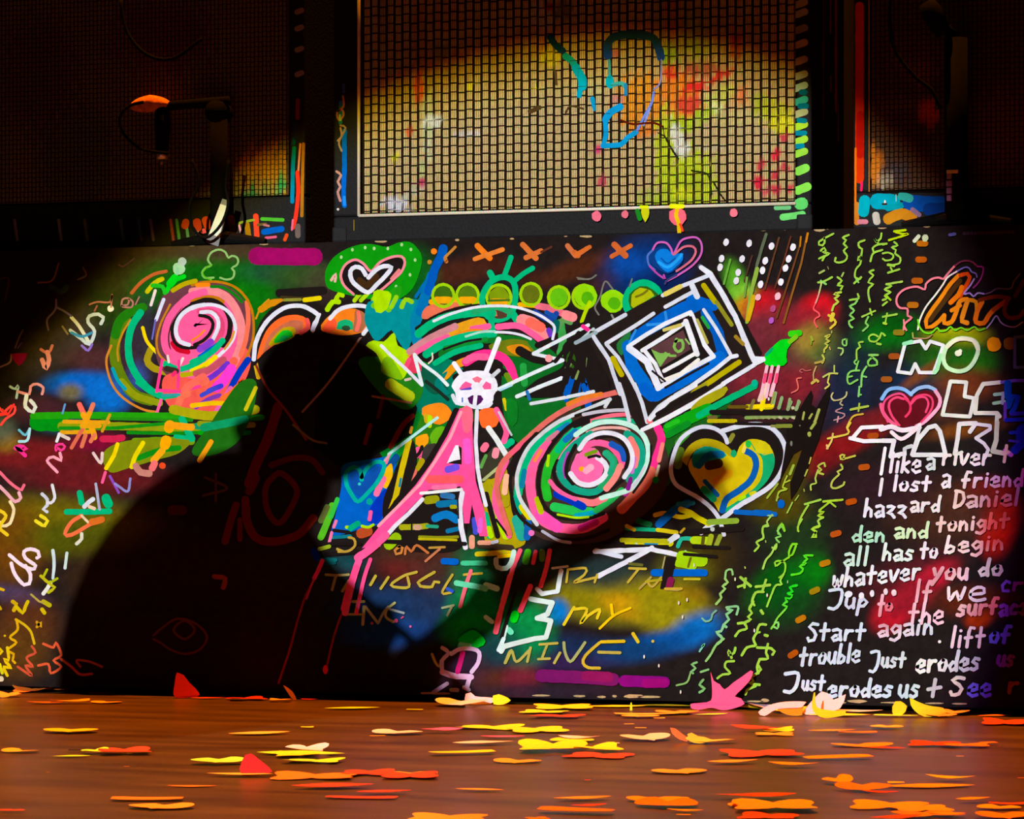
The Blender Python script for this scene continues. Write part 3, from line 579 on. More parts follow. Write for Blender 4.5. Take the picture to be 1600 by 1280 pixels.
# ---- flower head
B.begin('painted_flower_head', 'white flower head with pink petals and rays on top of the letter A'); ch(*A3)
f_('e8eef8', '560,1270 530,1220 560,1160 620,1110 720,1095 820,1110 880,1170 890,1240 860,1290 840,1360 700,1380 580,1350')
f_('f05a98', '590,1240 640,1180 690,1200 680,1230 620,1260'); f_('f07088', '690,1160 730,1140 770,1160 740,1200'); f_('f05a98', '770,1220 800,1180 840,1200 840,1240 790,1250'); s_('5a40b8', 22, '610 1250 680 1235')
l_('e8f0f8', 44, '900 850 800 1110'); l_('e8f0f8', 40, '550 1040 620 1140'); l_('c8d4d8', 34, '900 1095 850 1140')
ch(*B2); f_('4a1458', '1255,110 1290,90 1360,90 1380,120 1330,170 1270,150'); l_('e8f0f8', 34, '1330 0 1310 160'); l_('e8f0f8', 22, '1200 60 1480 50'); s_('d8e4ee', 34, '1140 90 1170 150 1240 160 1300 180 1400 180 1440 150'); s_('4070c8', 12, '1215 110 1215 140'); s_('a8dce8', 20, '1510 50 1600 10')
# ---- upright A tower
B.begin('painted_patches', 'orange, green and pink patches around the letter A'); ch(*B2)
f_('f08a18', '900,190 960,160 1060,150 1120,200 1130,260 1040,320 960,290 900,240'); f_('c8a818', '920,230 1000,270 960,330 920,300'); s_(LI, 40, '960 330 960 260'); f_('ff6a28', '1350,210 1460,190 1500,250 1480,330 1370,340'); s_('c8c010', 30, '1540 120 1560 200'); f_('0a7a20', '1560,120 1640,140 1640,300 1580,320')
f_('60b010', '960,420 1010,340 1090,340 1050,440 1000,500'); f_('f0a010', '850,420 940,390 950,460 910,500 850,470'); s_(PK, 50, '870 510 860 560 900 540 900 600'); f_('383430', '920,490 1020,470 980,580 900,600'); s_(BK, 30, '830 590 880 540 900 490')
f_('08901c', '650,520 760,440 800,440 740,560 700,600 650,580'); s_('d8a020', 26, '820 340 810 380')
f_(BL, '280,640 420,600 560,580 680,560 700,640 640,760 620,900 580,1080 400,1140 200,1180 230,1000 270,800'); f_(DB, '500,960 620,820 600,1000 560,1090 480,1080'); s_('00a070', 50, '700 510 620 600'); s_('0a4c90', 60, '700 570 650 640')
s_('50b820', 60, '200 950 160 1080 110 1200'); s_('30c040', 40, '240 900 190 1040'); s_('5a6a30', 50, '160 960 110 1070'); s_(LI, 30, '310 1120 350 1125'); s_('00a878', 50, '340 1130 400 1090'); d_('00a090', 26, '490 920'); s_('0a7888', 30, '200 1200 340 1190'); s_('b04a20', 90, '420 1170 480 1150')
s_(LI, 24, '430 1110 480 1120 520 1100'); s_(BK, 30, '210 1145 330 1160'); f_('e8b808', '580,800 600,690 660,620 670,720 620,820'); s_('f070a0', 56, '600 740 560 820 545 860'); s_('f070a0', 24, '640 560 620 620'); s_('f058a0', 34, '500 1000 490 1060'); s_('f078a8', 26, '230 1070 210 1120'); s_('f078a8', 26, '195 1160 175 1240')
f_(BK, '820,430 860,600 800,780 660,1000 600,1060 600,900 680,700 740,560'); l_('c8b808', 50, '800 440 740 680 690 900 660 980'); s_('0a80a0', 20, '735 740 725 800'); s_('e07060', 24, '860 660 820 780'); s_('a89c08', 50, '900 600 870 660')
l_('a8e8e0', 26, '1020 265 800 430 640 550'); l_('d8a0b0', 20, '650 550 610 600')
f_(BK, '900,860 1200,860 1200,1280 700,1280 780,1080'); s_('90980a', 70, '940 910 1010 900'); s_('2a70a8', 50, '1060 870 1140 880'); s_('0870a0', 60, '1030 940 1160 930'); s_('a0a810', 34, '1130 960 1160 960'); s_('0878c0', 70, '1000 1050 1090 1020 1170 1060'); s_('0a70a0', 40, '1100 1150 1190 1130'); s_('a0a810', 50, '740 1120 900 1115 940 1110'); s_('20a080', 30, '940 1110 1020 1115'); l_(BK, 14, '820 1090 820 1150'); l_('c8a080', 50, '850 1120 880 1120'); s_('8a9010', 26, '880 1195 1040 1200 1180 1195'); s_('90c008', 90, '640 1260 700 1200')
s_(EM, 60, '1390 1020 1430 1190'); s_(LI, 50, '1420 1130 1440 1190'); s_(LI, 70, '1450 900 1500 1050 1560 1190'); s_('4050d0', 50, '1310 1060 1320 1160'); s_('e0a080', 50, '1290 1200 1290 1270'); s_('107030', 60, '1380 620 1560 560'); s_('383828', 200, '1420 660 1520 560'); s_('a8b878', 26, '1380 750 1560 600'); s_('58a048', 30, '1360 650 1400 560'); s_('f07090', 60, '1400 480 1380 510'); s_('f090a0', 60, '1470 560 1480 520')
s_(EM, 60, '1560 480 1600 450'); s_('a0a008', 90, '1400 800 1440 900'); d_('a8a010', 40, '1450 930'); d_('a8a010', 36, '1550 930'); s_(PK, 50, '1560 600 1500 740 1470 860 1480 980 1540 1100 1580 1190'); l_('f0b890', 50, '1560 720 1545 850'); s_(BK, 20, '1480 1060 1570 1180')
s_(PK, 50, '1480 200 1520 270 1560 370 1540 450'); s_('b8c8c8', 18, '1500 220 1560 330 1600 400'); l_('dcece8', 48, '1420 345 1480 430 1560 560')
B.begin('painted_letter', 'tall pink letter A with black and white edges'); ch(*B2)
s_(BK, 60, '1170 210 1080 400 960 600 850 760 720 910 600 1090'); s_(BK, 26, '1290 200 1290 420 1310 640'); s_(BK, 46, '1400 860 1440 1000 1490 1190'); s_(BK, 44, '900 860 800 960 700 1090')
f_('ff4f98', '1195,190 1290,190 1300,480 1320,760 1390,1000 1415,1190 1350,1190 1290,940 1270,1090 1230,1090 1200,800 950,830 880,900 700,1080 540,1260 430,1285 650,1010 850,790 980,610 1100,400', smooth=False)
f_('ff6a88', '1210,190 1290,190 1290,350 1230,380'); l_('ffa0b0', 26, '1205 220 1120 420 1000 610 880 790 700 970 560 1110'); f_(BK, '1110,620 1180,480 1210,500 1210,630', smooth=False); f_('e8eef4', '1095,620 1160,480 1185,480 1200,590 1150,600', smooth=False); s_('f0585c', 70, '960 745 1200 745'); s_('6a50e0', 60, '1100 670 1170 650'); s_('ff70a0', 40, '990 810 1160 800')
s_('ff5ac8', 70, '1250 450 1260 600'); s_('e060d0', 40, '1360 1060 1350 1150'); l_(W, 34, '1330 210 1320 450 1335 660 1360 800 1400 950'); l_('e0f0ea', 26, '890 855 1210 825'); l_(W, 44, '1215 850 1195 960 1205 1120 1240 1280'); l_(W, 36, '905 900 800 1010 690 1110 560 1260'); s_(BK, 12, '1180 900 1185 1050')
# ---- right spiral
B.begin('painted_spiral', 'large pink, emerald and white spiral in the middle of the board'); ch(*B3)
f_('3c2c24', '200,900 230,620 400,350 700,200 1050,200 1280,320 1420,560 1400,820 1200,1050 900,1230 500,1230 280,1090')
s_('d86a60', 46, '1040 60 850 110 640 190 480 290 340 410 210 530 120 630 85 760 95 880 130 1000 185 1170'); s_('e07a28', 40, '900 80 760 110 640 160'); s_('20a890', 90, '240 1060 280 1190'); s_('1060b0', 60, '330 1080 320 1200'); s_('00a080', 60, '240 880 260 1000'); s_('d8d800', 60, '280 960 340 1040'); d_('e070c0', 24, '355 1165')
s_('f05a78', 40, '200 540 300 460 400 400'); s_(BK, 60, '220 700 290 520 400 400'); s_(BK, 30, '205 640 190 800 230 980 320 1090 450 1160 600 1215 800 1200 960 1140')
s_(HP, 70, '1340 340 1370 430 1340 540 1300 650'); s_('e07058', 90, '1290 680 1240 790 1150 880 1060 980'); s_('d8d8b0', 24, '1350 640 1330 720'); d_(GR, 26, '1325 750'); s_('f08078', 36, '1380 470 1350 600'); s_('b82c9c', 50, '1130 790 1090 860')
s_(PK, 86, '480 460 390 580 350 720 355 870 400 1010 480 1090 620 1130 780 1120 920 1040'); s_('d020a0', 60, '740 1130 860 1080'); s_('f050b0', 100, '420 1020 560 1120'); s_('ff8a40', 30, '430 520 380 600'); s_('a8c000', 50, '400 900 430 1000')
s_(EM, 76, '640 290 520 360 400 460 320 580 270 720 250 860'); s_('1080b8', 50, '560 370 640 320'); s_('0880a0', 46, '300 680 280 800'); s_('c87890', 40, '480 440 560 380')
s_(BK, 34, '1240 230 1130 205 980 215 830 250 700 300 590 385 500 500 430 640 410 800 450 940 540 1030 660 1055 800 1050 920 1010'); s_('f06a80', 34, '1250 270 1120 240 960 250 820 290'); s_('10a878', 40, '1240 310 1100 285 940 285 840 300')
s_('20b828', 76, '640 420 550 530 490 640 465 770 480 890'); s_(EM, 60, '720 340 620 430 560 520'); s_('1070b8', 50, '700 370 620 440'); s_('20c050', 80, '530 960 680 990 820 1000'); s_('00a0b8', 40, '700 1030 860 1000'); s_('20b050', 56, '860 990 960 920 1060 830'); s_(LI, 20, '560 1020 700 1045 800 1040'); s_(LI, 26, '490 560 480 640')
s_('f07a80', 60, '700 900 830 930 930 890'); s_(DB, 66, '550 860 640 900 760 960'); s_('f0609a', 40, '500 760 560 830 700 900'); s_('e888b0', 30, '720 420 620 520 560 620 530 700')
s_(BK, 40, '690 330 800 290'); s_('b8eedc', 44, '700 400 780 345 900 300 1040 300 1160 340 1240 420 1270 540 1240 660 1190 740 1130 820 1020 860 900 890'); s_('c8c8d8', 24, '1240 650 1180 760 1120 830'); s_(BK, 20, '1290 480 1285 600 1240 720 1150 850'); s_('e0a8a0', 24, '790 380 900 345 1060 345 1120 370')
s_('10a080', 70, '1100 390 1190 460 1215 580 1170 690 1120 750'); s_('f08078', 56, '1130 430 1175 530 1160 640'); s_('c070c8', 36, '1160 580 1140 690'); s_(BK, 34, '560 600 530 690 570 790 680 860 830 875 960 830 1070 750'); s_('7a1880', 40, '1130 740 1110 820'); 
s_('10a080', 60, '820 390 700 470 610 570 575 680 630 780 740 840 860 840 940 770'); s_('20a060', 60, '900 800 980 700 1000 600 940 540'); s_('a040b0', 26, '640 540 610 650 620 730'); s_(BK, 34, '700 480 640 600 630 710 680 780')
s_('f07ab0', 40, '720 560 690 640'); f_('f868a8', '660,680 690,590 760,520 850,500 900,560 920,640 900,720 840,770 760,780 690,740'); s_(PK, 56, '760 500 850 460 960 480 1040 560 1070 640'); s_('f08a80', 56, '1050 640 1010 730 940 820'); s_('1858b8', 56, '980 470 1060 520 1080 590'); s_(BK, 30, '860 425 980 410 1070 470 1110 570 1090 660')
s_(W, 40, '730 510 790 430 890 385 1000 390 1090 440 1140 540 1135 640 1080 730'); s_(W, 44, '870 575 925 615 945 680 900 750 810 790 720 770 660 700'); s_('20a878', 50, '930 540 990 610 970 700'); s_('70a010', 34, '780 555 860 525'); s_(BK, 24, '800 575 860 560 890 570'); d_('f8a808', 26, '750 665', 20); s_('f8a8c0', 60, '780 680 820 650')
s_('c8d4d8', 34, '970 120 860 170 700 235 560 300 430 395 330 500 270 620 240 740 260 880 330 1000 400 1100'); s_('c8d4d8', 30, '930 180 960 130'); s_(BK, 26, '700 250 900 180'); s_('b8bcc8', 30, '760 240 900 215 1100 205 1180 240'); s_('a8b0c0', 26, '440 1150 560 1220 660 1240')
# ---- teal heart low
B.begin('painted_heart', 'small teal heart outline on the blue patch beside the shadow'); ch(*B2)
f_('0a50a8', '340,720 400,660 430,740 560,640 590,660 500,820 410,880 350,820'); s_('00b09a', 36, '430 750 420 680 370 650 310 690 310 780 350 860 400 920 470 860 550 770 600 670 600 620 540 610 470 660 430 730'); d_('30d0c0', 12, '412 782')
# ---- concentric squares
B.begin('painted_square', 'tilted nested squares in white, blue, yellow and black'); ch(*A4)
f_('221b18', '100,810 500,580 1050,300 1240,620 1420,1000 1150,1220 700,1500 500,1560 330,1280 150,950', smooth=False)
s_(BK, 56, '1080 340 1200 540 1320 760 1430 960', jit=.1); s_('505868', 40, '970 280 1040 340'); f_('207838', '320,890 430,790 400,900 360,980')
l_(BL, 130, '480 850 700 690 950 570'); l_(BL, 90, '900 540 1080 590'); l_('0058b8', 100, '1020 640 1110 800 1150 960'); l_('0068c8', 110, '410 900 440 1050 560 1230'); l_('0068d0', 110, '620 1290 820 1180 1130 990'); s_('2a90e0', 24, '700 640 700 720 560 740'); s_('2a90e0', 20, '470 780 420 880')
ch(*B4); l_('0060c8', 110, '130 30 200 90 330 20'); ch(*A4)
f_(BK, '430,900 900,650 1070,970 650,1230', smooth=False)
l_('d8e2ee', 46, '980 290 1050 340 1130 470 1250 680 1320 850 1395 1020', jit=.12); l_('d0dcec', 34, '1060 345 820 440 680 510'); l_('c8d4e0', 36, '390 660 160 790'); l_('90a8b0', 34, '160 800 0 880'); l_('c8d4e4', 36, '140 830 260 1010 350 1280', jit=.1); l_('d8e4f0', 36, '1480 1000 1350 1080 1150 1200'); l_('d8e4f0', 36, '1380 1000 1480 1005')
l_('d0dce8', 34, '940 470 900 490 700 600'); l_('d0dce8', 34, '610 650 460 750 240 885'); l_('d0dce8', 50, '910 430 950 520'); l_('d0dce8', 30, '1000 620 1100 770 1210 970', jit=.1); l_('d8e4f0', 36, '1260 980 1210 990 1100 1080 900 1220 780 1290'); l_('c8d4e0', 32, '240 890 330 990 420 1140 500 1290')
l_('e0eaf2', 36, '410 910 560 810 700 730 900 640'); l_('e0eaf2', 40, '900 650 960 780 1010 900 1075 985', jit=.1); l_('e0eaf2', 40, '1080 985 860 1100 640 1240'); l_('dce8f4', 60, '420 920 560 1030 650 1230', jit=.1); 
l_('e0eaf0', 36, '520 940 700 830 860 720'); l_('e0eaf0', 46, '860 710 910 850 950 970'); l_('e0eaf0', 34, '540 940 620 1040 680 1170'); l_('e4ecec', 34, '940 960 800 1040 690 1100'); l_('e8eee0', 30, '960 1010 820 1120 690 1170'); l_(BK, 22, '900 680 980 900'); l_(BK, 18, '600 1100 700 1180'); l_(BK, 20, '1040 1040 700 1230')
f_('583a3c', '590,920 700,860 840,780 900,930 800,990 670,1070', smooth=False); f_('7ab850', '590,930 660,960 740,960 660,1070', smooth=False); s_('7ab850', 26, '780 870 830 860 840 920 800 950 770 910 790 850'); s_('7ab850', 22, '700 960 740 980 780 980'); s_('8ac060', 14, '860 850 890 890')
l_('c8c060', 30, '690 780 820 740'); l_('a8a850', 26, '950 700 1030 880'); l_('20a040', 30, '990 680 1040 760')
l_('d8cc60', 44, '700 500 820 440'); l_(OL, 46, '1000 430 1090 560'); l_('8a8c20', 36, '1100 560 1220 740'); l_(OL, 46, '290 1000 360 1130'); l_(OL, 46, '1280 1030 1100 1150 920 1270'); l_('9a8020', 34, '1250 830 1310 890')
ch(*B3); l_('c8d4e0', 36, '1040 0 1080 120 1120 290', jit=.1); l_('c8d4e0', 34, '1160 0 1220 150 1260 300'); l_('c8d4e0', 34, '1260 290 1350 180 1450 110 1600 30'); l_('dce6ee', 36, '1220 360 1400 280 1600 170'); l_('f07070', 40, '1290 300 1270 290')
ch(*B4); l_('dce6ee', 34, '180 280 330 130 540 10'); l_('e0eaee', 34, '120 360 300 270 520 150 760 0'); l_('9a9820', 26, '460 110 620 0'); f_('a0a010', '500,190 600,100 780,20 760,90 600,180 500,230'); l_(BK, 40, '240 240 420 130 620 30')
# ---- green slash and right heart
B.begin('painted_slash', 'emerald slash between the nested squares and the white heart'); ch(*B4)
s_('0aa010', 110, '330 350 480 270 640 200'); s_('088a20', 60, '320 400 480 310'); s_('00b070', 56, '560 250 700 170 1000 15'); s_('20c020', 40, '310 330 400 290')
B.begin('painted_heart', 'white heart outline around a yellow, blue and teal heart'); ch(*B4)
f_(BK, '330,560 420,420 560,340 700,360 800,380 1000,330 1160,370 1240,500 1200,700 1040,860 840,980 700,1060 560,900 400,800 340,700')
s_('308a20', 60, '400 460 470 390'); s_('507018', 70, '420 520 400 640'); f_('a89c08', '430,600 480,490 580,430 700,440 790,490 850,560 860,600 800,600 700,530 580,500 500,560 470,640')
f_('c8be08', '480,640 540,540 640,490 740,520 840,580 880,490 950,435 1050,440 1120,490 1155,580 1140,680 1070,780 960,870 850,930 740,1010 680,930 600,860 545,770'); f_('10a868', '960,440 1010,520 1060,600 1040,760 900,890 760,980 740,1010 860,960 1060,800 1140,680 1155,580 1120,520 1060,560 1000,520'); f_('0a9a80', '510,560 600,490 720,510 780,560 700,600 600,620 530,660'); s_('0868a0', 60, '560 640 640 560 740 550'); f_('c8c410', '1000,450 1080,450 1130,510 1060,550 1010,530')
f_('c8b808', '610,700 720,640 830,600 900,560 970,590 980,680 930,760 860,830 760,880 700,900 640,790'); s_('d8a008', 70, '700 760 800 700'); s_('0858a8', 56, '930 525 990 560 1010 640 970 750 880 830 780 900 745 990'); s_('10a060', 60, '600 820 680 900'); s_('0860a8', 40, '610 760 710 870'); s_('e8d848', 30, '910 530 930 470'); d_('20c040', 24, '950 470', 30); d_('10a060', 24, '835 545', 30); s_(LI, 30, '880 900 920 880'); s_('c8c818', 34, '970 860 1000 850'); s_('3a2c08', 80, '640 640 720 620')
s_('80862a', 40, '800 450 830 400'); s_('c8d4e4', 36, '785 460 760 400 690 350 590 335 490 375 410 450 365 560 345 680 380 780 470 840 560 890 650 960 720 1050 760 1180'); s_('ccd8e6', 42, '745 370 860 335 1000 315 1110 335 1190 400 1235 490 1240 580 1200 700 1120 800 1000 880 880 950 740 1055 640 1110 580 1165')
# ---- horizontal stripes, fence marks, black spikes
B.begin('painted_stripes', 'black, yellow and white stripes beside the white heart'); ch(*B4)
s_('c8c000', 44, '940 180 1130 180'); s_('605010', 30, '800 180 940 180'); l_(BK, 40, '660 220 1350 225'); s_('686030', 30, '640 260 700 260'); s_('b8b008', 34, '640 290 850 290'); l_(BK, 26, '850 310 1330 320'); l_('7a9c50', 30, '930 265 1320 250'); s_('8a8c50', 24, '1130 330 1290 330'); l_(BK, 20, '900 240 1320 240')
for x, y0, y1, c in ((1075, 0, 190, 'e8d0b0'), (1135, 0, 90, 'f0a0a8'), (1045, 60, 130, 'd8c8b0'), (1200, 110, 190, '8aa870'), (1270, 140, 200, '8aa870'), (1335, 140, 200, '8aa870'), (980, 130, 190, '787038'), (1150, 70, 180, '8aa870')): l_(c, 30, '%g %g %g %g' % (x + 12, y0, x - 12, y1))
for x in (1010, 1060, 1105, 1150, 1200, 1250, 1300): s_('909c60' if x % 100 else 'b8b898', 22, '%g 262 %g 268' % (x - 8, x + 8))
s_(YE, 36, '1070 110 1060 190')
ch(*A7); f_('18120f', '400,1290 470,1080 560,920 640,800 660,860 640,960 700,1000 780,860 850,750 850,880 800,1080 740,1290', smooth=False); l_('9aa850', 36, '730 1020 690 1140 650 1230'); l_('9aa850', 26, '560 1050 545 1130'); l_('9aa850', 26, '650 1070 620 1120')
ch(*B5); f_('18120f', '360,0 770,0 730,200 640,420 560,620 480,780 410,880 400,700 470,500 540,300 440,360 380,480 300,640 270,740 330,400 360,200', smooth=False); l_('98a848', 34, '690 0 640 70'); d_('98a848', 22, '620 135', 30); s_('7a8830', 50, '250 45 410 40'); l_('98b840', 34, '440 490 400 590'); l_('90b030', 26, '260 700 140 860'); s_(BL, 60, '0 1020 180 1030'); d_(BL, 44, '300 930', 50); d_('707868', 14, '415 240', 30); d_('707868', 9, '512 38')
B.begin('painted_stripes', 'yellow, black and blue stripes under the spiral and the heart'); ch(*B4)
s_('d0c800', 40, '220 1025 300 1010 420 1040 520 1020'); s_('0858a8', 70, '480 930 380 980 300 1050 250 1100'); s_('2080a0', 40, '400 940 520 930'); s_('c8c800', 50, '420 980 500 1010 560 1050 640 1090'); s_('106030', 50, '90 1070 180 1100'); l_(BK, 50, '60 1180 900 1130', jit=.2); l_(BK, 30, '0 1165 420 1160'); s_('10a878', 34, '0 1130 220 1140'); s_('c8c010', 34, '0 1110 60 1140'); s_('c8c010', 36, '240 1140 390 1160'); s_('c0a820', 20, '420 1160 450 1130'); s_('0860b8', 44, '850 1000 1000 1010 1160 1020'); s_('80a830', 50, '640 1080 860 1070'); d_('b8c8c0', 18, '670 1135')
s_('c0c808', 66, '10 1235 340 1240'); l_('1080b0', 66, '160 1240 220 1240'); s_('a8e0e0', 16, '70 1215 80 1265'); s_('c8d8e0', 40, '330 1230 400 1190'); s_('20b090', 36, '400 1270 430 1210 500 1210'); s_('a8d010', 66, '520 1220 640 1225'); l_('98b020', 50, '660 1190 640 1260'); l_('88a030', 40, '730 1190 700 1260'); l_('505010', 30, '600 1200 590 1270')
ch(*C1); s_('a8b010', 40, '1060 20 1420 30'); l_('c8d8e0', 26, '1430 20 1480 -20')
l_(BK, 26, '840 60 1420 70'); l_('d4e0ea', 42, '850 110 1100 100 1290 90 1490 135', jit=.15); l_('c8d8e8', 40, '860 100 1060 150', jit=.15); l_('d4e0ee', 44, '1300 80 1100 190 880 300', jit=.1); s_('a8d8c8', 26, '1500 140 1560 110'); 
ch(*C2); s_('98d008', 110, '430 150 590 180'); s_('98d008', 70, '400 200 520 220'); l_('606010', 20, '500 160 480 230'); l_(BK, 30, '520 70 800 80'); l_(BK, 30, '450 130 700 150'); s_(BL, 62, '210 275 610 275'); s_('b8b020', 20, '450 325 570 325'); f_(BK, '310,150 390,150 340,400 260,400', smooth=False); s_('7a1848', 60, '345 330 330 390'); s_('a89a50', 16, '305 405 400 410 430 400'); s_('606428', 26, '20 205 120 215'); l_('a0a068', 12, '300 150 280 240')
ch(*B8); l_(BK, 30, '100 50 420 50', jit=.2); l_(BK, 36, '600 30 1240 50', jit=.2); s_('b8b008', 22, '880 10 1170 20'); s_('0a6a70', 30, '80 170 230 175'); s_(DB, 60, '60 100 80 160'); s_('90b020', 34, '100 90 180 70'); l_(BK, 40, '150 130 400 110', jit=.2); l_('0a5a60', 30, '150 200 220 200')
s_('c8c010', 44, '1330 130 1500 120 1600 110'); s_('3a3020', 50, '1340 60 1600 80'); s_('e0a080', 40, '1350 40 1430 40'); s_('b8c0c8', 30, '1450 40 1490 30'); s_(YE, 30, '1500 150 1600 140')
# ---- handwriting in lime/olive under the tower
B.begin('lettering', 'olive hand lettering under the letter A that ends in MINE'); ch(*B8); Q = 'b8a838'
s_('b89838', 22, '250 110 330 105 380 60 370 10 330 0'); s_('b09838', 22, '240 90 290 110'); s_('c08038', 24, '730 70 690 100 700 130 740 120 750 80 720 70'); s_('c07038', 22, '770 130 780 70 820 110 860 60 950 120'); s_('b89038', 20, '960 80 1080 75'); s_('c07850', 22, '1040 90 930 185')
s_('a8a860', 22, '150 290 240 295 330 290'); s_('a0a060', 24, '230 300 200 410'); s_('a89848', 24, '380 290 330 340 280 420'); s_('b8a838', 26, '540 300 500 370'); s_('b8a838', 24, '640 310 580 400'); s_(Q, 24, '860 270 760 300 660 370 720 390 800 385 790 310'); s_(Q, 26, '1000 270 870 350 890 380 980 385 1000 345 1035 350'); s_(Q, 22, '1140 290 1060 430 1130 430'); s_(Q, 22, '1230 290 1370 280')
s_('a8a860', 24, '360 500 450 500'); s_('a8a860', 22, '400 500 380 600'); s_('a8a860', 20, '310 600 430 600'); s_('b0b070', 26, '450 540 440 680'); s_('a8b070', 24, '460 540 560 670'); s_('90a888', 22, '560 670 600 590 640 540'); s_('a8b070', 22, '690 510 630 560 620 620 680 660'); s_('90a0a0', 20, '650 560 760 590'); s_('90a878', 20, '1060 550 1150 530'); s_('90a070', 20, '1140 530 1100 610'); d_('c04878', 16, '700 650'); s_('c04878', 12, '740 630 755 620'); d_('c04878', 12, '512 670'); d_('e060a0', 9, '812 695'); s_('b8a840', 22, '980 910 1010 980 1040 1010 1050 960')
s_('b0a840', 22, '1600 880 1555 980')
ch(*C1); s_(Q, 22, '640 250 780 240 770 290 690 350 780 330 870 310'); s_(Q, 20, '640 260 630 350'); s_(Q, 20, '870 290 850 350'); s_(Q, 22, '1120 240 1250 245'); s_(Q, 22, '1190 250 1110 350'); s_('a89c48', 20, '1290 310 1200 400'); s_('b0a040', 20, '1370 310 1300 385 1260 340'); s_('a8a020', 22, '1250 345 1370 330'); s_('c0a830', 22, '1400 400 1530 400')
Y_ = 'd8c820'; s_(Y_, 26, '690 545 610 680'); s_(Y_, 26, '690 560 790 560 740 670 800 610 890 560 870 630'); s_('e8cc08', 26, '980 525 990 600'); s_('e0c408', 22, '1130 550 1000 610 890 710')
s_('a8a850', 24, '150 980 200 880 240 970 340 880'); s_('a8a850', 24, '350 860 325 970'); s_('b0ac48', 22, '420 835 560 825'); s_('a8a850', 22, '480 835 440 940'); s_('a8a850', 22, '410 950 500 945'); s_('a8a850', 24, '580 900 535 980'); s_('98a868', 26, '610 820 620 900 660 970 720 900 775 820'); s_('c0ac30', 26, '890 820 780 920 760 980 800 1015 890 1020'); s_('d0b818', 28, '900 815 1080 810'); s_('b0a848', 26, '880 895 1050 900'); s_('d0bc20', 30, '1150 750 1190 815'); d_('c8b848', 12, '1305 810')
# pink drips
B.begin('painted_drips', 'hot pink drips under the letter A'); ch(*B8)
s_('ff5a9a', 70, '620 -20 500 90 400 160'); s_('ff5a9a', 60, '410 180 370 300 340 420 300 590'); s_('ff4a8a', 50, '390 230 330 400 290 560'); s_('ff5090', 34, '500 170 450 320 390 590'); s_('ff3a90', 36, '125 180 95 250 60 320'); s_('e04880', 14, '60 320 0 480'); s_('f07080', 34, '1285 260 1250 360 1200 540'); s_('f06078', 44, '1590 300 1540 480 1480 740')
ch(*C1); s_('f05a70', 40, '270 100 210 250 150 470 100 620 75 740'); s_('f04a68', 36, '390 110 370 200'); s_('f04a68', 40, '500 100 470 250 430 380'); s_('f04a68', 46, '350 380 300 500 270 570'); s_('40b010', 60, '330 110 310 190'); s_('508a10', 50, '440 110 440 170')
l_(BK, 26, '230 430 120 780')
B.begin('painted_outline_sign', 'mint block sign strokes between the drips'); ch(*C1)
s_('b8e8d8', 44, '80 170 90 230 160 240 200 190 220 110'); s_('a8f0c8', 50, '0 370 90 400'); s_(BL, 56, '-330 185 -230 190'); s_('40c890', 44, '-180 200 0 200'); s_('2858c8', 30, '-300 400 -260 420'); s_('60d8a8', 50, '-230 355 -60 385 0 400'); s_('a8e0d0', 40, '0 620 50 660'); s_('30c878', 50, '-200 850 -60 800')
l_('d0e8e8', 40, '590 260 560 420 440 440 400 400', jit=.1); l_('d0e8e8', 20, '520 240 640 225'); l_('c8e8e0', 44, '350 480 520 510 480 600 400 630 510 650 470 780 380 790 140 850 120 890', jit=.1); s_(BG, 70, '230 600 220 640'); s_('60e0b0', 50, '180 720 200 740'); l_('c8e8e8', 36, '140 790 100 880'); l_('c0ece8', 16, '170 690 130 850')
ch(*B8); f_('00c020', '1180,800 1300,720 1400,810 1340,860 1250,840'); s_('60d8a0', 30, '1200 830 1280 840'); f_('2a1c30', '1080,1000 1130,930 1240,880 1330,900 1330,980 1280,1040 1150,1050'); s_('c8b0e0', 34, '1060 860 1110 900 1060 960 1060 1030'); s_('d0b8e0', 36, '1130 910 1200 870 1300 870 1350 900 1340 980 1290 1050'); s_('e0b0d8', 50, '1060 1050 1150 1080 1290 1090'); s_('c01870', 44, '1220 900 1200 980 1180 1050'); s_('d8b8e0', 40, '1280 1080 1250 1180'); s_('d0b8e0', 34, '1230 1170 1270 1190'); l_('c8b0d8', 34, '1100 1140 990 1210'); s_('c8b8d8', 36, '1130 1190 1180 1190'); s_('d8d0c0', 16, '900 1215 1000 1215')
B.begin('painted_bar', 'magenta bar along the foot of the board'); ch(*C1)
s_('6c1460', 110, '430 1080 700 1090 1000 1110'); s_('801458', 90, '780 1080 960 1090'); s_('7c0878', 100, '1080 1120 1400 1130'); s_('900870', 80, '1250 1140 1400 1135')
# ---- blue double heart top
B.begin('painted_heart', 'blue heart inside a pink double outline at the top edge'); ch(*A4)
f_('0a3a80', '570,230 610,150 700,130 760,180 840,180 830,260 730,340 640,300'); f_('087ad8', '620,200 660,150 720,150 760,190 840,180 840,230 780,290 720,330 650,270'); s_('20a0f0', 26, '650 250 720 290 790 240 830 190'); s_('0850a0', 12, '670 220 720 260 780 220')
s_('c860b8', 18, '600 160 640 100 710 100 750 150 765 190 820 90 880 60 950 60 985 110 980 190 920 270 820 340 710 400'); s_('d06a80', 20, '770 190 850 130 920 130 940 170 910 230 850 280 790 320'); s_('4a70c0', 18, '600 160 565 200 575 270 620 310'); s_('b048a8', 18, '580 280 640 340 700 380 690 350'); s_('3a3a70', 18, '700 420 720 390 790 350')
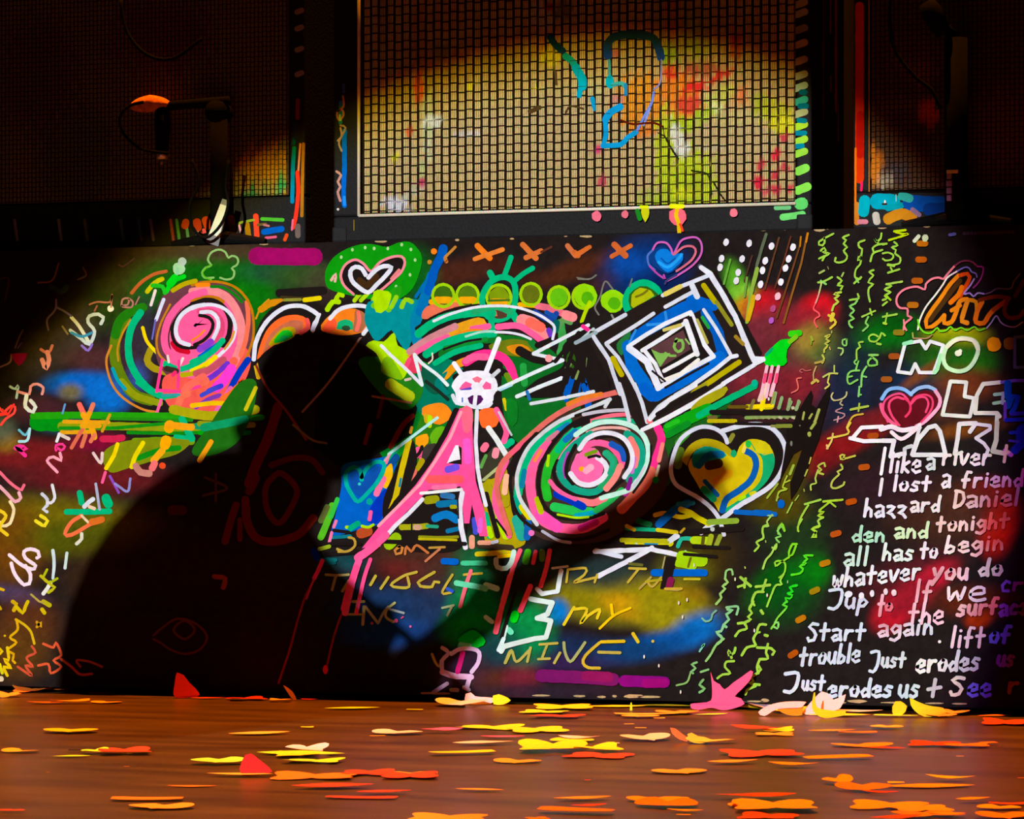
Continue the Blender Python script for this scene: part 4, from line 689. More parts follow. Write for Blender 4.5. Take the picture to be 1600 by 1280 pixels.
# ---- dots and rays
B.begin('painted_dots', 'rows of white dots in the top right area'); ch(*A4)
l_('5a6850', 26, '1490 30 1420 260 1380 480', jit=.15); l_('88b040', 34, '1420 300 1370 500 1340 720', jit=.2); l_('c8a810', 40, '1390 520 1350 700', jit=.2); l_('70503c', 14, '1590 60 1480 460'); l_('4a3028', 14, '1380 200 1320 400'); l_('60a838', 20, '1210 230 1160 420'); l_('70a040', 20, '1340 370 1320 520')
ch(*A5); l_('60381e', 18, '270 240 190 560 110 820'); l_('60301e', 20, '410 220 330 500 230 800'); l_('6a4020', 22, '520 300 420 620 330 900 250 1140'); l_('8a5a20', 26, '600 180 530 520 430 850 330 1200'); l_('b87808', 20, '525 220 515 330'); l_('c88010', 22, '605 180 585 280')
for p in ((192, 327), (436, 338), (120, 493), (387, 472), (90, 603), (350, 577), (67, 762), (298, 735)): d_('e8ecf4', 32, '%g %g' % p, 44, 15)
d_('f0b8c0', 32, '38 908', 40, 15); d_('f0c0c8', 33, '262 897', 46, 15); d_('b04a88', 32, '208 1038', 40, 20); d_('a050b0', 30, '188 1172', 38, 20)
ch(*A4)
for p in ((1177, 95), (1357, 103), (1142, 222), (1302, 224), (1130, 290), (1272, 330), (1257, 395)): d_('e0e4ec', 22, '%g %g' % p, 30, 15)
d_('b058c0', 20, '1530 705', 26, 20); d_('b04a80', 20, '1545 610', 26, 20)
B.begin('painted_brush_marks', 'green dab with pink and white tails right of the nested squares'); ch(*A7)
f_(BG, '120,510 110,420 180,330 230,280 290,230 400,220 410,280 370,340 360,420 370,480 330,520 220,530'); s_('30d010', 80, '410 160 510 150'); s_('70c018', 60, '400 250 470 190'); s_('00a868', 40, '130 400 200 330')
for x, x2 in ((140, 70), (200, 130), (270, 190)): l_('f0b8c8', 40, '%g 530 %g 700 %g %g' % (x, (x + x2) / 2, x2, 880 if x != 270 else 860)); l_('f04878', 42, '%g 620 %g 710' % (x - 15, x - 32))
l_('e8c0a0', 40, '90 860 80 960'); s_(YE, 50, '0 985 200 975'); l_('f0e000', 44, '90 930 75 1020'); l_('90a048', 26, '220 830 190 960'); l_('e8e8e0', 20, '160 890 160 910'); d_('00b890', 40, '0 722', 44); l_('dce6ee', 60, '0 500 100 450')
for a in ('310 880 280 1000', '400 900 380 1000', '500 920 480 1010'): l_('88a870', 36, a)
d_('b8c098', 20, '435 1000')
B.end()
# ---- lime handwriting columns (running downwards)
G1 = '98d044'; G2 = '80d060'
def col_text(label, crop, items):
    B.begin('handwriting', label); ch(*crop)
    for it in items: s_(it[0], it[1], it[2], jit=.12)
lbl = 'lime handwriting running down the board, '
col_text(lbl + 'short first column', A5, [(G1, 24, '895 185 790 240 730 280 730 310 770 320 795 290 790 230'), (G1, 26, '750 380 790 345 810 380 770 400 850 410 800 440 770 490'), (G1, 22, '730 470 790 440'), ('a0b860', 26, '735 635 790 605'), (G1, 26, '880 680 780 730 720 740'), (G2, 26, '750 720 810 760'), ('c0c880', 18, '760 740 730 870'), ('e0a090', 18, '730 870 710 930 690 980'), ('ff5a60', 18, '690 980 670 1040 730 1090 740 1120 690 1150 680 1190 710 1250')])
col_text(lbl + 'second column', A5, [(G1, 26, '1070 200 1000 230 1040 260 1010 300 1050 340 1010 380 1050 440 1030 490 960 515 910 500 920 460'), ('a0c860', 20, '1010 630 990 670'), (G1, 24, '940 680 990 720 940 770 1000 780 980 820'), ('b0d048', 28, '980 850 900 870 960 890 910 920 950 960 900 1000 880 1060'), ('d8c838', 50, '890 1100 870 1170'), ('d8c838', 30, '840 1110 920 1190 860 1260'), ('a0a858', 8, '830 560 840 590')])
col_text(lbl + 'third column', A5, [(G1, 24, '1250 260 1180 290 1190 340 1220 360 1210 440'), (G1, 22, '1210 440 1180 450 1170 490 1210 480 1210 440 1200 530 1150 590 1140 680 1200 700'), (G1, 26, '1210 680 1130 750'), (G2, 20, '1150 700 1180 740'), (G1, 24, '1170 870 1180 920 1080 940'), (G2, 24, '1170 930 1140 980 1080 1010 1130 1060 1080 1110 1130 1150 1070 1180 1090 1240 1110 1250')])
col_text(lbl + 'fourth column', A5, [(G1, 24, '1440 180 1430 240 1380 280 1360 240 1400 290'), (G1, 24, '1500 300 1400 310 1340 350 1350 390'), (G1, 24, '1450 370 1360 400 1330 440 1315 500'), (G1, 24, '1350 600 1300 620 1350 660 1310 700 1290 740 1350 760 1300 800 1290 860 1310 960'), ('90b870', 16, '1290 860 1300 900'), (G1, 22, '1370 1060 1220 1130'), (G1, 20, '1310 1040 1330 1110'), (G2, 22, '1290 1130 1260 1200 1290 1230 1230 1290')])
col_text(lbl + 'fifth column beside the orange dashes', A6, [('b8d808', 30, '130 160 260 145'), ('b8d808', 26, '150 170 230 190 290 190 70 260'), (G1, 22, '130 280 170 320 100 340 150 370 140 410 200 460 190 520 120 540'), (G1, 22, '0 410 60 400 120 430 100 480 30 490 0 470'), (G1, 34, '60 540 130 550'), (G1, 26, '190 590 60 630'), (G1, 20, '90 570 110 610'), ('a0c850', 26, '220 730 40 760'), (G1, 26, '40 760 100 780 20 820 90 850 20 890 50 920 0 940'), ('98d020', 26, '30 880 90 940'), (G1, 24, '0 1000 50 960'), (G1, 24, '160 1100 0 1130'), (G1, 20, '50 1090 30 1200'), ('a8d840', 30, '10 1200 40 1210'), (G1, 24, '0 310 40 300')])
col_text(lbl + 'middle of the second column', A7, [('b8c048', 22, '800 190 860 170 810 220 850 240 800 270 830 290 790 340 790 370'), ('b8c048', 26, '770 400 790 440 770 490'), ('b0a048', 30, '690 490 780 470'), ('c0a868', 16, '700 530 670 610 670 680'), ('c8b850', 36, '650 720 700 680 720 700'), ('d0b068', 12, '850 310 860 340'), ('b8c060', 12, '875 125 875 150')])
col_text(lbl + 'red tail left of the black spikes', A7, [('c06868', 10, '640 570 580 580 540 560 510 580 540 600'), ('e07060', 16, '530 660 480 670 490 730 490 790 420 830'), ('80a030', 14, '650 200 640 280'), ('90a830', 24, '640 190 660 230')])
col_text(lbl + 'middle of the third column', A7, [(G2, 20, '1040 220 1000 230 1000 280 1040 290 1045 220'), ('a0d070', 20, '950 320 1000 330 1000 370 980 400'), ('b8c860', 18, '905 520 905 590'), ('b8c860', 22, '780 650 850 610 940 610'), ('c8c858', 18, '850 620 830 710'), ('c8c858', 20, '830 710 850 740 800 780')])
col_text(lbl + 'lower third column curl', A7, [('c0c080', 18, '890 830 870 870 900 915 990 900 1040 860 1045 820'), ('b0a880', 18, '990 920 970 950 1000 970'), ('b08890', 16, '990 1000 920 1040 1020 1070 1000 1110 900 1140'), ('d09898', 18, '950 1100 940 1160')])
col_text(lbl + 'middle of the fourth column', A7, [(G1, 22, '1230 250 1180 260 1200 310 1160 340 1160 450'), (G2, 20, '1160 450 1130 480 1160 510 1180 470'), (G2, 20, '1170 500 1150 570'), (G2, 22, '1190 575 1110 580 1060 620 1055 690 1080 730 1170 680'), (G2, 20, '1110 640 1060 650'), ])
col_text(lbl + 'middle of the fifth column', A7, [(G1, 22, '1400 190 1350 165 1300 190 1310 240 1380 245 1420 200'), (G1, 26, '1420 210 1440 150 1480 180'), (G1, 30, '1390 270 1430 280'), ('88d060', 28, '1400 400 1300 400'), ('80d058', 24, '1330 420 1390 470 1390 510 1300 520 1290 470 1330 430'), ('80d068', 24, '1270 530 1220 620 1210 760'), ('80d070', 20, '1270 650 1220 640'), ('80d070', 22, '1190 760 1180 870'), ('80c868', 20, '1180 850 1210 850')])
col_text(lbl + 'crossed letters above the red spray', A7, [('a8c048', 30, '1290 980 1090 1020'), ('a8c048', 20, '1190 950 1180 1040'), ('d0b038', 22, '1230 1070 1130 1090 1080 1150 1050 1230'), ('c8b038', 24, '1090 1170 1060 1220')])
col_text(lbl + 'letters on the red spray', B5, [('d8c848', 24, '1080 0 1050 60 1060 130 830 185'), ('d8c060', 22, '890 130 870 220 820 300'), ('d8b068', 26, '820 260 830 300')])
col_text(lbl + 'letters beside the two lower orange dashes', B5, [('b8c048', 24, '1140 380 1040 410 980 420 970 380 1020 370 1010 410'), ('b0c050', 24, '980 480 1000 530 940 560 960 590 890 660 870 730 920 750 1010 710 1020 680'), ('b0c048', 24, '800 500 790 460 720 500 760 540 720 570 780 590'), ('a8c850', 20, '720 540 690 640 700 690 640 710 640 770'), ('c0b848', 14, '640 400 620 470'), ('b0c048', 18, '600 540 570 610'), ('a8c048', 12, '560 760 565 785')])
col_text(lbl + 'K shaped letters of the lower columns', B5, [('a0d030', 28, '1000 880 780 900'), ('a0d030', 26, '860 900 730 1010 790 1020 720 1060 780 1080'), ('a0d030', 20, '860 910 920 960'), ('a0d048', 26, '780 1080 720 1120 740 1180 650 1210 700 1240'), ('98d048', 26, '750 880 570 930'), ('98d040', 24, '610 940 560 1020 520 1100 500 1160'), ('90d040', 22, '540 1100 490 1190 500 1240'), ('98c048', 18, '430 910 370 1030'), ('90b840', 14, '500 830 460 890')])
col_text(lbl + 'squiggles below the black spikes', B5, [('a8c838', 18, '370 610 340 680 400 660'), ('a8c838', 20, '340 680 320 740 370 760 280 790 250 890'), ('a0d060', 20, '200 1050 140 1130 160 1180 100 1190 90 1260'), ('80d030', 22, '310 1150 270 1200 270 1270'), ('70d820', 30, '310 1180 340 1230'), ('90c070', 18, '150 1060 210 1060'), ('90b048', 22, '270 850 250 880')])
col_text(lbl + 'lower first column', C3, [(G1, 26, '150 0 100 20 90 90 100 150 20 200 50 240 0 300'), (G2, 24, '300 20 260 70 300 130 240 150 280 200'), (G1, 26, '250 220 240 280 200 260'), ('a0d858', 24, '240 230 190 330 130 400 95 500'), ('a0c060', 12, '125 180 128 200'), ('80d828', 30, '320 0 340 70'), ('98c838', 20, '500 0 490 70'), ('a0d838', 30, '740 10 650 50 700 80 650 140 700 140 690 90')])
col_text(lbl + 'looped lower column crossing the green patch', C3, [('78d820', 28, '480 220 430 220 390 310 390 360 430 340 470 240'), ('88d830', 22, '390 370 310 420 240 470 230 430 270 410 340 430 350 500 330 560 280 600'), ('90d840', 24, '330 560 290 640 310 680 240 690 190 800 140 930'), ('50e020', 28, '660 350 560 350 600 390 550 430 590 440 510 470 550 500 520 550 420 570'), ('20d820', 34, '480 690 400 710 430 760 380 780'), ('30e020', 22, '390 790 430 800 400 840 350 830 370 880'), ('58e030', 26, '370 870 320 910 370 930 340 970'), ('80e040', 22, '340 970 260 1060 230 1120 190 1180'), ('80d868', 26, '230 1110 270 1110 260 1180 220 1160'), ('b0d890', 10, '375 635 375 660')])
col_text(lbl + 'columns above the pink paper bird', C2, [('88c878', 18, '830 290 820 250 780 260 770 320'), ('90c868', 22, '770 320 790 350 750 380 770 400 730 440 740 470 700 520'), (G1, 24, '890 310 970 380'), (G1, 24, '930 320 920 390'), (G1, 22, '870 385 920 370'), (G1, 24, '1010 385 1120 370'), (G1, 22, '1090 330 1060 420'), (G1, 22, '1070 425 1010 430 980 500 1000 530'), (G1, 24, '990 500 960 560 980 590 950 620 970 640 930 660'), (G1, 24, '930 665 870 670'), (G1, 22, '920 670 940 710 880 730 850 770'), (G1, 26, '1050 570 1065 595'), ('70b090', 16, '590 630 620 655 660 640 670 600 700 570'), ('80c888', 20, '860 600 870 540 780 545'), ('80c888', 24, '790 560 830 570 780 600 800 640 760 680 780 700'), ('80c888', 24, '760 680 740 730 700 740 750 790 710 830'), ('88c870', 20, '760 790 700 840 660 910 620 965'), (G1, 22, '1090 680 1040 680 1020 740 1040 740'), (G1, 22, '1020 740 990 790 1010 840'), (G1, 24, '1000 845 940 860 900 920'), (G1, 26, '1080 762 1100 768'), (G1, 24, '1020 860 1130 865 1155 890 1140 915'), (G1, 22, '1105 830 1090 900 1105 945 1040 950'), (G1, 22, '1040 950 1020 1010 1030 1060'), (G1, 22, '850 860 840 900 800 920 800 880 820 940'), (G1, 20, '840 965 780 970 770 1010 810 1060 750 1070 710 1100'), (G1, 24, '1030 1000 1050 1030 1020 1060 970 1090'), (G1, 24, '970 1090 990 1120 960 1140 1040 1150'), (G1, 22, '1010 1160 940 1190 930 1225'), ('78b870', 20, '550 975 510 990 540 1020 500 1050 520 1060'), ('80b060', 16, '500 1060 470 1130 390 1155'), ('80b870', 20, '580 1050 640 1030'), ('78b868', 22, '600 1110 570 1150 610 1180 570 1210'), ('a0c080', 8, '575 870 575 890'), ('a8d060', 10, '925 230 928 240'), ('70c8b0', 14, '590 850 610 830 570 890')])
# orange dash column
B.begin('painted_dashes', 'column of short orange dashes left of the white lyrics')
for u, v, a, c in ((1442, 381, 0, 'b86808'), (1440, 406, 0, 'b05408'), (1434, 439, 0, 'b05810'), (1427, 477, 0, 'b06810'), (1405, 520, 0, '8a7818'), (1398, 557, 0, '9a4c18'), (1386, 593, 0, '9a5418'), (1365, 681, 5, 'a84810'), (1351, 730, 8, 'b05010'), (1331, 784, 12, 'b04c08'), (1307, 834, 14, 'b05010'), (1290, 880, 16, 'b07808'), (1274, 923, 24, '988008'), (1252, 967, 28, 'b07008'), (1240, 1022, 34, 'a85008')):
    ch(*FU); k_, s__ = math.cos(math.radians(a)), math.sin(math.radians(a)); l_(c, 10.5, '%g %g %g %g' % (u - 5 * k_, v + 5 * s__, u + 5 * k_, v - 5 * s__))
B.begin('painted_dots', 'pale and orange dots at the top right corner'); ch(*A6)
s_('d0e0c0', 50, '360 270 410 215'); d_('c8dcb0', 36, '483 235', 42, 20); s_('5a60b0', 40, '760 200 820 190'); 
for i in range(14): d_('403448', 22, '%g %g' % (930 + i * 42, 185 - i * 1.5), 22)
ch(*A8); d_('f0a008', 82, '1262 280', 84); d_('806008', 70, '1440 270', 76)
# ---- orange cursive word with outlines
B.begin('painted_word', 'orange cursive word outlined in white, pink and lime'); ch(*A6)
f_('14100e', '430,1260 480,1000 700,700 870,620 1000,640 960,800 1000,880 1300,900 1600,700 1620,1180 1300,1180 1150,1240 800,1250')
O1 = 'e88a10'; s_(O1, 50, '860 660 760 770 650 930 540 1080 490 1180 500 1250 560 1240 640 1180 700 1110'); s_('d84808', 50, '880 660 960 640 990 680 950 770 880 900'); s_('e87808', 60, '900 790 860 880 770 970'); s_('4a3010', 60, '880 720 760 870 700 950 600 1080 540 1170')
s_(O1, 56, '700 1110 700 1200 780 1190 830 1090 880 950 960 930'); s_(O1, 50, '780 1060 880 1000'); s_('e08a18', 60, '960 960 920 1080 900 1180 960 1200'); s_('d88810', 50, '990 940 1060 960 1070 1060'); s_('e07010', 60, '1130 960 1070 1080 1060 1190 1150 1200 1200 1120 1260 1050'); s_('a84808', 60, '1260 1050 1330 1000 1400 950'); s_('703008', 50, '1420 940 1380 1060 1430 1140 1550 1130 1600 1060'); s_('502008', 50, '1500 900 1560 800 1600 720'); s_('702808', 50, '1100 940 1280 900 1440 920')
s_('f08090', 26, '240 1275 250 1210 330 1140 285 1120 280 1040 200 1030 160 980 165 900 230 830 320 795 400 790 480 820 490 760 560 700 640 685 690 700 740 640 820 550'); s_('803050', 20, '820 550 900 500 1000 500 1080 560'); s_('a03088', 20, '1080 560 1140 570 1130 660 1080 750 1030 800'); s_('f0f0e0', 20, '400 1275 420 1170 490 1020 600 880 680 770 740 680 850 610'); s_('8070c8', 18, '850 610 930 570 980 575 1010 620 1060 640 1070 680'); s_('a890d8', 20, '1040 700 990 780 920 870 990 860 1030 900 1080 860 1150 870'); s_('706078', 16, '1170 870 1230 850 1300 810 1450 810 1490 730 1560 640'); s_('a0a0c0', 16, '1180 1260 1230 1200 1290 1120 1340 1190 1400 1230 1500 1245 1590 1190')
ch(*A8); s_('70e020', 20, '400 0 415 70 470 140 550 150 620 90 650 130 720 120 770 80 820 120 890 90 960 120 1040 80 1090 120 1160 100'); s_('f09090', 20, '240 0 245 70 270 120'); s_('98a848', 20, '340 150 345 200'); s_('b08a60', 16, '350 210 500 210 560 170')
# ---- block letters NO L / heart LEE / TAKE
B.begin('lettering', 'white outlined block letters reading NO'); ch(*A8); X = 'e4ecee'
c_(X, 44, '255 270 430 240 490 330 540 245 690 290 580 600 420 600 370 500 320 610 170 590 200 480'); s_('90e8b0', 50, '240 275 330 250'); s_('a0f0b0', 50, '660 400 620 560 590 600')
o_('c0f0b8', 54, '900 210 1040 240 1085 340 1040 470 960 560 850 585 730 540 690 440 720 320 800 240'); s_('e8f0c8', 50, '730 310 820 235 920 215 1030 240 1080 330'); d_('e0ecc8', 40, '858 380', 36); d_('e8f0d0', 22, '880 355')
ch(*A8); l_('506878', 40, '1600 190 1500 200 1500 540 1600 540')
B.begin('painted_heart', 'pink and blue layered heart among the block letters'); ch(*A8)
f_('60101c', '60,880 200,820 330,870 470,800 620,860 640,980 480,1140 250,1230 100,1150 20,1000'); s_('80b8f0', 46, '-10 900 60 800 170 775 260 800 325 850'); s_('98c0f0', 46, '325 840 400 780 520 760 600 800'); s_('f0a8c8', 46, '600 810 650 890 640 980 560 1080 460 1170 380 1210'); s_('f06088', 46, '-20 960 0 1040 60 1130 150 1200'); s_('f05088', 26, '60 1160 10 1040 20 930 100 860 210 840 280 900 310 960'); s_('f04878', 30, '190 1200 110 1100 70 990 90 920 160 880 240 900'); s_('f03868', 30, '260 1100 310 1040 310 950 250 890'); s_('e84070', 26, '320 950 370 880 470 850 550 880 570 960 530 1060 440 1160'); s_('f04878', 26, '320 960 390 890 480 880 520 950 490 1050')
ch(*B6); s_('f0e8f0', 60, '-20 80 100 50 220 90 420 60'); s_('f8e0e8', 50, '100 110 210 190 340 110 420 30')
B.begin('lettering', 'white outlined block letters reading LEE'); ch(*A8)
c_('dce4d8', 48, '770 700 950 710 930 870 1040 890 990 1100 680 1080', ) ; l_('e0e8d0', 52, '1330 710 1140 730 1070 860 1050 1060 1300 1060 1330 1100'); l_('dcecd0', 50, '1300 1080 1290 1250'); l_('90c8a8', 44, '1360 840 1270 850'); l_('98d0a8', 44, '1380 930 1260 950'); l_('98a0c0', 40, '1370 830 1360 950'); l_('6a58c8', 40, '1350 710 1500 690 1600 690'); l_('0848b0', 90, '1420 720 1420 860 1450 900 1420 980'); l_('1040c0', 60, '1450 870 1540 880 1500 1000 1460 1060'); l_('3028b8', 50, '1460 1070 1600 1060'); l_('6a38c0', 40, '1390 950 1390 1140'); l_('1828c0', 50, '1400 1140 1600 1130')  # blues and purples at the right end paint in the spotlight's rim
B.begin('lettering', 'white outlined block letters reading TAKE'); ch(*B6)
l_('eceef0', 50, '-340 180 -240 60 0 50', ); l_('e4e8ec', 56, '0 210 130 210 90 390 220 360'); l_('e8ecf0', 50, '-370 180 -220 215 0 210')
c_('dce4e4', 56, '520 60 600 40 650 100 715 370 340 370 400 200'); l_('d8dce0', 44, '420 60 380 220 330 370'); s_('c8d0d0', 50, '250 370 250 300 330 270')
l_('dcdcdc', 56, '820 360 850 200 870 20 1060 10 990 110'); l_('dcdcdc', 44, '1060 20 1220 40 1220 80 1060 180 1150 240 1200 310 1180 360'); l_('ccd4b8', 60, '1300 0 1290 200 1250 330 1370 350'); l_('d8dcd0', 40, '830 370 900 340'); l_('c060d0', 60, '1390 320 1460 370'); l_('1828b0', 110, '1600 60 1560 100 1570 250 1500 320'); l_('2030b8', 44, '1450 120 1560 110'); l_('4030b0', 34, '1440 210 1540 220')  # right-end blues again paint in the light's rim
# ---- stroke font for the white lyrics
FONT = {
'a': ['.1 .05 .5 -.05 .85 .1 .85 .5 .7 .95 .3 1.05 .1 .8 .4 .55 .8 .6', '.85 .5 .98 1.0'], 'b': ['.25 -.7 .15 1.0', '.2 .5 .5 .3 .85 .5 .8 .85 .5 1 .2 .9'], 'c': ['.85 .15 .5 0 .15 .4 .3 .9 .85 .9'], 'd': ['.85 -.7 .8 .3 .9 1', '.8 .4 .4 .25 .1 .6 .3 1 .8 .8'],
'e': ['.12 .55 .85 .42 .8 .08 .45 -.02 .12 .3 .14 .8 .5 1.03 .95 .9'], 'f': ['.9 -.55 .55 -.6 .4 -.2 .4 1', '.1 .25 .8 .2'], 'g': ['.85 .2 .4 0 .1 .4 .4 .8 .8 .5', '.85 .1 .9 1.2 .5 1.5 .1 1.35'], 'h': ['.2 -.7 .15 1', '.2 .5 .5 .15 .8 .4 .85 1'],
'i': ['.5 .1 .5 1', '.5 -.35 .52 -.33'], 'j': ['.1 -.6 .8 -.6 .8 .6 .4 1.1 .1 .9'], 'k': ['.2 -.7 .15 1', '.8 .1 .25 .5 .85 1'], 'l': ['.5 -.7 .45 1'], 'm': ['.05 0 .05 1', '.05 .4 .25 .05 .45 .3 .45 1', '.45 .4 .7 .05 .9 .35 .9 1'], 'n': ['.15 .05 .15 1', '.15 .5 .5 .05 .8 .4 .85 1'],
'o': ['.5 .05 .1 .4 .25 .9 .7 .95 .9 .5 .75 .1 .5 .05'], 'p': ['.2 .1 .1 1.7', '.2 .4 .55 .05 .9 .4 .6 .8 .2 .8'], 'r': ['.2 .05 .2 1', '.2 .5 .45 .1 .85 .1'], 's': ['.85 .1 .4 0 .2 .3 .7 .55 .75 .85 .4 1 .1 .9'], 't': ['.45 -.6 .45 1', '.05 .1 .9 .05'],
'u': ['.15 0 .15 .7 .45 1 .8 .7 .85 0', '.85 .5 .9 1'], 'v': ['.1 0 .45 1 .9 0'], 'w': ['.05 0 .2 1 .5 .3 .75 1 .95 0'], 'y': ['.1 0 .3 .6 .6 .5', '.9 -.1 .5 .8 .1 1.5'], 'z': ['.1 .05 .5 .0 .85 .08 .6 .4 .15 .7 .6 .75 .95 1.1'],
'I': ['.5 -.7 .45 1'], 'D': ['.2 -.6 .2 1', '.1 -.6 .8 -.4 .95 .2 .7 .8 .2 1'], 'J': ['.05 -.6 .85 -.65 .85 .6 .5 1.1 .15 1'], 'S': ['.9 -.5 .4 -.6 .1 -.3 .6 .1 .85 .5 .7 1 .2 1.1 .1 .8'], '+': ['.5 -.2 .45 1', '.05 .5 .95 .35'], '.': ['.5 .9 .52 .92'], 'W': ['.05 -.4 .15 1 .5 .2 .8 1 .95 -.4'], "W'": []}
def word(txt, u0, u1, vb, xh, hx='e6e2ec', wd=5.7, rise=0, hx2=None):
    n = sum(1.0 if c not in 'il.I' else .55 for c in txt); pos = u0; unit = (u1 - u0) / n
    c1 = tuple(int(hx[i:i+2], 16) for i in (0, 2, 4)); c2 = tuple(int((hx2 or hx)[i:i+2], 16) for i in (0, 2, 4))
    for c in txt:
        ww = unit * (1.0 if c not in 'il.I' else .55); f = (pos - u0) / max(1, u1 - u0)
        cc = '%02x%02x%02x' % tuple(int(a + (b - a) * f) for a, b in zip(c1, c2))
        for st in FONT[c]:
            q = [float(t) for t in st.split()]; P = []
            for a, b in zip(q[::2], q[1::2]):
                x = pos + ww * (.08 + .84 * a) + random.uniform(-.3, .3); y = vb - xh * (1 - b) - rise * (x - u0) / max(1, u1 - u0); P.append('%g %g' % (x + (1 - b) * xh * .14, y))
            ch(*FU); s_(cc, wd, ' '.join(P), jit=.08)
        pos += ww
LY = [  # purple and blue line ends carry the spotlight's blue fringe as colour
 ('like a river', [('I', 1372, 1384, 741, 24, 'f2f2f6'), ('like', 1388, 1440, 738, 18), ('a', 1446, 1462, 733, 16, 'd0dcdc'), ('river', 1470, 1550, 726, 16, 'e8e0e0'), ('t', 1564, 1577, 722, 16, 'e8c0b8')]),
 ('I lost a friend', [('I', 1370, 1382, 774, 15), ('lost', 1394, 1456, 767, 14), ('a', 1470, 1486, 761, 18), ('friend', 1500, 1600, 762, 15, 'e8d8dc', 5.7, 3, 'd88ad0')]),
 ('hazard and a name', [('hazz', 1348, 1418, 807, 16, 'dfe4f0'), ('ard', 1421, 1470, 799, 14, 'e4e0e0'), ('Daniel', 1487, 1594, 793, 16, 'f0d4cc', 5.8, 4, 'c8a0c0')]),
 ('den and tonight', [('den', 1330, 1384, 846, 14, 'a8e0c0'), ('and', 1396, 1452, 840, 14, 'c8e8b8'), ('tonight', 1461, 1578, 831, 14, 'e8c8c0', 5.8, 7)]),
 ('all has to begin', [('all', 1317, 1358, 883, 17, 'c0e4d4'), ('has', 1377, 1429, 875, 15, 'd8ece4'), ('to', 1436, 1466, 872, 15), ('begin', 1474, 1570, 864, 15, 'ece0e0', 5.8, 6, 'f09a90')]),
 ('whatever you do', [('whatever', 1300, 1440, 918, 17, 'dfe8ee', 5.7, 14), ('you', 1455, 1514, 905, 16, 'e8c0c8', 7), ('do', 1527, 1568, 899, 15, 'd8d0c8', 7)]),
 ('give up to the surface If we', [('J', 1290, 1318, 950, 17, 'c8dcec'), ('up', 1318, 1358, 950, 15, 'c8d4e8'), ('t', 1370, 1382, 962, 20, 'f0c0d0'), ('o', 1382, 1396, 954, 11, 'f09ab0'), ('If', 1428, 1458, 940, 20, 'f0c0cc'), ('we', 1476, 1544, 938, 20, 'ecdce0'), ('c', 1562, 1580, 925, 17, '8058d8'), ('r', 1580, 1600, 922, 12, '8a3a90'), ('the', 1417, 1476, 974, 19, 'f0c4d4'), ('surf', 1494, 1560, 962, 15, 'ecbcb8', 7, 4, 'f06a6a'), ('ace', 1560, 1606, 962, 15, '8a48c0', 7, 4, '5a3060')]),
 ('Start again lift of', [('Start', 1260, 1354, 1000, 16, 'c8dcea', 5.8), ('again', 1370, 1460, 994, 16, 'dcc8d8', 5.8, 4, 'c8dce8'), ('.', 1466, 1472, 1004, 16), ('lift', 1484, 1540, 1011, 19, 'ecd8d8'), ('of', 1544, 1580, 1004, 16, '6a70e8', 7)]),
 ('trouble just erodes us', [('trouble', 1248, 1345, 1040, 17, 'c4d8e8', 5.8, 6.6), ('J', 1356, 1374, 1048, 18, 'c8dcec'), ('ust', 1376, 1416, 1042, 14, 'ccdce4'), ('erodes', 1430, 1532, 1050, 18, 'e4ece8', 6.8, 4, 'c0d8d0'), ('us', 1557, 1585, 1040, 15, '7a3aa0', 7)]),
 ('Just erodes us and see', [('J', 1221, 1250, 1080, 17, 'c4dcf0', 6.6), ('ust', 1252, 1290, 1078, 14, 'c4dcf0'), ('erodes', 1292, 1396, 1088, 16, 'c4dcec', 6.6), ('us', 1402, 1438, 1089, 18, 'c4dce4', 6.6), ('+', 1446, 1472, 1088, 22, 'b8c0c4', 6.6), ('S', 1482, 1508, 1084, 16, 'd8e4c8', 6.6), ('ee', 1510, 1550, 1087, 18, '6a70f0', 6.6), ('r', 1572, 1594, 1082, 16, '8a4a50', 7)]),
]
for lb, ws in LY:
    B.begin('handwriting', 'white handwritten lyric line reading ' + lb)
    for a in ws: word(*a)
B.begin('painted_dots', 'white dots under the word whatever'); ch(*C3)
d_('dce8f0', 48, '1068 790', 38, -20); d_('e4e8f0', 32, '1215 805', 38); d_('e4e8f0', 26, '1335 780', 40); d_('e8dce4', 26, '1490 760', 36); ch(*C4); d_('f0e0e8', 30, '130 772', 38)
# small bright specks of white paint
B.begin('paint_specks', 'tiny white paint specks'); ch(*FU)
for u, v in ((1008, 1026), (1031, 1040), (1065, 1081), (1075, 937), (1062, 942), (1086, 883), (706, 1020), (1068, 964), (1150, 905), (1200, 930), (1180, 985)): d_('d8dcc8', 1.3, '%g %g' % (u, v), 3)
B.end()
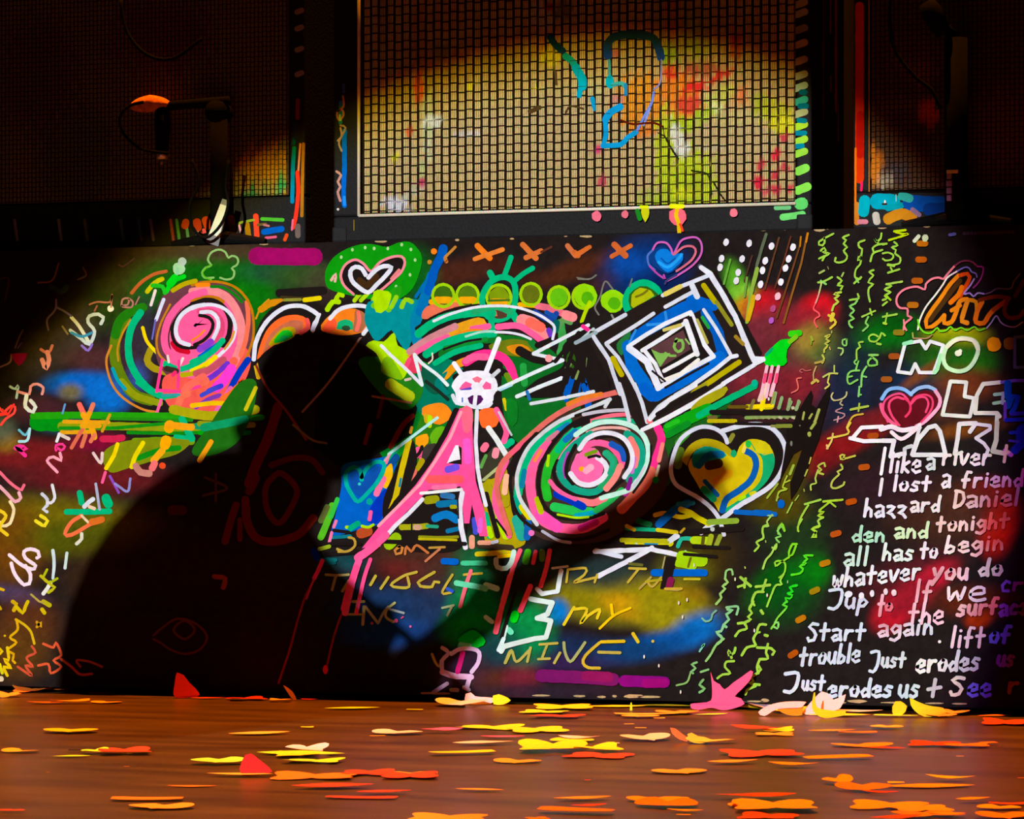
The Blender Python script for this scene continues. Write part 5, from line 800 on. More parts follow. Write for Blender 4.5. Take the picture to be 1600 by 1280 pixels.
# ---------------------------------------------------------------- guitar amplifier cabinets on the riser
YF = 0.06      # front plane of the cabinets
def paint_on(parent, Y, name, label, off=3e-4):
    B.end(); B.parent = parent; B.Y = Y; B.off0 = off; B.lay = 0; B.begin(name, label)
def grille(parent, u0, u1, v0, v1, Y, cell_u, cell_v, paint, detail=True, ref=(.65, .46, .2)):
    """woven cloth: backing sheet, fine pale threads in bundles, dark cords each way"""
    P0, P1 = onY(u0, v1, Y), onY(u1, v0, Y)
    x0, x1, z0, z1 = P0.x, P1.x, P0.z, P1.z
    bm = bmesh.new(); box(bm, x0, x1, Y, Y + .012, z0, z1); bm_obj('grille_backing', bm, M['clothback'], parent)
    cx = (cell_u / F * DIST); cz = (cell_v / F * DIST)
    nx = int((x1 - x0) / cx) + 1; nz = int((z1 - z0) / cz) + 1
    vs = []; fs = []; cs = []
    step = cz * .5 if detail else cz * 2
    nseg = int((z1 - z0) / step) + 1
    for i in range(nx):
        for j in range(3 if detail else 1):
            xc = x0 + (i + (.34 + j * .235 if detail else .55)) * cx
            if xc > x1 - .0004: continue
            hw = cx * (.088 if detail else .36)
            for s in range(nseg):
                za = z0 + s * step; zb = min(z1, za + step * .995)
                if zb <= za: continue
                k = len(vs); y = Y - .0007 - .0004 * math.sin((za - z0) / cz * math.pi + i * math.pi)
                vs += [(xc - hw, y, za), (xc, y - .0005, za), (xc + hw, y, za), (xc - hw, y, zb), (xc, y - .0005, zb), (xc + hw, y, zb)]
                fs += [(k, k + 1, k + 4, k + 3), (k + 1, k + 2, k + 5, k + 4)]
                cs += [(xc, za)] * 3 + [(xc, zb)] * 3
    X = np.array([c[0] for c in cs]); Z = np.array([c[1] for c in cs])
    dep = (X - CAM.x) * -sT + (Y - CAM.y) * cT; U = 800 + F * ((X - CAM.x) * cT + (Y - CAM.y) * sT) / dep; V = HOR - F * (Z - CAMH) / dep
    C = paint(U, V)
    o = mesh_obj('grille_thread', vs, fs, M['thread'], parent, cols=C); o['kind'] = 'stuff'
    # cords
    vs = []; fs = []; y = Y - .0016
    for i in range(nx + 1):
        xc = x0 + (i + .05) * cx; hw = cx * .12
        if xc + hw > x1: continue
        for s in range(nz):
            za = z0 + s * cz; zb = min(z1, za + cz); k = len(vs); j = .0003 * math.sin(i * 5 + s * 3)
            if zb <= za: continue
            yy = y - .0005 * (1 if (i + s) % 2 else 0)
            vs += [(xc - hw + j, yy + .0006, za), (xc + j, yy, za), (xc + hw + j, yy + .0006, za), (xc - hw + j, yy + .0006, zb), (xc + j, yy, zb), (xc + hw + j, yy + .0006, zb)]
            fs += [(k, k + 1, k + 4, k + 3), (k + 1, k + 2, k + 5, k + 4)]
    for s in range(nz + 1):
        for i in range(nx):
            zc = z0 + (s + .2 + (.07 if i % 2 else -.04)) * cz; hw = cz * (.085 if (i + s) % 2 else .06)
            if zc + hw > z1: continue
            xa = x0 + i * cx; xb = min(x1, xa + cx * (1.25 if (i + s) % 2 else 1.0)); k = len(vs)
            if xb <= xa: continue
            yy = y - .0006 * (0 if (i + s) % 2 else 1)
            vs += [(xa, yy + .0004, zc - hw), (xb, yy + .0004, zc - hw), (xb, yy, zc), (xa, yy, zc), (xa, yy + .0004, zc + hw), (xb, yy + .0004, zc + hw)]
            fs += [(k, k + 1, k + 2, k + 3), (k + 3, k + 2, k + 5, k + 4)]
    A_ = np.array(vs); X, Z = A_[:, 0], A_[:, 2]
    dep = (X - CAM.x) * -sT + (Y - CAM.y) * cT; U = 800 + F * ((X - CAM.x) * cT + (Y - CAM.y) * sT) / dep; V = HOR - F * (Z - CAMH) / dep
    P = paint(U, V); k_ = np.clip((np.max(np.abs(P - np.array(ref)), axis=1) - .22) * 3, 0, 1)[:, None] * .6
    C = np.array(lin('20180e')) * (1 - k_) + P * k_
    o = mesh_obj('grille_cord', vs, fs, M['cord'], parent, cols=C); o['kind'] = 'stuff'
    return x0, x1, z0, z1
def cab(label, u0, u1, gu0, gu1, gv1, gv0, depth, ztop, rail_v=None):
    a = onY(u0, 400, YF).x; b = onY(u1, 400, YF).x; z0 = ZT + .004
    g0, g1 = onY(gu0, gv1, YF), onY(gu1, gv0, YF)
    t = thing('guitar_amplifier', label, 'amplifier', (0, 0, 0))
    gz0 = onY(gu0, gv1, YF).z; gz1 = ztop - .05
    bm = bmesh.new(); box(bm, a, b, YF + .02, YF + depth, z0, ztop, .008); bm_obj('cabinet_shell', bm, M['black'], t)
    for nm, q in (('bottom_rail', (a, b, z0, gz0)), ('top_rail', (a, b, gz1, ztop)), ('side_stile', (a, g0.x, gz0, gz1)), ('side_stile', (g1.x, b, gz0, gz1))):
        bm = bmesh.new(); box(bm, q[0], q[1], YF - .001, YF + .03, q[2], q[3], .004); bm_obj(nm, bm, M['black'], t)
    for x in (a + .02, b - .02):
        for y in (YF + .03, YF + depth - .03):
            bm = bmesh.new(); tube(bm, [(x, y, z0 - .004), (x, y, z0 + .006)], .014, 12); bm_obj('foot', bm, M['darkmetal'], t)
    return t, (a, b, z0, ztop, g0.x, g1.x, gz0, gz1)
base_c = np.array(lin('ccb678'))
def blob(C, U, V, cx, cy, rx, ry, ang, hx, al=1, hard=3.0):
    an = math.radians(ang); dx, dy = U - cx, V - cy
    a = (dx * math.cos(an) + dy * math.sin(an)) / rx; b = (-dx * math.sin(an) + dy * math.cos(an)) / ry
    wob = .18 * np.sin(U * .35 + V * .2) + .12 * np.sin(V * .6 - U * .17)
    k = al * np.clip((1.15 + wob - np.sqrt(a * a + b * b)) * hard, 0, 1)
    C += (np.array(lin(hx)) - C) * k[:, None]
def paint_mid(U, V):
    C = np.tile(base_c, (len(U), 1))
    for a in [(600,20,12,60,0,'907860',.5),(655,60,12,60,0,'b06a40',.5),(690,30,60,18,0,'c08020',.4),(700,95,40,10,-20,'b07830',.5),(655,140,8,24,0,'ff6030',.9),(668,195,8,60,0,'d0e0a8',.75),(675,190,16,10,0,'e8f0f0',.9),(660,265,10,16,0,'b8cc80',.7),
        (660,286,7,8,0,'c83060',.95),(640,205,6,8,0,'e05028',.9),(618,245,5,6,0,'f0e800',1),(620,320,20,12,10,'dce4ee',.9),(645,300,20,8,-30,'c8ccb0',.6),(735,208,26,4,-8,'e8ecf0',.6),(735,135,6,6,0,'f0f000',.9),(840,135,3,4,0,'f0f000',1),
        (845,30,20,26,0,'d8d8b8',.8),(820,55,50,8,0,'c0b870',.6),(858,8,10,8,0,'c02848',.9),(880,15,14,16,0,'506060',.7),(852,76,14,14,0,'e0a040',.8),(862,88,20,16,20,'f0e820',.95),(690,80,14,16,0,'80a030',.6),
        (1005,160,44,46,0,'f09c08',1),(1010,205,26,8,-10,'f08010',.9),(965,155,10,8,0,'d88890',.7),(930,140,12,18,0,'c8c888',.6),(960,82,12,7,0,'e04870',.7),
        (1060,150,34,40,10,'ff8a10',.97),(1050,112,14,12,0,'ff3018',.95),(1070,175,40,14,-8,'ffa810',.9),(1085,137,22,8,-8,'ff1420',1),(1080,165,24,16,-10,'f03028',.9),(1122,120,22,6,-25,'f01818',.95),(1095,108,30,12,0,'c01c1c',.7),(1150,70,10,26,0,'d03818',.7),(1160,150,8,12,0,'ff5820',.9),(1150,148,24,24,0,'e8a060',.5),
        (1055,40,34,60,0,'a0a820',.55),(1090,60,20,34,0,'a8c820',.8),(1050,20,14,40,0,'d07820',.7),(1045,88,16,16,0,'a0c818',.9),(1125,150,30,12,-30,'c8dc50',.7),(1118,168,10,8,-30,'f0f8a0',.9),(1060,195,30,14,0,'b8d808',.95),(1100,180,20,10,-20,'b0d810',.9),
        (1040,240,16,70,0,'c8dc08',.98),(1078,290,42,62,0,'c4dc08',1),(1060,320,44,30,0,'c0d808',.95),(1020,310,20,14,20,'a8c830',.6),(1058,215,9,26,-14,'eef4d8',.95),(1066,234,12,12,0,'f2f6e0',.95),(1075,300,26,8,0,'e8f000',.8),(1088,290,14,20,0,'a0b408',.5),(1110,232,20,5,0,'c8c8a8',.6),
        (1210,175,30,20,0,'c8cc10',.9),(1225,195,22,16,0,'e8e808',.95),(1190,160,14,16,0,'b0c010',.8),(1150,185,40,12,0,'d8d870',.4),
        (1225,215,8,7,0,'e02848',.95),(1212,241,8,9,0,'f02040',1),(1190,258,7,9,0,'e02848',.95),(1185,285,8,12,-20,'e81840',1),(1197,300,8,7,0,'e03858',.9),(1212,275,8,8,0,'e02848',.95),(1212,296,9,7,0,'e02048',.95),(1228,262,7,7,0,'e02848',.9),(1235,292,8,7,0,'e02848',.9),
        (935,232,7,7,0,'e03878',.95),(942,285,8,8,0,'d83060',.9),(1002,325,10,16,0,'b8d028',.9),(1240,320,5,20,0,'a0e0a0',.5)]:
        blob(C, U, V, *a)
    rs = np.random.RandomState(4); C *= (1 + .12 * rs.randn(len(U), 1)).clip(.6, 1.3); return np.clip(C, .01, 1)
def paint_left(U, V):
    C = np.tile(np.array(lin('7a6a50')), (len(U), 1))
    for a in [(250,60,80,60,0,'6a3020',.7),(430,290,50,70,-40,'c89018',.9),(400,308,30,16,-30,'00a050',1),(380,322,20,8,0,'0a6078',.9),(437,293,9,18,20,'00b060',1),(420,300,16,20,0,'c8a020',.5),(350,300,80,30,0,'3c4a60',.4),(120,250,60,90,0,'3c5a20',.5),(60,120,60,90,0,'5a3a18',.6)]: blob(C, U, V, *a)
    return np.clip(C, .01, 1)
def paint_right(U, V):
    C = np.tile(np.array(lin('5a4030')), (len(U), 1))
    for a in [(1450,175,16,20,0,'e05010',.9),(1440,110,20,20,0,'b05818',.8),(1400,160,40,10,0,'8a6a38',.5),(1370,260,12,30,0,'e08818',.9),(1400,270,24,12,0,'484858',.8),(1385,285,14,12,0,'c8c0a0',.6),(1430,90,40,30,0,'7a4820',.6),(1460,240,10,14,0,'606880',.6),(1560,200,60,60,0,'8a4818',.6)]: blob(C, U, V, *a)
    return np.clip(C, .01, 1)
# centre cabinet
mid, q = cab('middle guitar amplifier with tan woven grille splashed with paint', 521, 1268, 562, 1244, 338, 0, .30, 1.58)
grille(mid, 567, 1243, -316, 333, YF - .002, 13.3, 14.2, paint_mid)
# the cloth and piping above the frame edge continue to the top rail
ga, gb, gz0, gz1 = q[4], q[5], q[6], q[7]
e0, e1 = onY(562, 338, YF), onY(1245, 328, YF)
for nm, pts in (('piping', [(e0.x, YF - .004, gz1), (e0.x, YF - .004, e0.z)]), ('piping', [(e0.x, YF - .004, e0.z + .0005), (gb, YF - .004, e0.z)]), ('piping', [(gb + .001, YF - .004, e0.z), (gb + .001, YF - .004, gz1)])):
    if pts[0][0] > gb: continue
    bm = bmesh.new(); tube(bm, pts, .0030, 10); bm_obj(nm, bm, M['piping'], mid, True)
for x in (q[0] + .012, q[1] - .012):
    bm = bmesh.new(); box(bm, x - .014, x + .014, YF - .004, YF + .02, q[2], q[2] + .028, .004); bm_obj('corner_guard', bm, M['matteblack'], mid)
paint_on(mid, YF - .0025, 'painted_strokes', 'bright blue and cyan paint strokes on the tan grille', 1.5e-3)
D4 = (740, 0, 5); D5 = (1000, 0, 5); D6 = (900, 180, 1600 / 420); D2 = (440, 0, 5); D3 = (440, 200, 5)
ch(*D4); CY = '00a8cc'
s_('0a3890', 60, '600 290 640 350 700 400'); s_('10a0a0', 60, '720 440 780 490 800 540'); s_(CY, 76, '800 530 850 620 850 680'); s_(CY, 44, '840 680 825 750'); s_('0898c8', 40, '930 770 945 860', taper=.4)
s_('1840a0', 70, '1050 440 1050 350 1100 290 1240 270 1390 290 1440 360 1465 450'); s_('40a0a8', 26, '1060 470 1065 600'); d_(CY, 32, '1065 640', 55); s_('38a8a8', 36, '1090 665 1160 650 1190 680'); s_('1888c0', 30, '1190 660 1190 740')
s_('0898d0', 60, '1150 835 1070 880 1030 940'); s_('0898d0', 40, '1030 930 1035 1050 1015 1130'); s_('0898d0', 44, '1010 1140 1150 1130 1200 1080 1270 1035'); s_('6a88d8', 22, '1280 1020 1340 900 1390 810 1410 720'); s_('8098d8', 18, '1330 980 1380 850'); s_('8888c8', 14, '1410 700 1460 640 1470 470')
s_('5a1808', 16, '1150 940 1250 970 1400 960 1480 990'); s_('2a2008', 7, '1480 990 1500 1080 1560 1190 1590 1230'); s_('4a3818', 40, '440 870 520 840', jit=.3); s_('5a4828', 20, '640 560 650 660'); s_('4a3818', 14, '720 880 760 830 860 850')
ch(*D6); s_('20200a', 8, '490 105 530 130 560 180 610 260', jit=.3); s_('20280a', 8, '690 330 780 350 800 420 810 470', jit=.4); s_('181808', 10, '820 400 860 470 890 510')
paint_on(mid, YF - .001, 'painted_drips', 'pink and yellow drips hanging over the bottom rail', .006)
ch(*D6); d_('f07088', 30, '128 603', 32); d_('e87080', 22, '297 592', 24); f_('c8cc10', '398,545 440,560 436,610 418,640 400,610 392,580'); s_('1a8a20', 30, '370 570 385 620'); f_('f86878', '560,575 600,555 650,570 662,620 640,650 625,665 590,655 560,620'); s_('e8c008', 26, '610 550 600 600 615 640 620 700'); s_('f04828', 16, '625 650 640 690'); d_('f07888', 24, '943 583', 26); s_('e8f010', 30, '570 545 640 545'); s_('e0f010', 20, '390 548 430 548')
paint_on(mid, YF - .001, 'painted_dash_row', 'ladder of lime dashes down the right side of the frame', 6e-4)
ch(*D5)
for i, (y, c) in enumerate(((30, 'a8a878'), (105, 'a8a888'), (230, '888870'), (345, 'b8a868'), (475, 'a8a888'), (590, 'a0b0a0'), (680, 'a0c8a8'), (790, '30b090'), (885, 'a8b880'), (985, 'a8e030'), (1100, 'a0e038'), (1195, '98e040'))): s_(c, 62, '1215 %g 1290 %g' % (y + 12, y - 14))
s_('008090', 44, '1240 940 1290 945'); s_('0088a0', 44, '1220 1040 1290 1040'); s_('0088a0', 44, '1220 1145 1270 1140'); s_('007080', 50, '1250 830 1300 830'); s_('006878', 50, '1260 720 1290 720')
ch(*D6); s_('88e850', 56, '1320 335 1370 315'); s_('88e850', 56, '1320 450 1380 425'); s_('60d868', 80, '1330 530 1350 525'); s_('70e070', 44, '1230 608 1290 600 1350 590'); s_('70c880', 30, '1190 552 1270 550')
paint_on(mid, YF - .001, 'painted_squiggles', 'blue bar and tan squiggles on the left side of the frame', 6e-4)
ch(*D3); s_('0068d0', 40, '492 20 492 300 485 500 490 610', jit=.15); s_('2090f0', 26, '490 540 492 600'); s_('c89080', 22, '430 340 465 370 440 420 460 460 440 500 460 570'); s_('b89070', 16, '440 100 470 60 460 0'); d_('d8d8c8', 10, '442 636'); s_('a08818', 6, '566 720 566 800')
ch(*D2); s_('0068d0', 40, '492 1280 490 1060'); s_('2080d0', 34, '460 960 465 800'); s_('a08868', 16, '470 1180 450 1110 500 1000 460 980'); s_('c08a60', 16, '480 750 485 830 435 880 450 940 485 900 475 860 440 870'); s_('4058c0', 24, '485 660 488 720'); s_('a8d0e8', 20, '455 900 460 940')
B.end()
# left cabinet
lef, ql = cab('dark guitar amplifier at left, paint on its lower right corner', -330, 477, -300, 452, 330, 0, .34, 1.60)
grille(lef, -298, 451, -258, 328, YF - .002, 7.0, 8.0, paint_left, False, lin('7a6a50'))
DL = (0, 0, 3.2)
paint_on(lef, YF - .001, 'painted_strokes', 'neon strokes on the bottom rail and right side of the frame', 8e-4); ch(*DL)
s_('0090c8', 22, '1472 740 1465 850 1462 1010'); s_('0860a8', 20, '1468 720 1474 690'); s_('202c60', 26, '1480 620 1478 690'); s_('902010', 22, '1490 500 1488 590'); s_('f0a080', 10, '1502 720 1492 860'); s_('ff3a20', 22, '1488 860 1492 960 1480 1080 1465 1140'); s_('f07090', 10, '1465 1100 1460 1150'); s_('b87818', 18, '1518 720 1514 860 1510 1080'); s_('706058', 30, '1490 1130 1490 1180')
for y in (55, 140, 245, 368): s_('98887c', 30, '1485 %d 1510 %d' % (y + 6, y - 4))
s_('ff4a28', 30, '1280 1080 1285 1180'); s_('c07808', 40, '1155 1090 1170 1180'); s_('b07808', 30, '1235 1120 1245 1190'); s_('f0a0a8', 12, '1195 1120 1210 1180'); s_('90a828', 14, '1160 1140 1200 1115 1270 1100'); s_('0060c0', 34, '1320 1160 1410 1145'); s_('50c030', 20, '1310 1095 1415 1100'); s_('f06080', 14, '1330 1190 1380 1185'); s_('f05018', 20, '1425 1200 1435 1175'); s_('706028', 14, '1290 1125 1330 1120'); s_('c87878', 12, '1320 1125 1345 1130')
for x, c in ((80, '8a7070'), (300, '8a8088'), (430, '686830'), (610, '506070'), (700, '405090'), (760, '6a5a90'), (860, 'a04870'), (890, '50a070'), (935, '60a890'), (985, 'c0d0c0'), (1040, '308060')): s_(c, 16, '%d 1100 %d 1200' % (x - 6, x + 8))
s_('d05030', 40, '930 1110 925 1130'); s_('d04828', 44, '985 1110 990 1140'); s_('e05020', 44, '1030 1100 1040 1130'); s_('ff6070', 20, '1010 1190 1000 1160 1030 1200 1020 1150')
# right cabinet
B.end()
rig, qr = cab('dark guitar amplifier at right with cyan and orange painted bottom rail', 1333, 1900, 1359, 1870, 300, 0, .34, 1.60)
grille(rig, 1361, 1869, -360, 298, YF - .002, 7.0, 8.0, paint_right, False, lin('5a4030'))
p_ = onY(1358.5, 300, YF); bm = bmesh.new(); tube(bm, [(p_.x, YF - .003, p_.z), (p_.x, YF - .003, qr[7])], .0011, 8); bm_obj('piping', bm, mat('orange_piping', lin('c88030'), .5), rig)
paint_on(rig, YF - .001, 'painted_strokes', 'cyan, blue and orange paint on the frame corner', 8e-4); ch(1260, 200, 1600 / 340)
s_('e03808', 70, '392 -900 392 -200 392 380'); s_('c81808', 60, '395 -100 395 200'); s_('f07810', 16, '362 150 360 700'); s_('ff2060', 20, '408 400 404 460'); s_('d88020', 40, '370 560 372 700'); s_('00b0c0', 90, '430 530 420 620'); s_('00a8c0', 130, '520 540 640 545'); s_('c8c0b0', 60, '510 640 520 690'); s_('d08818', 90, '600 670 700 630 780 660'); s_('00a0b0', 50, '600 590 700 570'); s_('0850b0', 130, '760 550 900 560 1000 560'); s_('0a3888', 110, '900 600 1050 600 1300 600'); s_('907090', 40, '780 600 830 640'); s_('d88090', 40, '390 690 440 690'); s_('30b0a8', 70, '700 500 760 520'); d_('f0f0e0', 7, '578 545', 14); s_('3a1a08', 14, '560 560 590 560'); s_('c0e8d8', 5, '660 490 660 540'); s_('120e0c', 14, '440 470 1000 468')
B.end()
# red paint runs on the side of the centre cabinet (the side seen in the gap)
xs = q[1] + .0006; vs = []; fs = []
for (yy, z0_, z1_, ww) in ((.215, 1.03, 1.35, .020), (.165, 1.16, 1.35, .012), (.168, 1.06, 1.09, .010), (.10, 1.0, 1.35, .005), (.235, .98, 1.05, .007)):
    k = len(vs); n = 12
    for i in range(n + 1):
        t = i / n; hw = ww / 2 * (1 + .3 * math.sin(i * 2.1)) * (.4 if i in (0,) else 1); z = z0_ + (z1_ - z0_) * t
        vs += [(xs, YF + yy - hw, z), (xs, YF + yy + hw, z)]
    for i in range(n): fs.append((k + 2 * i, k + 2 * i + 1, k + 2 * i + 3, k + 2 * i + 2))
mesh_obj('painted_runs', vs, fs, mat('red_paint', lin('e01408'), .5), mid)['label'] = 'red paint runs down the cabinet side'

# ---------------------------------------------------------------- microphone stands
def pt(u, v, Y=-.0): p = onY(u, v, Y); return p
YM = .02
st = thing('microphone_stand', 'black microphone stand with boom and hanging mic before the left amplifier', 'microphone stand', (0, 0, 0))
YA = YF - .034
bm = bmesh.new(); a = pt(342, 160, YA); b = pt(345, 360, YA); tube(bm, [(a.x, YA, ZT + .012), (a.x, YA, a.z)], .0155, 14); bm_obj('pole', bm, M['standblack'], st, True)
bm = bmesh.new(); tube(bm, [(a.x - .09, YA, ZT + .006), (a.x, YA, ZT + .016), (a.x + .09, YA, ZT + .006)], [.006, .014, .006], 10); bm_obj('base', bm, M['standblack'], st)
bm = bmesh.new(); c_ = pt(215, 178, YA); tube(bm, [(a.x + .02, YA, a.z + .002), (pt(300, 165, YA).x, YA - .012, pt(300, 164, YA).z), (pt(262, 170, YA).x, YA - .012, pt(262, 168, YA).z)], .0085, 12); bm_obj('boom', bm, M['standblack'], st, True)
bm = bmesh.new(); tube(bm, [(a.x, YA - .018, a.z - .018), (a.x, YA + .018, a.z - .018)], .02, 16); bm_obj('clutch', bm, M['standblack'], st, True)
# the long bright label stuck on the leaning leg, and its grey lower end
L0, L1 = pt(352, 312, YA - .03), pt(331, 382, YA - .03)
def strip(name, p, q_, w0, w1, m, par, th=.0016):
    d = (q_ - p).normalized(); n = Vector((d.z, 0, -d.x)); bm = bmesh.new(); V_ = []
    for pp, ww in ((p, w0), (q_, w1)):
        for s in (-1, 1):
            for y in (0, th): V_.append(bm.verts.new(pp + n * ww / 2 * s + Vector((0, y, 0))))
    for f in ((0, 2, 3, 1), (4, 5, 7, 6), (0, 1, 5, 4), (2, 6, 7, 3), (0, 4, 6, 2), (1, 3, 7, 5)): bm.faces.new([V_[i] for i in f])
    return bm_obj(name, bm, m, par)
strip('leg', L0, L1 + Vector((0, 0, -.0)), .012, .026, M['metal'], st, .004)
strip('label_strip', L0.lerp(L1, .12) + Vector((0, -.001, 0)), L0.lerp(L1, .8) + Vector((0, -.001, 0)), .013, .021, M['tape'], st, .001)['label'] = 'bright white tape on the leaning leg'
mic = thing('microphone', 'black microphone with silver band hanging before the left amplifier grille', 'microphone', (0, 0, 0))
m0 = pt(258, 168, YA); m1 = pt(258, 236, YA)
bm = bmesh.new(); tube(bm, [(m0.x, YA - .012, m0.z), (m0.x, YA - .012, m0.z - .03), (m1.x, YA - .012, m1.z)], [.013, .0145, .0115], 18); bm_obj('body', bm, M['standblack'], mic, True)
bm = bmesh.new(); z_ = pt(258, 238, YA).z; tube(bm, [(m0.x, YA - .012, z_), (m0.x, YA - .012, z_ - .014)], .0105, 18); bm_obj('silver_band', bm, mat('bright_silver', lin('d8d8e0'), .3, .5, metal=.6), mic, True)['label'] = 'bright silver band'
bm = bmesh.new(); tube(bm, [(m0.x, YA - .012, z_ - .014), (m0.x - .002, YA - .012, z_ - .024)], [.006, .003], 10); bm_obj('connector', bm, M['metal'], mic, True)
bm = bmesh.new(); bmesh.ops.create_uvsphere(bm, u_segments=24, v_segments=14, radius=1)
cc = pt(240, 163, YA); 
for v in bm.verts: v.co = Vector((cc.x + v.co.x * .040, YA - .012 + v.co.y * .02, cc.z + v.co.z * .015 - .004 * abs(v.co.x)))
bm_obj('mic_highlight', bm, mat('amber_highlight', lin('d87838'), .8, .1, noise_amt=.6, nscale=90, bump=1), mic, True)['label'] = 'amber highlight painted onto the microphone top'  # orange colour paints in the amber lamp's highlight on the microphone
def cable(label, pts, Y0, r=.0028, cat='cable'):
    P = [Vector(pt(u, v, Y0 + (dy if False else 0))) for u, v in pts]; Q = smooth_pts([(p.x, p.z) for p in P], .008); bm = bmesh.new()
    tube(bm, [(p.x, Y0 - .004 * math.sin(i * .13), p.y) for i, p in enumerate(Q)], r, 8); return tag(bm_obj('microphone_cable', bm, M['standblack'], None, True), label, cat)
cable('black microphone cable looped round the hanging microphone', [(262, 240), (220, 232), (192, 205), (190, 180), (205, 165), (225, 160)], YA - .03)
cable('black microphone cable drooping down in front of the leaning stand leg', [(300, 250), (312, 285), (298, 320), (302, 355), (322, 372), (345, 352), (356, 320), (352, 290), (356, 250)], YA - .05)
cable('black cable hanging in a wide loop across the left amplifier grille', [(188, 0), (200, 50), (230, 85), (270, 92), (315, 60)], YA - .0, .0035)
cable('black cable sagging from the top of the right amplifier to its stand', [(1392, -20), (1390, 30), (1400, 80), (1430, 120), (1455, 140), (1470, 170)], YA - .0, .0035)
st2 = thing('microphone_stand', 'black microphone stand with pale tape at the foot before the right amplifier', 'microphone stand', (0, 0, 0))
a = pt(1494, 60, YA)
bm = bmesh.new(); tube(bm, [(a.x, YA, ZT + .01), (a.x, YA, a.z)], .019, 14); bm_obj('pole', bm, M['standblack'], st2, True)
bm = bmesh.new(); tube(bm, [(a.x - .09, YA, ZT + .006), (a.x, YA, ZT + .016), (a.x + .09, YA, ZT + .006)], [.006, .014, .006], 10); bm_obj('base', bm, M['standblack'], st2)
p = pt(1491, 270, YA); bm = bmesh.new(); box(bm, p.x - .0095, p.x + .0095, YA - .022, YA - .019, p.z - .003, p.z + .003, .001); bm_obj('tape', bm, M['tape'], st2)['label'] = 'short white tape'
bm = bmesh.new(); p = pt(1486, 296, YA)
for dz, r in ((.02, .004), (.008, .0048), (-.004, .0045), (-.016, .004)): box(bm, p.x - r, p.x + r, YA - .0215, YA - .019, p.z + dz - .005, p.z + dz + .005, .001)
bm_obj('drip_marks', bm, mat('lilac_tape', lin('9a84c0'), .6), st2)
bm = bmesh.new(); bb = pt(1462, 30, YA); tube(bm, [(a.x, YA, a.z), (bb.x, YA - .01, bb.z)], .009, 10); bm_obj('boom', bm, M['standblack'], st2, True)
m2 = thing('microphone', 'black microphone on the boom before the right amplifier grille', 'microphone', (0, 0, 0))
bm = bmesh.new(); c0, c1 = pt(1448, 5, YA - .02), pt(1474, 52, YA - .02); tube(bm, [c0, c0.lerp(c1, .3), c1], [.014, .018, .014], 16); bm_obj('body', bm, M['standblack'], m2, True)
# ---------------------------------------------------------------- paper confetti on the floor
def outline(kind):
    n = 28; out = []
    for i in range(n):
        t = 2 * math.pi * i / n
        if kind == 'butterfly': r = .55 + .33 * abs(math.cos(t)) ** .6 * (1 if math.cos(t) else 1) + .18 * math.cos(4 * t + math.pi) ; r = max(.28, r)
        elif kind == 'bird':
            r = .26 + .74 * max(0, math.cos(t)) ** 8 + .62 * max(0, math.cos(t - 1.1)) ** 10 + .62 * max(0, math.cos(t - 2.1)) ** 10 + .55 * max(0, math.cos(t + 2.7)) ** 6
        elif kind == 'star': r = .62 + .36 * math.cos(5 * t)
        elif kind == 'heart': r = .62 + .18 * math.sin(t) * abs(math.cos(t)) ** .5 + .22 * abs(math.cos(t)) - (.28 if abs(t - math.pi / 2) < .25 else 0) + (.2 if abs(t - 3 * math.pi / 2) < .2 else 0)
        elif kind == 'strip': r = min(1 / max(1e-6, abs(math.cos(t))), .34 / max(1e-6, abs(math.sin(t))))
        elif kind == 'leaf': r = 1 / (abs(math.cos(t)) ** 1.3 + (abs(math.sin(t)) * 2.6) ** 1.3) ** (1 / 1.3)
        elif kind == 'flower': r = .72 + .26 * math.cos(6 * t)
        else: r = 1 / max(abs(math.cos(t)), abs(math.sin(t)) * 1.8)
        out.append((r * math.cos(t), r * math.sin(t)))
    m = max(abs(p[0]) for p in out); return [(a / m, b / m) for a, b in out]
KINDS = ['butterfly', 'leaf', 'heart', 'strip', 'leaf', 'butterfly', 'square']
NAMES = {'butterfly': 'paper butterfly', 'bird': 'paper bird', 'star': 'paper star', 'heart': 'paper heart', 'strip': 'paper strip', 'flower': 'paper flower', 'square': 'paper square', 'leaf': 'paper petal'}
CN = {'ff7a20': 'orange', 'ff9a30': 'orange', 'ff4028': 'red', 'e8281c': 'red', 'f0e020': 'yellow', 'ffd818': 'yellow', 'ffc8b8': 'pale peach', 'ff5a9a': 'pink', 'f0c8d0': 'pale pink', 'a8e040': 'lime', 'c8e828': 'lime', '7040b0': 'purple', '201818': 'black', 'ffb848': 'amber'}
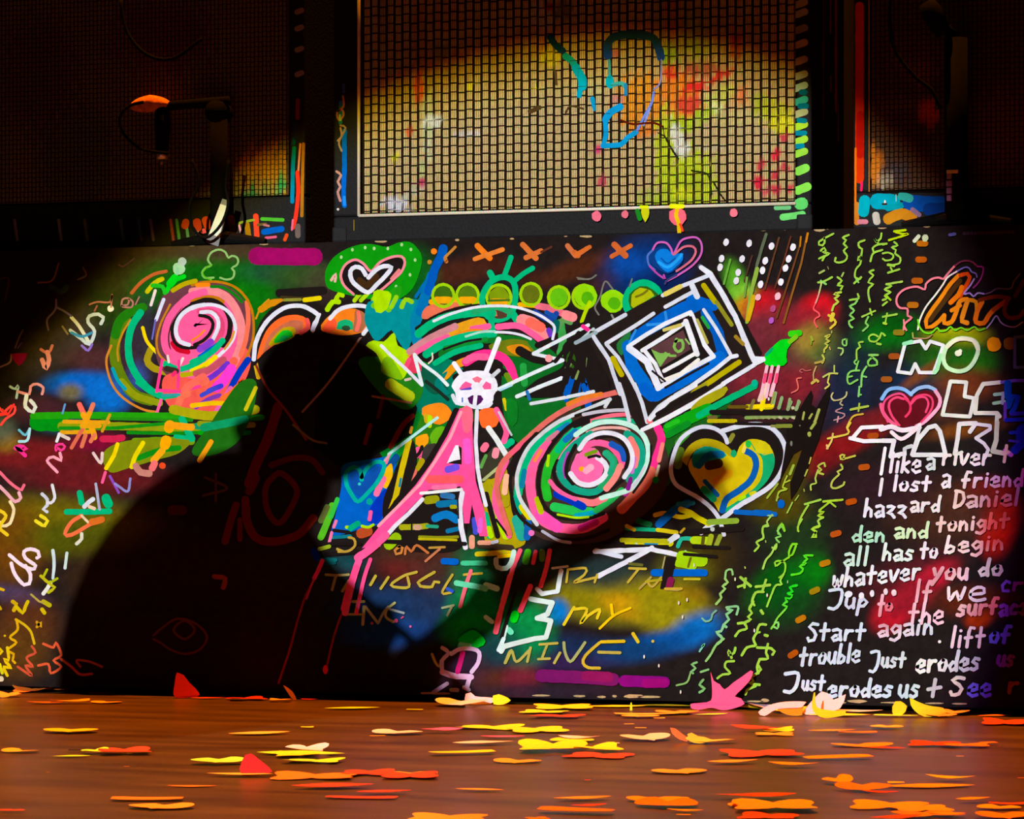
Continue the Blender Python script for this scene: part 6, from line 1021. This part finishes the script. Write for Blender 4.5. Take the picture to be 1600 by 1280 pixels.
# u, v, width px, colour, tilt (deg, 0 = flat), curl
CF = [
 (15,1088,34,'ff9a30',10,.3),(50,1080,60,'ff7a20',6,.3),(95,1079,70,'ff9a30',8,.2),(70,1097,60,'ff7a20',0,.1),(110,1096,60,'ff9a30',3,.25),(160,1083,44,'e8281c',2,0),(165,1097,50,'ff9a30',0,.1),(325,1090,56,'ff4028',0,.1),(385,1091,60,'e8281c',0,.1),(438,1093,34,'ff9a30',2,.1),(500,1090,70,'e8281c',0,0),(555,1088,16,'ff7a20',10,.2),
 (550,1106,90,'c8e828',1,0),(648,1108,26,'f0e020',0,0),(110,1141,86,'ffd818',1,.05),(30,1174,62,'f0c8d0',2,.2),(112,1181,60,'c8e828',1,.1),(120,1172,26,'201818',6,0),(150,1174,44,'c8e828',4,.2),(195,1174,82,'ff4028',2,.15),(190,1177,60,'ffd818',0,.1),
 (405,1146,100,'ffb848',2,.02),(480,1136,20,'ffd818',3,.1),(198,1197,9,'ff9a30',0,0),(340,1190,86,'a8e040',5,.1),(470,1178,140,'c8e828',2,.06),(475,1172,70,'f0c8d0',6,.3),(465,1180,70,'ffd818',2,.2),(490,1188,90,'c8e828',0,.1),(375,1209,106,'ffb848',1,.02),(300,1228,78,'ff7a20',1,.05),(230,1248,112,'ff7a20',1,.05),(250,1260,104,'ff9a30',1,.1),(18,1265,40,'ff4028',0,0),(75,1206,6,'ff9a30',0,0),
 (490,1214,130,'ff7a20',2,.06),(575,1208,80,'ff4028',2,.1),(640,1212,90,'ff4028',2,.1),(520,1228,130,'ff4028',2,.06),(600,1236,90,'ff4028',1,.05),(565,1246,112,'ff4028',1,.05),(645,1210,80,'ff9a30',2,.05),
 (620,1145,80,'ffc8b8',3,.12),(690,1142,66,'ff5a9a',6,.3),(590,1149,24,'ff9a30',0,0),(765,1137,100,'f0e020',1,.1),(840,1141,90,'f0e020',2,.05),(785,1151,72,'ff5a9a',2,.05),(755,1161,100,'ffc8b8',3,.2),(722,1175,104,'ffd818',1,.05),(808,1190,76,'ff9a30',2,.1),(895,1157,70,'f0e020',2,.15),(905,1155,66,'ffc8b8',8,.35),(865,1170,110,'ffd818',4,.2),(930,1170,80,'ffd818',3,.2),(935,1181,100,'ff4028',1,.05),(955,1161,26,'ffc8b8',3,0),(750,1233,80,'ff9a30',1,.05),(918,1218,10,'ff4028',0,0),
 (720,1100,80,'f0c8d0',4,.2),(790,1092,60,'ff9a30',6,.3),(820,1093,50,'f0e020',4,.2),(850,1112,70,'f0e020',1,.05),(880,1105,90,'ffd818',2,.05),(870,1118,80,'ff4028',0,.05),(960,1104,120,'ffd818',2,.05),(1040,1103,90,'ffd818',3,.1),(1010,1115,100,'ffb848',0,.05),(1060,1113,70,'ff9a30',2,.1),(1000,1118,60,'ffb848',0,0),(1110,1116,60,'a8e040',1,.1),(1160,1106,70,'f0e020',6,.3),(1200,1106,80,'f0c8d0',8,.4),(1240,1110,70,'ffd818',4,.1),
 (1030,1122,18,'ffb848',3,.1),(983,1131,16,'ffb848',2,0),(1001,1137,18,'ffb848',2,0),(1010,1154,80,'ffc8b8',4,.15),(1110,1158,80,'ffb848',3,.2),(1185,1140,90,'ff4028',5,.3),(1215,1142,50,'ffd818',6,.2),(1210,1147,60,'ff9a30',1,.05),
 (1190,1178,120,'ff4028',2,.05),(1145,1190,86,'ff9a30',2,.1),(1240,1195,80,'ff9a30',4,.2),(1310,1185,110,'ff9a30',5,.2),(1063,1205,88,'ff9a30',1,.03),(917,1218,8,'ff4028',0,0),
 (1180,1244,130,'ff4028',3,.2),(1210,1260,130,'ff9a30',2,.1),(1170,1258,60,'ff9a30',3,.2),(1200,1276,90,'ff4028',1,.1),(910,1247,96,'ff9a30',2,.05),(920,1259,60,'ff4028',4,.1),(900,1266,120,'ff7a20',2,.1),(1030,1250,100,'ff9a30',3,.1),(1040,1258,100,'ff7a20',4,.2),(1070,1266,60,'ff9a30',2,.1),(1068,1272,22,'ff9a30',0,0),(700,1279,120,'ff9a30',3,.05),(840,1278,34,'ff7a20',1,0),(640,1281,60,'ff7a20',1,0),
 (1300,1141,80,'ff9a30',1,.05),(1340,1144,60,'ff7a20',1,.1),(1385,1135,52,'ffb848',1,.05),(1350,1165,100,'ff9a30',2,.1),(1380,1168,70,'ff4028',1,.05),(1460,1163,80,'ff4028',3,.05),(1510,1164,70,'ff7a20',2,.05),(1545,1160,26,'ff7a20',3,0),
 (1310,1118,100,'ffd818',3,.1),(1340,1112,80,'f0c8d0',3,.1),(1400,1118,70,'a8e040',2,.05),(1470,1118,50,'ff9a30',4,.1),(1490,1114,50,'ff9a30',7,.2),(1555,1118,60,'ff7a20',2,.05),(1570,1130,70,'ff4028',4,.1),(1512,1109,20,'7040b0',40,.2),(1460,1116,40,'ff9a30',4,.1),
 (1485,1216,80,'ffb848',4,.2),(1450,1228,150,'ff9a30',1,.02),(1400,1223,26,'ffb848',8,.1),(1310,1222,50,'ff9a30',9,.3),(1350,1232,90,'ff7a20',5,.1),(1375,1238,60,'ff4028',5,.1),(1390,1260,120,'ff9a30',3,.05),(1440,1264,90,'ff9a30',2,.05),(1450,1272,100,'ff7a20',2,.05),(1400,1277,90,'ff4028',2,.1),(1520,1249,60,'ff9a30',5,.2),(1575,1256,60,'ff4028',3,.1),(1560,1262,70,'ff9a30',3,.1),(1570,1275,90,'ff7a20',3,.1),(1480,1271,60,'ff9a30',2,.1),(1500,1181,12,'ffc8b8',0,0),(1595,1215,10,'ff7a20',0,0),
]
recs = []
for i, (u, v, wd, hx, tilt, curl) in enumerate(CF):
    kind = KINDS[(i * 5 + i // 3) % 6] if wd > 30 else 'square'
    P = onZ(u, v, 0.002 + .0006 * (i % 5)); P.z = 0.0012 + .0006 * (i % 5)
    dep = (P - CAM).dot(Vector((-sT, cT, 0))); W_ = wd * dep / F / 2
    recs.append((u, v, wd, hx, tilt, curl, kind, P, W_))
ROWS = [(0, 1100, 'in row touching riser'), (1100, 1125, 'in row just before riser'), (1125, 1165, 'in back row'), (1165, 1195, 'in middle row'), (1195, 1240, 'in near row'), (1240, 1400, 'in bottom row')]
ORD = ['%s' % x for x in ['first', 'second', 'third', 'fourth', 'fifth', 'sixth', 'seventh', 'eighth', 'ninth', 'tenth', 'eleventh', 'twelfth', 'thirteenth', 'fourteenth', 'fifteenth', 'sixteenth', 'seventeenth', 'eighteenth', 'nineteenth', 'twentieth', 'twenty first', 'twenty second', 'twenty third', 'twenty fourth', 'twenty fifth']]
cnt = {}
lab = {}
for i, r in sorted(enumerate(recs), key=lambda t: t[1][0]):
    row = next(n for a, b, n in ROWS if a <= r[1] < b); key = (CN[r[3]], row); cnt[key] = cnt.get(key, 0) + 1
    lab[i] = (CN[r[3]], NAMES[r[6]], row, cnt[key])
tot = dict(cnt)
for i, (u, v, wd, hx, tilt, curl, kind, P, W_) in enumerate(recs):
    ol = outline(kind); asp = random.uniform(.55, .95); ph = random.uniform(-.35, .35); cphi = random.uniform(0, 6.28); vs = []; fs = []
    n = len(ol); amp = curl * W_ * .5; tl = math.radians(tilt)
    for ring, fr in enumerate((0, .5, 1)):
        for k in range(1 if ring == 0 else n):
            a, b = (0, 0) if ring == 0 else ol[k]
            x, y = a * fr, b * fr
            xx = x * math.cos(ph) - y * math.sin(ph) ; yy = x * math.sin(ph) + y * math.cos(ph)
            z = amp * (math.cos(cphi) * xx + math.sin(cphi) * yy) ** 2
            X = xx * W_; Yv = yy * W_ * asp
            # turn in the camera's heading, then tilt about the near edge
            yt = Yv * math.cos(tl); zt = (Yv + W_ * asp) * math.sin(tl) + z
            vs.append((X * cT - yt * sT, X * sT + yt * cT, zt))
    for k in range(n):
        fs.append((0, 1 + k, 1 + (k + 1) % n)); fs.append((1 + k, 1 + n + k, 1 + n + (k + 1) % n, 1 + (k + 1) % n))
    N0 = len(vs); vs += [(a, b, c + .0003) for a, b, c in vs]; fs += [tuple(j + N0 for j in f[::-1]) for f in fs]
    o = mesh_obj('paper_confetti', vs, fs, M['paper'], None, cols=[lin(hx)] * len(vs), loc=P)
    c, nm, row, k = lab[i]
    pos = '' if tot[(c, row)] == 1 else ', %s %s one from left' % (ORD[k - 1], c)
    o['label'] = '%s %s %s' % (c, nm, row) + pos
    o['category'] = 'paper confetti'; o['group'] = 'paper confetti scattered on the stage floor'
# standing pieces with shapes seen in the picture: outlines in the plane facing the audience
def upright(label, hx, Y, pts, lean=.25, thick=.0004, bow=.01, name='paper_confetti'):
    P = [onY(u, v, Y) for u, v in pts]; Q = smooth_pts([(p.x, p.z) for p in P], .006, True); base = min(p.y for p in Q)
    tri = tessellate_polygon([[Vector((p.x, p.y, 0)) for p in Q]]); cx = sum(p.x for p in Q) / len(Q)
    off = Vector((cx, Y, 0)); vs = []
    for s in (0, thick): vs += [(p.x - cx, s + lean * (p.y - base) + bow * math.sin((p.x - cx) * 30), p.y - base + .001) for p in Q]
    N0 = len(Q); fs = [tuple(t) for t in tri] + [tuple(j + N0 for j in t) for t in tri] + [(i, (i + 1) % N0, N0 + (i + 1) % N0, N0 + i) for i in range(N0)]
    o = mesh_obj(name, vs, fs, M['paper'], None, cols=[lin(hx)] * len(vs), loc=off)
    o['label'] = label; o['category'] = 'paper confetti'; o['group'] = 'paper confetti scattered on the stage floor'
    return o
def yfloor(u, v): return onZ(u, v, 0).y
upright('pink paper bird with two raised wings standing against the riser foot', 'ff4f88', -.05, [(1107, 1049), (1112, 1062), (1122, 1068), (1130, 1076), (1142, 1066), (1156, 1056), (1168, 1047), (1172, 1049), (1168, 1062), (1156, 1076), (1146, 1087), (1156, 1090), (1162, 1098), (1150, 1104), (1130, 1108), (1112, 1104), (1092, 1107), (1080, 1104), (1079, 1098), (1096, 1096), (1110, 1093), (1111, 1076)], lean=.3, bow=.004)
upright('red pointed paper piece standing upright at the riser foot inside the shadow', 'd01c10', -.06, [(275, 1052), (284, 1056), (293, 1068), (303, 1078), (309, 1087), (306, 1090), (275, 1090), (273, 1070)], lean=.2)
upright('red pointed paper piece standing upright in the near left floor', 'e01a10', yfloor(398, 1214), [(383, 1183), (391, 1181), (402, 1190), (418, 1204), (422, 1210), (412, 1214), (380, 1215), (376, 1204), (379, 1192)], lean=.15)
upright('yellow curled paper petal standing left of the other one by the lower right text', 'f0c810', -.10, [(1394, 1108), (1398, 1100), (1406, 1100), (1416, 1108), (1414, 1116), (1406, 1124), (1396, 1121)], lean=.3)
upright('yellow pointed paper petal leaning by the lower right text', 'e0d008', -.09, [(1421, 1094), (1432, 1099), (1450, 1106), (1472, 1110), (1478, 1116), (1462, 1122), (1444, 1123), (1430, 1114), (1423, 1104)], lean=.3)
upright('pale pink crumpled paper butterfly with pointed wings under the word erodes', 'ffc0c4', -.10, [(1256, 1112), (1270, 1092), (1282, 1080), (1291, 1083), (1300, 1093), (1318, 1085), (1316, 1096), (1311, 1106), (1296, 1112), (1276, 1116)], lean=.35)
upright('pale pink curled paper wing beside the amber wing under the lower right text', 'ffb8b8', -.14, [(1186, 1110), (1200, 1100), (1224, 1095), (1256, 1096), (1250, 1104), (1214, 1106), (1196, 1116)], lean=.5)
upright('amber paper wing between two pale pink ones under the lower right text', 'f09008', -.13, [(1212, 1103), (1230, 1096), (1250, 1096), (1254, 1106), (1252, 1116), (1230, 1115)], lean=.4)
upright('yellow paper sliver standing on edge in front of the pale pink butterfly', 'f0c800', -.16, [(1271, 1084), (1273, 1084), (1276, 1106), (1296, 1112), (1320, 1114), (1318, 1120), (1290, 1124), (1276, 1118), (1269, 1106)], lean=.2)
upright('pale pink folded paper piece below the white flower on the board', 'ffc4c0', -.04, [(728, 1086), (735, 1084), (742, 1090), (768, 1093), (772, 1098), (764, 1102), (730, 1101), (727, 1094)], lean=.3)
upright('yellow folded paper petal at the riser foot beside the pale pink folded piece', 'f0e010', -.05, [(770, 1086), (778, 1084), (792, 1090), (796, 1094), (786, 1100), (772, 1099)], lean=.3)
upright('orange curled paper tip standing up in the middle row right of centre', 'ff6a28', yfloor(1060, 1160), [(1047, 1141), (1054, 1142), (1064, 1150), (1076, 1160), (1072, 1163), (1062, 1160), (1050, 1150)], lean=.2)
upright('amber curled paper tip standing beside the orange one in middle row', 'ffb020', yfloor(1085, 1163), [(1074, 1149), (1080, 1147), (1092, 1154), (1106, 1160), (1094, 1164), (1078, 1160)], lean=.3)
upright('yellow narrow paper tip standing up at the riser foot under the magenta bar', 'ffe010', -.10, [(984, 1106), (985, 1094), (986.5, 1093), (988, 1106)], lean=.1, bow=.0)
upright('amber curled paper stem standing inside the shadow at the riser foot', 'c87828', -.05, [(441, 1068), (445, 1070), (456, 1078), (463, 1090), (458, 1091), (452, 1084)], lean=.2, bow=.0)

# ---------------------------------------------------------------- the guitarist whose shadow falls on the board (stands left of the lens)
PY = -4.2
def S(u, v, dy=0.0):
    p = onY(u, v, 0); d = LP - p; return p + d * ((PY + dy - p.y) / d.y)
def skin_fig(name, verts, edges, m, parent, sub=2):
    me = bpy.data.meshes.new(name); me.from_pydata([tuple(v[0]) for v in verts], edges, []); o = bpy.data.objects.new(name, me); COL.objects.link(o)
    md = o.modifiers.new('skin', 'SKIN'); md.use_smooth_shade = True
    for i, v in enumerate(verts):
        sv = me.skin_vertices[0].data[i]; r = v[1]; sv.radius = (r, r) if not isinstance(r, tuple) else r
        sv.use_root = (i == 0)
    o.modifiers.new('sub', 'SUBSURF').levels = sub; o.modifiers['sub'].render_levels = sub
    bpy.context.view_layer.update(); dg = bpy.context.evaluated_depsgraph_get()
    me2 = bpy.data.meshes.new_from_object(o.evaluated_get(dg)); o.modifiers.clear(); o.data = me2; me2.name = name
    if m: me2.materials.clear(); me2.materials.append(m)
    me2.polygons.foreach_set('use_smooth', [True] * len(me2.polygons))
    o.parent = parent; return o
pel = S(290, 1225); per = thing('person', 'person in a peaked cap leaning over a guitar, casting the shadow', 'person', (0, 0, 0))
hipL = pel + Vector((.0, -.11, -.06)); hipR = pel + Vector((.0, .11, -.06))
kneeL = Vector((pel.x + .16, pel.y - .15, .56)); kneeR = Vector((pel.x + .02, pel.y + .16, .53)); ankL = Vector((pel.x + .10, pel.y - .17, .10)); ankR = Vector((pel.x - .14, pel.y + .18, .10))
shN = S(318, 800, -.19); shF = S(360, 800, .19); elN = S(412, 1065, -.24); haN = S(560, 1090, -.13); elF = S(600, 1105, .22); haF = S(742, 952, -.02)
# body: one continuous surface
V = [(pel, (.17, .15)), (S(238, 1105), (.195, .17)), (S(268, 960), (.20, .18)), (S(318, 840), (.165, .17)), (S(405, 765), (.085, .09)), (S(450, 715), .068),
     (shN, .078), (elN, .052), (haN, .03), (shF, .078), (elF, .045), (haF, .024), (hipL, .105), (kneeL, .068), (ankL, .045), (hipR, .105), (kneeR, .068), (ankR, .045), (S(470, 700), .062)]
E_ = [(0, 1), (1, 2), (2, 3), (3, 4), (4, 5), (5, 18), (3, 6), (6, 7), (7, 8), (3, 9), (9, 10), (10, 11), (0, 12), (12, 13), (13, 14), (0, 15), (15, 16), (16, 17)]
body = skin_fig('body', V, E_, M['skin'], per)
V2 = [(V[0][0] + Vector((0, 0, -.05)), (.20, .18)), (V[1][0], (.215, .185)), (V[2][0], (.222, .195)), (V[3][0], (.182, .185)), (V[4][0], (.098, .105)), (shN, .092), (shN.lerp(elN, .55), .078), (elN, .066), (elN.lerp(haN, .6), .05), (shF, .092), (shF.lerp(elF, .55), .078), (elF, .058), (elF.lerp(haF, .6), .036)]
skin_fig('jacket', V2, [(0, 1), (1, 2), (2, 3), (3, 4), (3, 5), (5, 6), (6, 7), (7, 8), (3, 9), (9, 10), (10, 11), (11, 12)], M['shirt'], per)
skin_fig('trousers', [(pel + Vector((0, 0, .06)), (.185, .168)), (hipL, .12), (kneeL, .083), (ankL + Vector((0, 0, .03)), .065), (hipR, .12), (kneeR, .083), (ankR + Vector((0, 0, .03)), .065)], [(0, 1), (1, 2), (2, 3), (0, 4), (4, 5), (5, 6)], M['denim'], per)
for a in (ankL, ankR):
    sh = skin_fig('shoe', [(Vector((a.x - .04, a.y, .052)), .045), (Vector((a.x + .05, a.y, .05)), .046), (Vector((a.x + .15, a.y, .038)), (.045, .034)), (Vector((a.x + .20, a.y, .034)), .028)], [(0, 1), (1, 2), (2, 3)], M['leather'], per)
    bm = bmesh.new(); box(bm, a.x - .085, a.x + .215, a.y - .045, a.y + .045, 0, .014, .006); bm_obj('sole', bm, M['rubber'], sh)
# head, turned down to the right
hc = S(515, 641); ang = math.radians(-16); HX = Vector((math.cos(ang), 0, math.sin(ang))); HZ = Vector((-math.sin(ang), 0, math.cos(ang))); HY = Vector((0, 1, 0))
HK = .88
def hp(x, y, z): return hc + (HX * x + HY * y + HZ * z) * HK
bm = bmesh.new(); bmesh.ops.create_uvsphere(bm, u_segments=32, v_segments=24, radius=1)
for v in bm.verts:
    x, y, z = v.co; fx = (.120 if x > 0 else .106) * x; fy = .074 * y; fz = .118 * z
    if z < 0: fx = fx * (1 - .22 * -z) + .012 * -z; fy *= (1 - .35 * -z)
    if x > .75: fx -= .010 * (x - .75) / .25
    if x > .85 and abs(y) < .25 and -.35 < z < .1: fx += .022 * (1 - abs(y) / .25) * (1 - abs(z + .2) / .35)
    if x > .8 and .05 < abs(y) < .5 and .0 < z < .22: fx -= .007
    if x > .75 and abs(y) < .35 and -.62 < z < -.48: fx += .006
    v.co = hp(fx, fy, fz)
head = bm_obj('head', bm, M['skin'], per, True)
for s in (-1, 1):
    bm = bmesh.new(); bmesh.ops.create_uvsphere(bm, u_segments=12, v_segments=8, radius=1)
    for v in bm.verts: v.co = hp(.004 + v.co.x * .018, s * .076 + v.co.y * .009, -.012 + v.co.z * .032)
    bm_obj('ear', bm, M['skin'], head, True)
    bm = bmesh.new(); bmesh.ops.create_uvsphere(bm, u_segments=12, v_segments=8, radius=.0115)
    for v in bm.verts: v.co = hp(.097 + v.co.x * .8, s * .030 + v.co.y, .012 + v.co.z)
    bm_obj('eye', bm, mat('eye_white', (.8, .8, .8), .3), head, True)
bm = bmesh.new(); tube(bm, [hp(.094, -.022, -.066), hp(.102, 0, -.067), hp(.094, .022, -.066)], .004, 8); bm_obj('mouth', bm, mat('lips', lin('a05048'), .5), head, True)
bm = bmesh.new(); bmesh.ops.create_uvsphere(bm, u_segments=28, v_segments=18, radius=1)
for v in bm.verts:
    x, y, z = v.co; k = 1.0 if z > -.1 else .97
    v.co = hp(-.026 + x * .104 * k, y * .083 * k, .0 + max(z, -.75) * .112)
bmesh.ops.delete(bm, geom=[f for f in bm.faces if (f.calc_center_median() - hc).dot(HX) > .05 and (f.calc_center_median() - hc).dot(HZ) < .03], context='FACES')
bm_obj('hair', bm, mat('brown_hair', lin('2c1e14'), .8, .2, noise_amt=.4, nscale=150), per, True)
bm = bmesh.new(); bmesh.ops.create_uvsphere(bm, u_segments=32, v_segments=20, radius=1)
for v in bm.verts:
    x, y, z = v.co; v.co = hp(-.016 + x * .124, y * .095, .030 + max(z, -.05) * .100)
cap = bm_obj('cap', bm, M['capcloth'], per, True)
bm = bmesh.new(); rows = []
for i in range(13):
    t = -1 + 2 * i / 12; r = []
    for j in range(7):
        f = j / 6; x = .058 + f * .090 * math.sqrt(max(.0, 1 - .30 * t * t)); y = t * .086 * (1 - .12 * f); z = .080 - .036 * f - .050 * t * t
        r.append((x, y, z))
    rows.append(r)
for th in (0, -.010):
    g = [[bm.verts.new(hp(x, y, z + th)) for x, y, z in r] for r in rows]
    for a, b in zip(g, g[1:]):
        for k in range(6): bm.faces.new((a[k], a[k + 1], b[k + 1], b[k]))
bm_obj('cap_peak', bm, M['capcloth'], cap, True)
# beard / jaw shadow mass under the peak: scarf at the collar
bm = bmesh.new(); n0, n1 = S(425, 745), S(470, 705)
tube(bm, [n0, n0.lerp(n1, .5), n1], [.098, .092, .075], 18); bm_obj('collar', bm, M['shirt'], per, True)
def hand(parent, c, fdir, side, curl=1.0):
    fdir = fdir.normalized(); side = (side - fdir * side.dot(fdir)).normalized(); nrm = fdir.cross(side)
    skin_fig('palm', [(c - fdir * .03, .026), (c + fdir * .02, (.036, .017)), (c + fdir * .055, (.038, .015))], [(0, 1), (1, 2)], M['skin'], parent, 1)
    for i, L in enumerate((.072, .080, .074, .058)):
        b = c + fdir * .052 + side * (-.028 + i * .019); p1 = b + fdir * L * .42 + nrm * .006 * curl; p2 = p1 + fdir * L * .2 + nrm * L * .3 * curl; p3 = p2 - fdir * L * .12 + nrm * L * .25 * curl
        skin_fig('finger', [(b - fdir * .02, .0095), (b, .0095), (p1, .009), (p2, .0082), (p3, .0072)], [(0, 1), (1, 2), (2, 3), (3, 4)], M['skin'], parent, 1)
    b = c - side * .026; skin_fig('thumb', [(b, .012), (b - side * .02 + fdir * .026, .0105), (b - side * .018 + fdir * .052 + nrm * .012, .009)], [(0, 1), (1, 2)], M['skin'], parent, 1)
hand(body, haN + Vector((.015, 0, 0)), haN - elN, Vector((0, 0, 1)))
hand(body, haF + (haF - elF).normalized() * .03, haF - elF, Vector((0, 1, .3)))
# guitar
gt = thing('electric_guitar', 'electric guitar held by the person in the cap, neck raised to the right', 'guitar', (0, 0, 0))
gb0 = S(535, 1130, -.02); n_end = S(1015, 788, -.02); hd_end = S(1125, 722, -.02); n_mid = S(850, 885, -.02)
gx = (n_mid - gb0).normalized(); gy = Vector((0, 1, 0)); gz = gx.cross(gy).normalized() * -1
def gp(x, y, z): return gb0 + gx * x + gy * y + gz * z
OUT = [(-.19, .0), (-.175, .085), (-.11, .13), (-.03, .12), (.03, .095), (.09, .105), (.15, .11), (.19, .085), (.165, .055), (.12, .04), (.12, -.04), (.15, -.055), (.165, -.085), (.12, -.11), (.06, -.098), (.0, -.098), (-.06, -.125), (-.13, -.125), (-.18, -.075)]
Q = smooth_pts(OUT, .02, True); bm = bmesh.new()
r1 = [bm.verts.new(gp(p.x, -.022, p.y)) for p in Q]; r2 = [bm.verts.new(gp(p.x, .022, p.y)) for p in Q]
bm.faces.new(r1); bm.faces.new(r2[::-1])
for i in range(len(Q)): bm.faces.new((r1[i], r2[i], r2[(i + 1) % len(Q)], r1[(i + 1) % len(Q)]))
bm_obj('guitar_body', bm, M['guitar'], gt)
bm = bmesh.new(); s0 = gp(.11, -.024, 0); tube(bm, [s0, s0.lerp(n_mid, .5), n_mid, n_mid.lerp(n_end, .5), n_end], [.030, .029, .027, .025, .024], 14); bm_obj('neck', bm, M['maple'], gt, True)
nd = (hd_end - n_end).normalized(); nz = nd.cross(gy).normalized() * -1; bm = bmesh.new()
HO = [(-.01, .022), (.02, .035), (.09, .034), (.125, .02), (.12, -.02), (.08, -.036), (.02, -.034), (-.01, -.022)]
r1 = [bm.verts.new(n_end + nd * a + gy * -.008 + nz * b) for a, b in HO]; r2 = [bm.verts.new(n_end + nd * a + gy * .008 + nz * b) for a, b in HO]
bm.faces.new(r1); bm.faces.new(r2[::-1])
for i in range(len(HO)): bm.faces.new((r1[i], r2[i], r2[(i + 1) % len(HO)], r1[(i + 1) % len(HO)]))
bm_obj('headstock', bm, M['maple'], gt)
for k in range(6):
    c = n_end + nd * (.02 + .016 * k) + nz * .034; bm = bmesh.new(); tube(bm, [c, c + nz * .018], [.003, .006], 8); bm_obj('tuning_peg', bm, M['metal'], gt, True)
for k, x in enumerate((-.06, .0, .05)):
    bm = bmesh.new(); c = gp(x, -.026, 0); tube(bm, [c - gz * .038, c + gz * .038], .008, 8); bm_obj('pickup', bm, M['matteblack'], gt)
bm = bmesh.new(); c = gp(-.11, -.028, 0); tube(bm, [c - gz * .035, c + gz * .035], .009, 8); bm_obj('bridge', bm, M['metal'], gt)
for k in range(6):
    bm = bmesh.new(); o_z = gz * (-.02 + .008 * k); tube(bm, [gp(-.11, -.036, 0) + o_z, gp(.11, -.056, 0) + o_z * .9, n_mid + gy * -.03 + nz * (-.015 + .006 * k), n_end + gy * -.028 + nz * (-.014 + .0055 * k)], .0006, 4); bm_obj('string', bm, M['metal'], gt)
strap = smooth_pts([tuple(gp(-.18, .0, .0)), tuple(S(270, 1080, -.24)), tuple(S(290, 900, -.245)), tuple(S(340, 790, -.20)), tuple(S(400, 760, -.02)), tuple(S(420, 800, .18)), tuple(gp(.18, .02, .08))], .02)
bm = bmesh.new(); tube(bm, strap, .008, 8); bm_obj('strap', bm, M['leather'], gt, True)
bpy.context.view_layer.update()
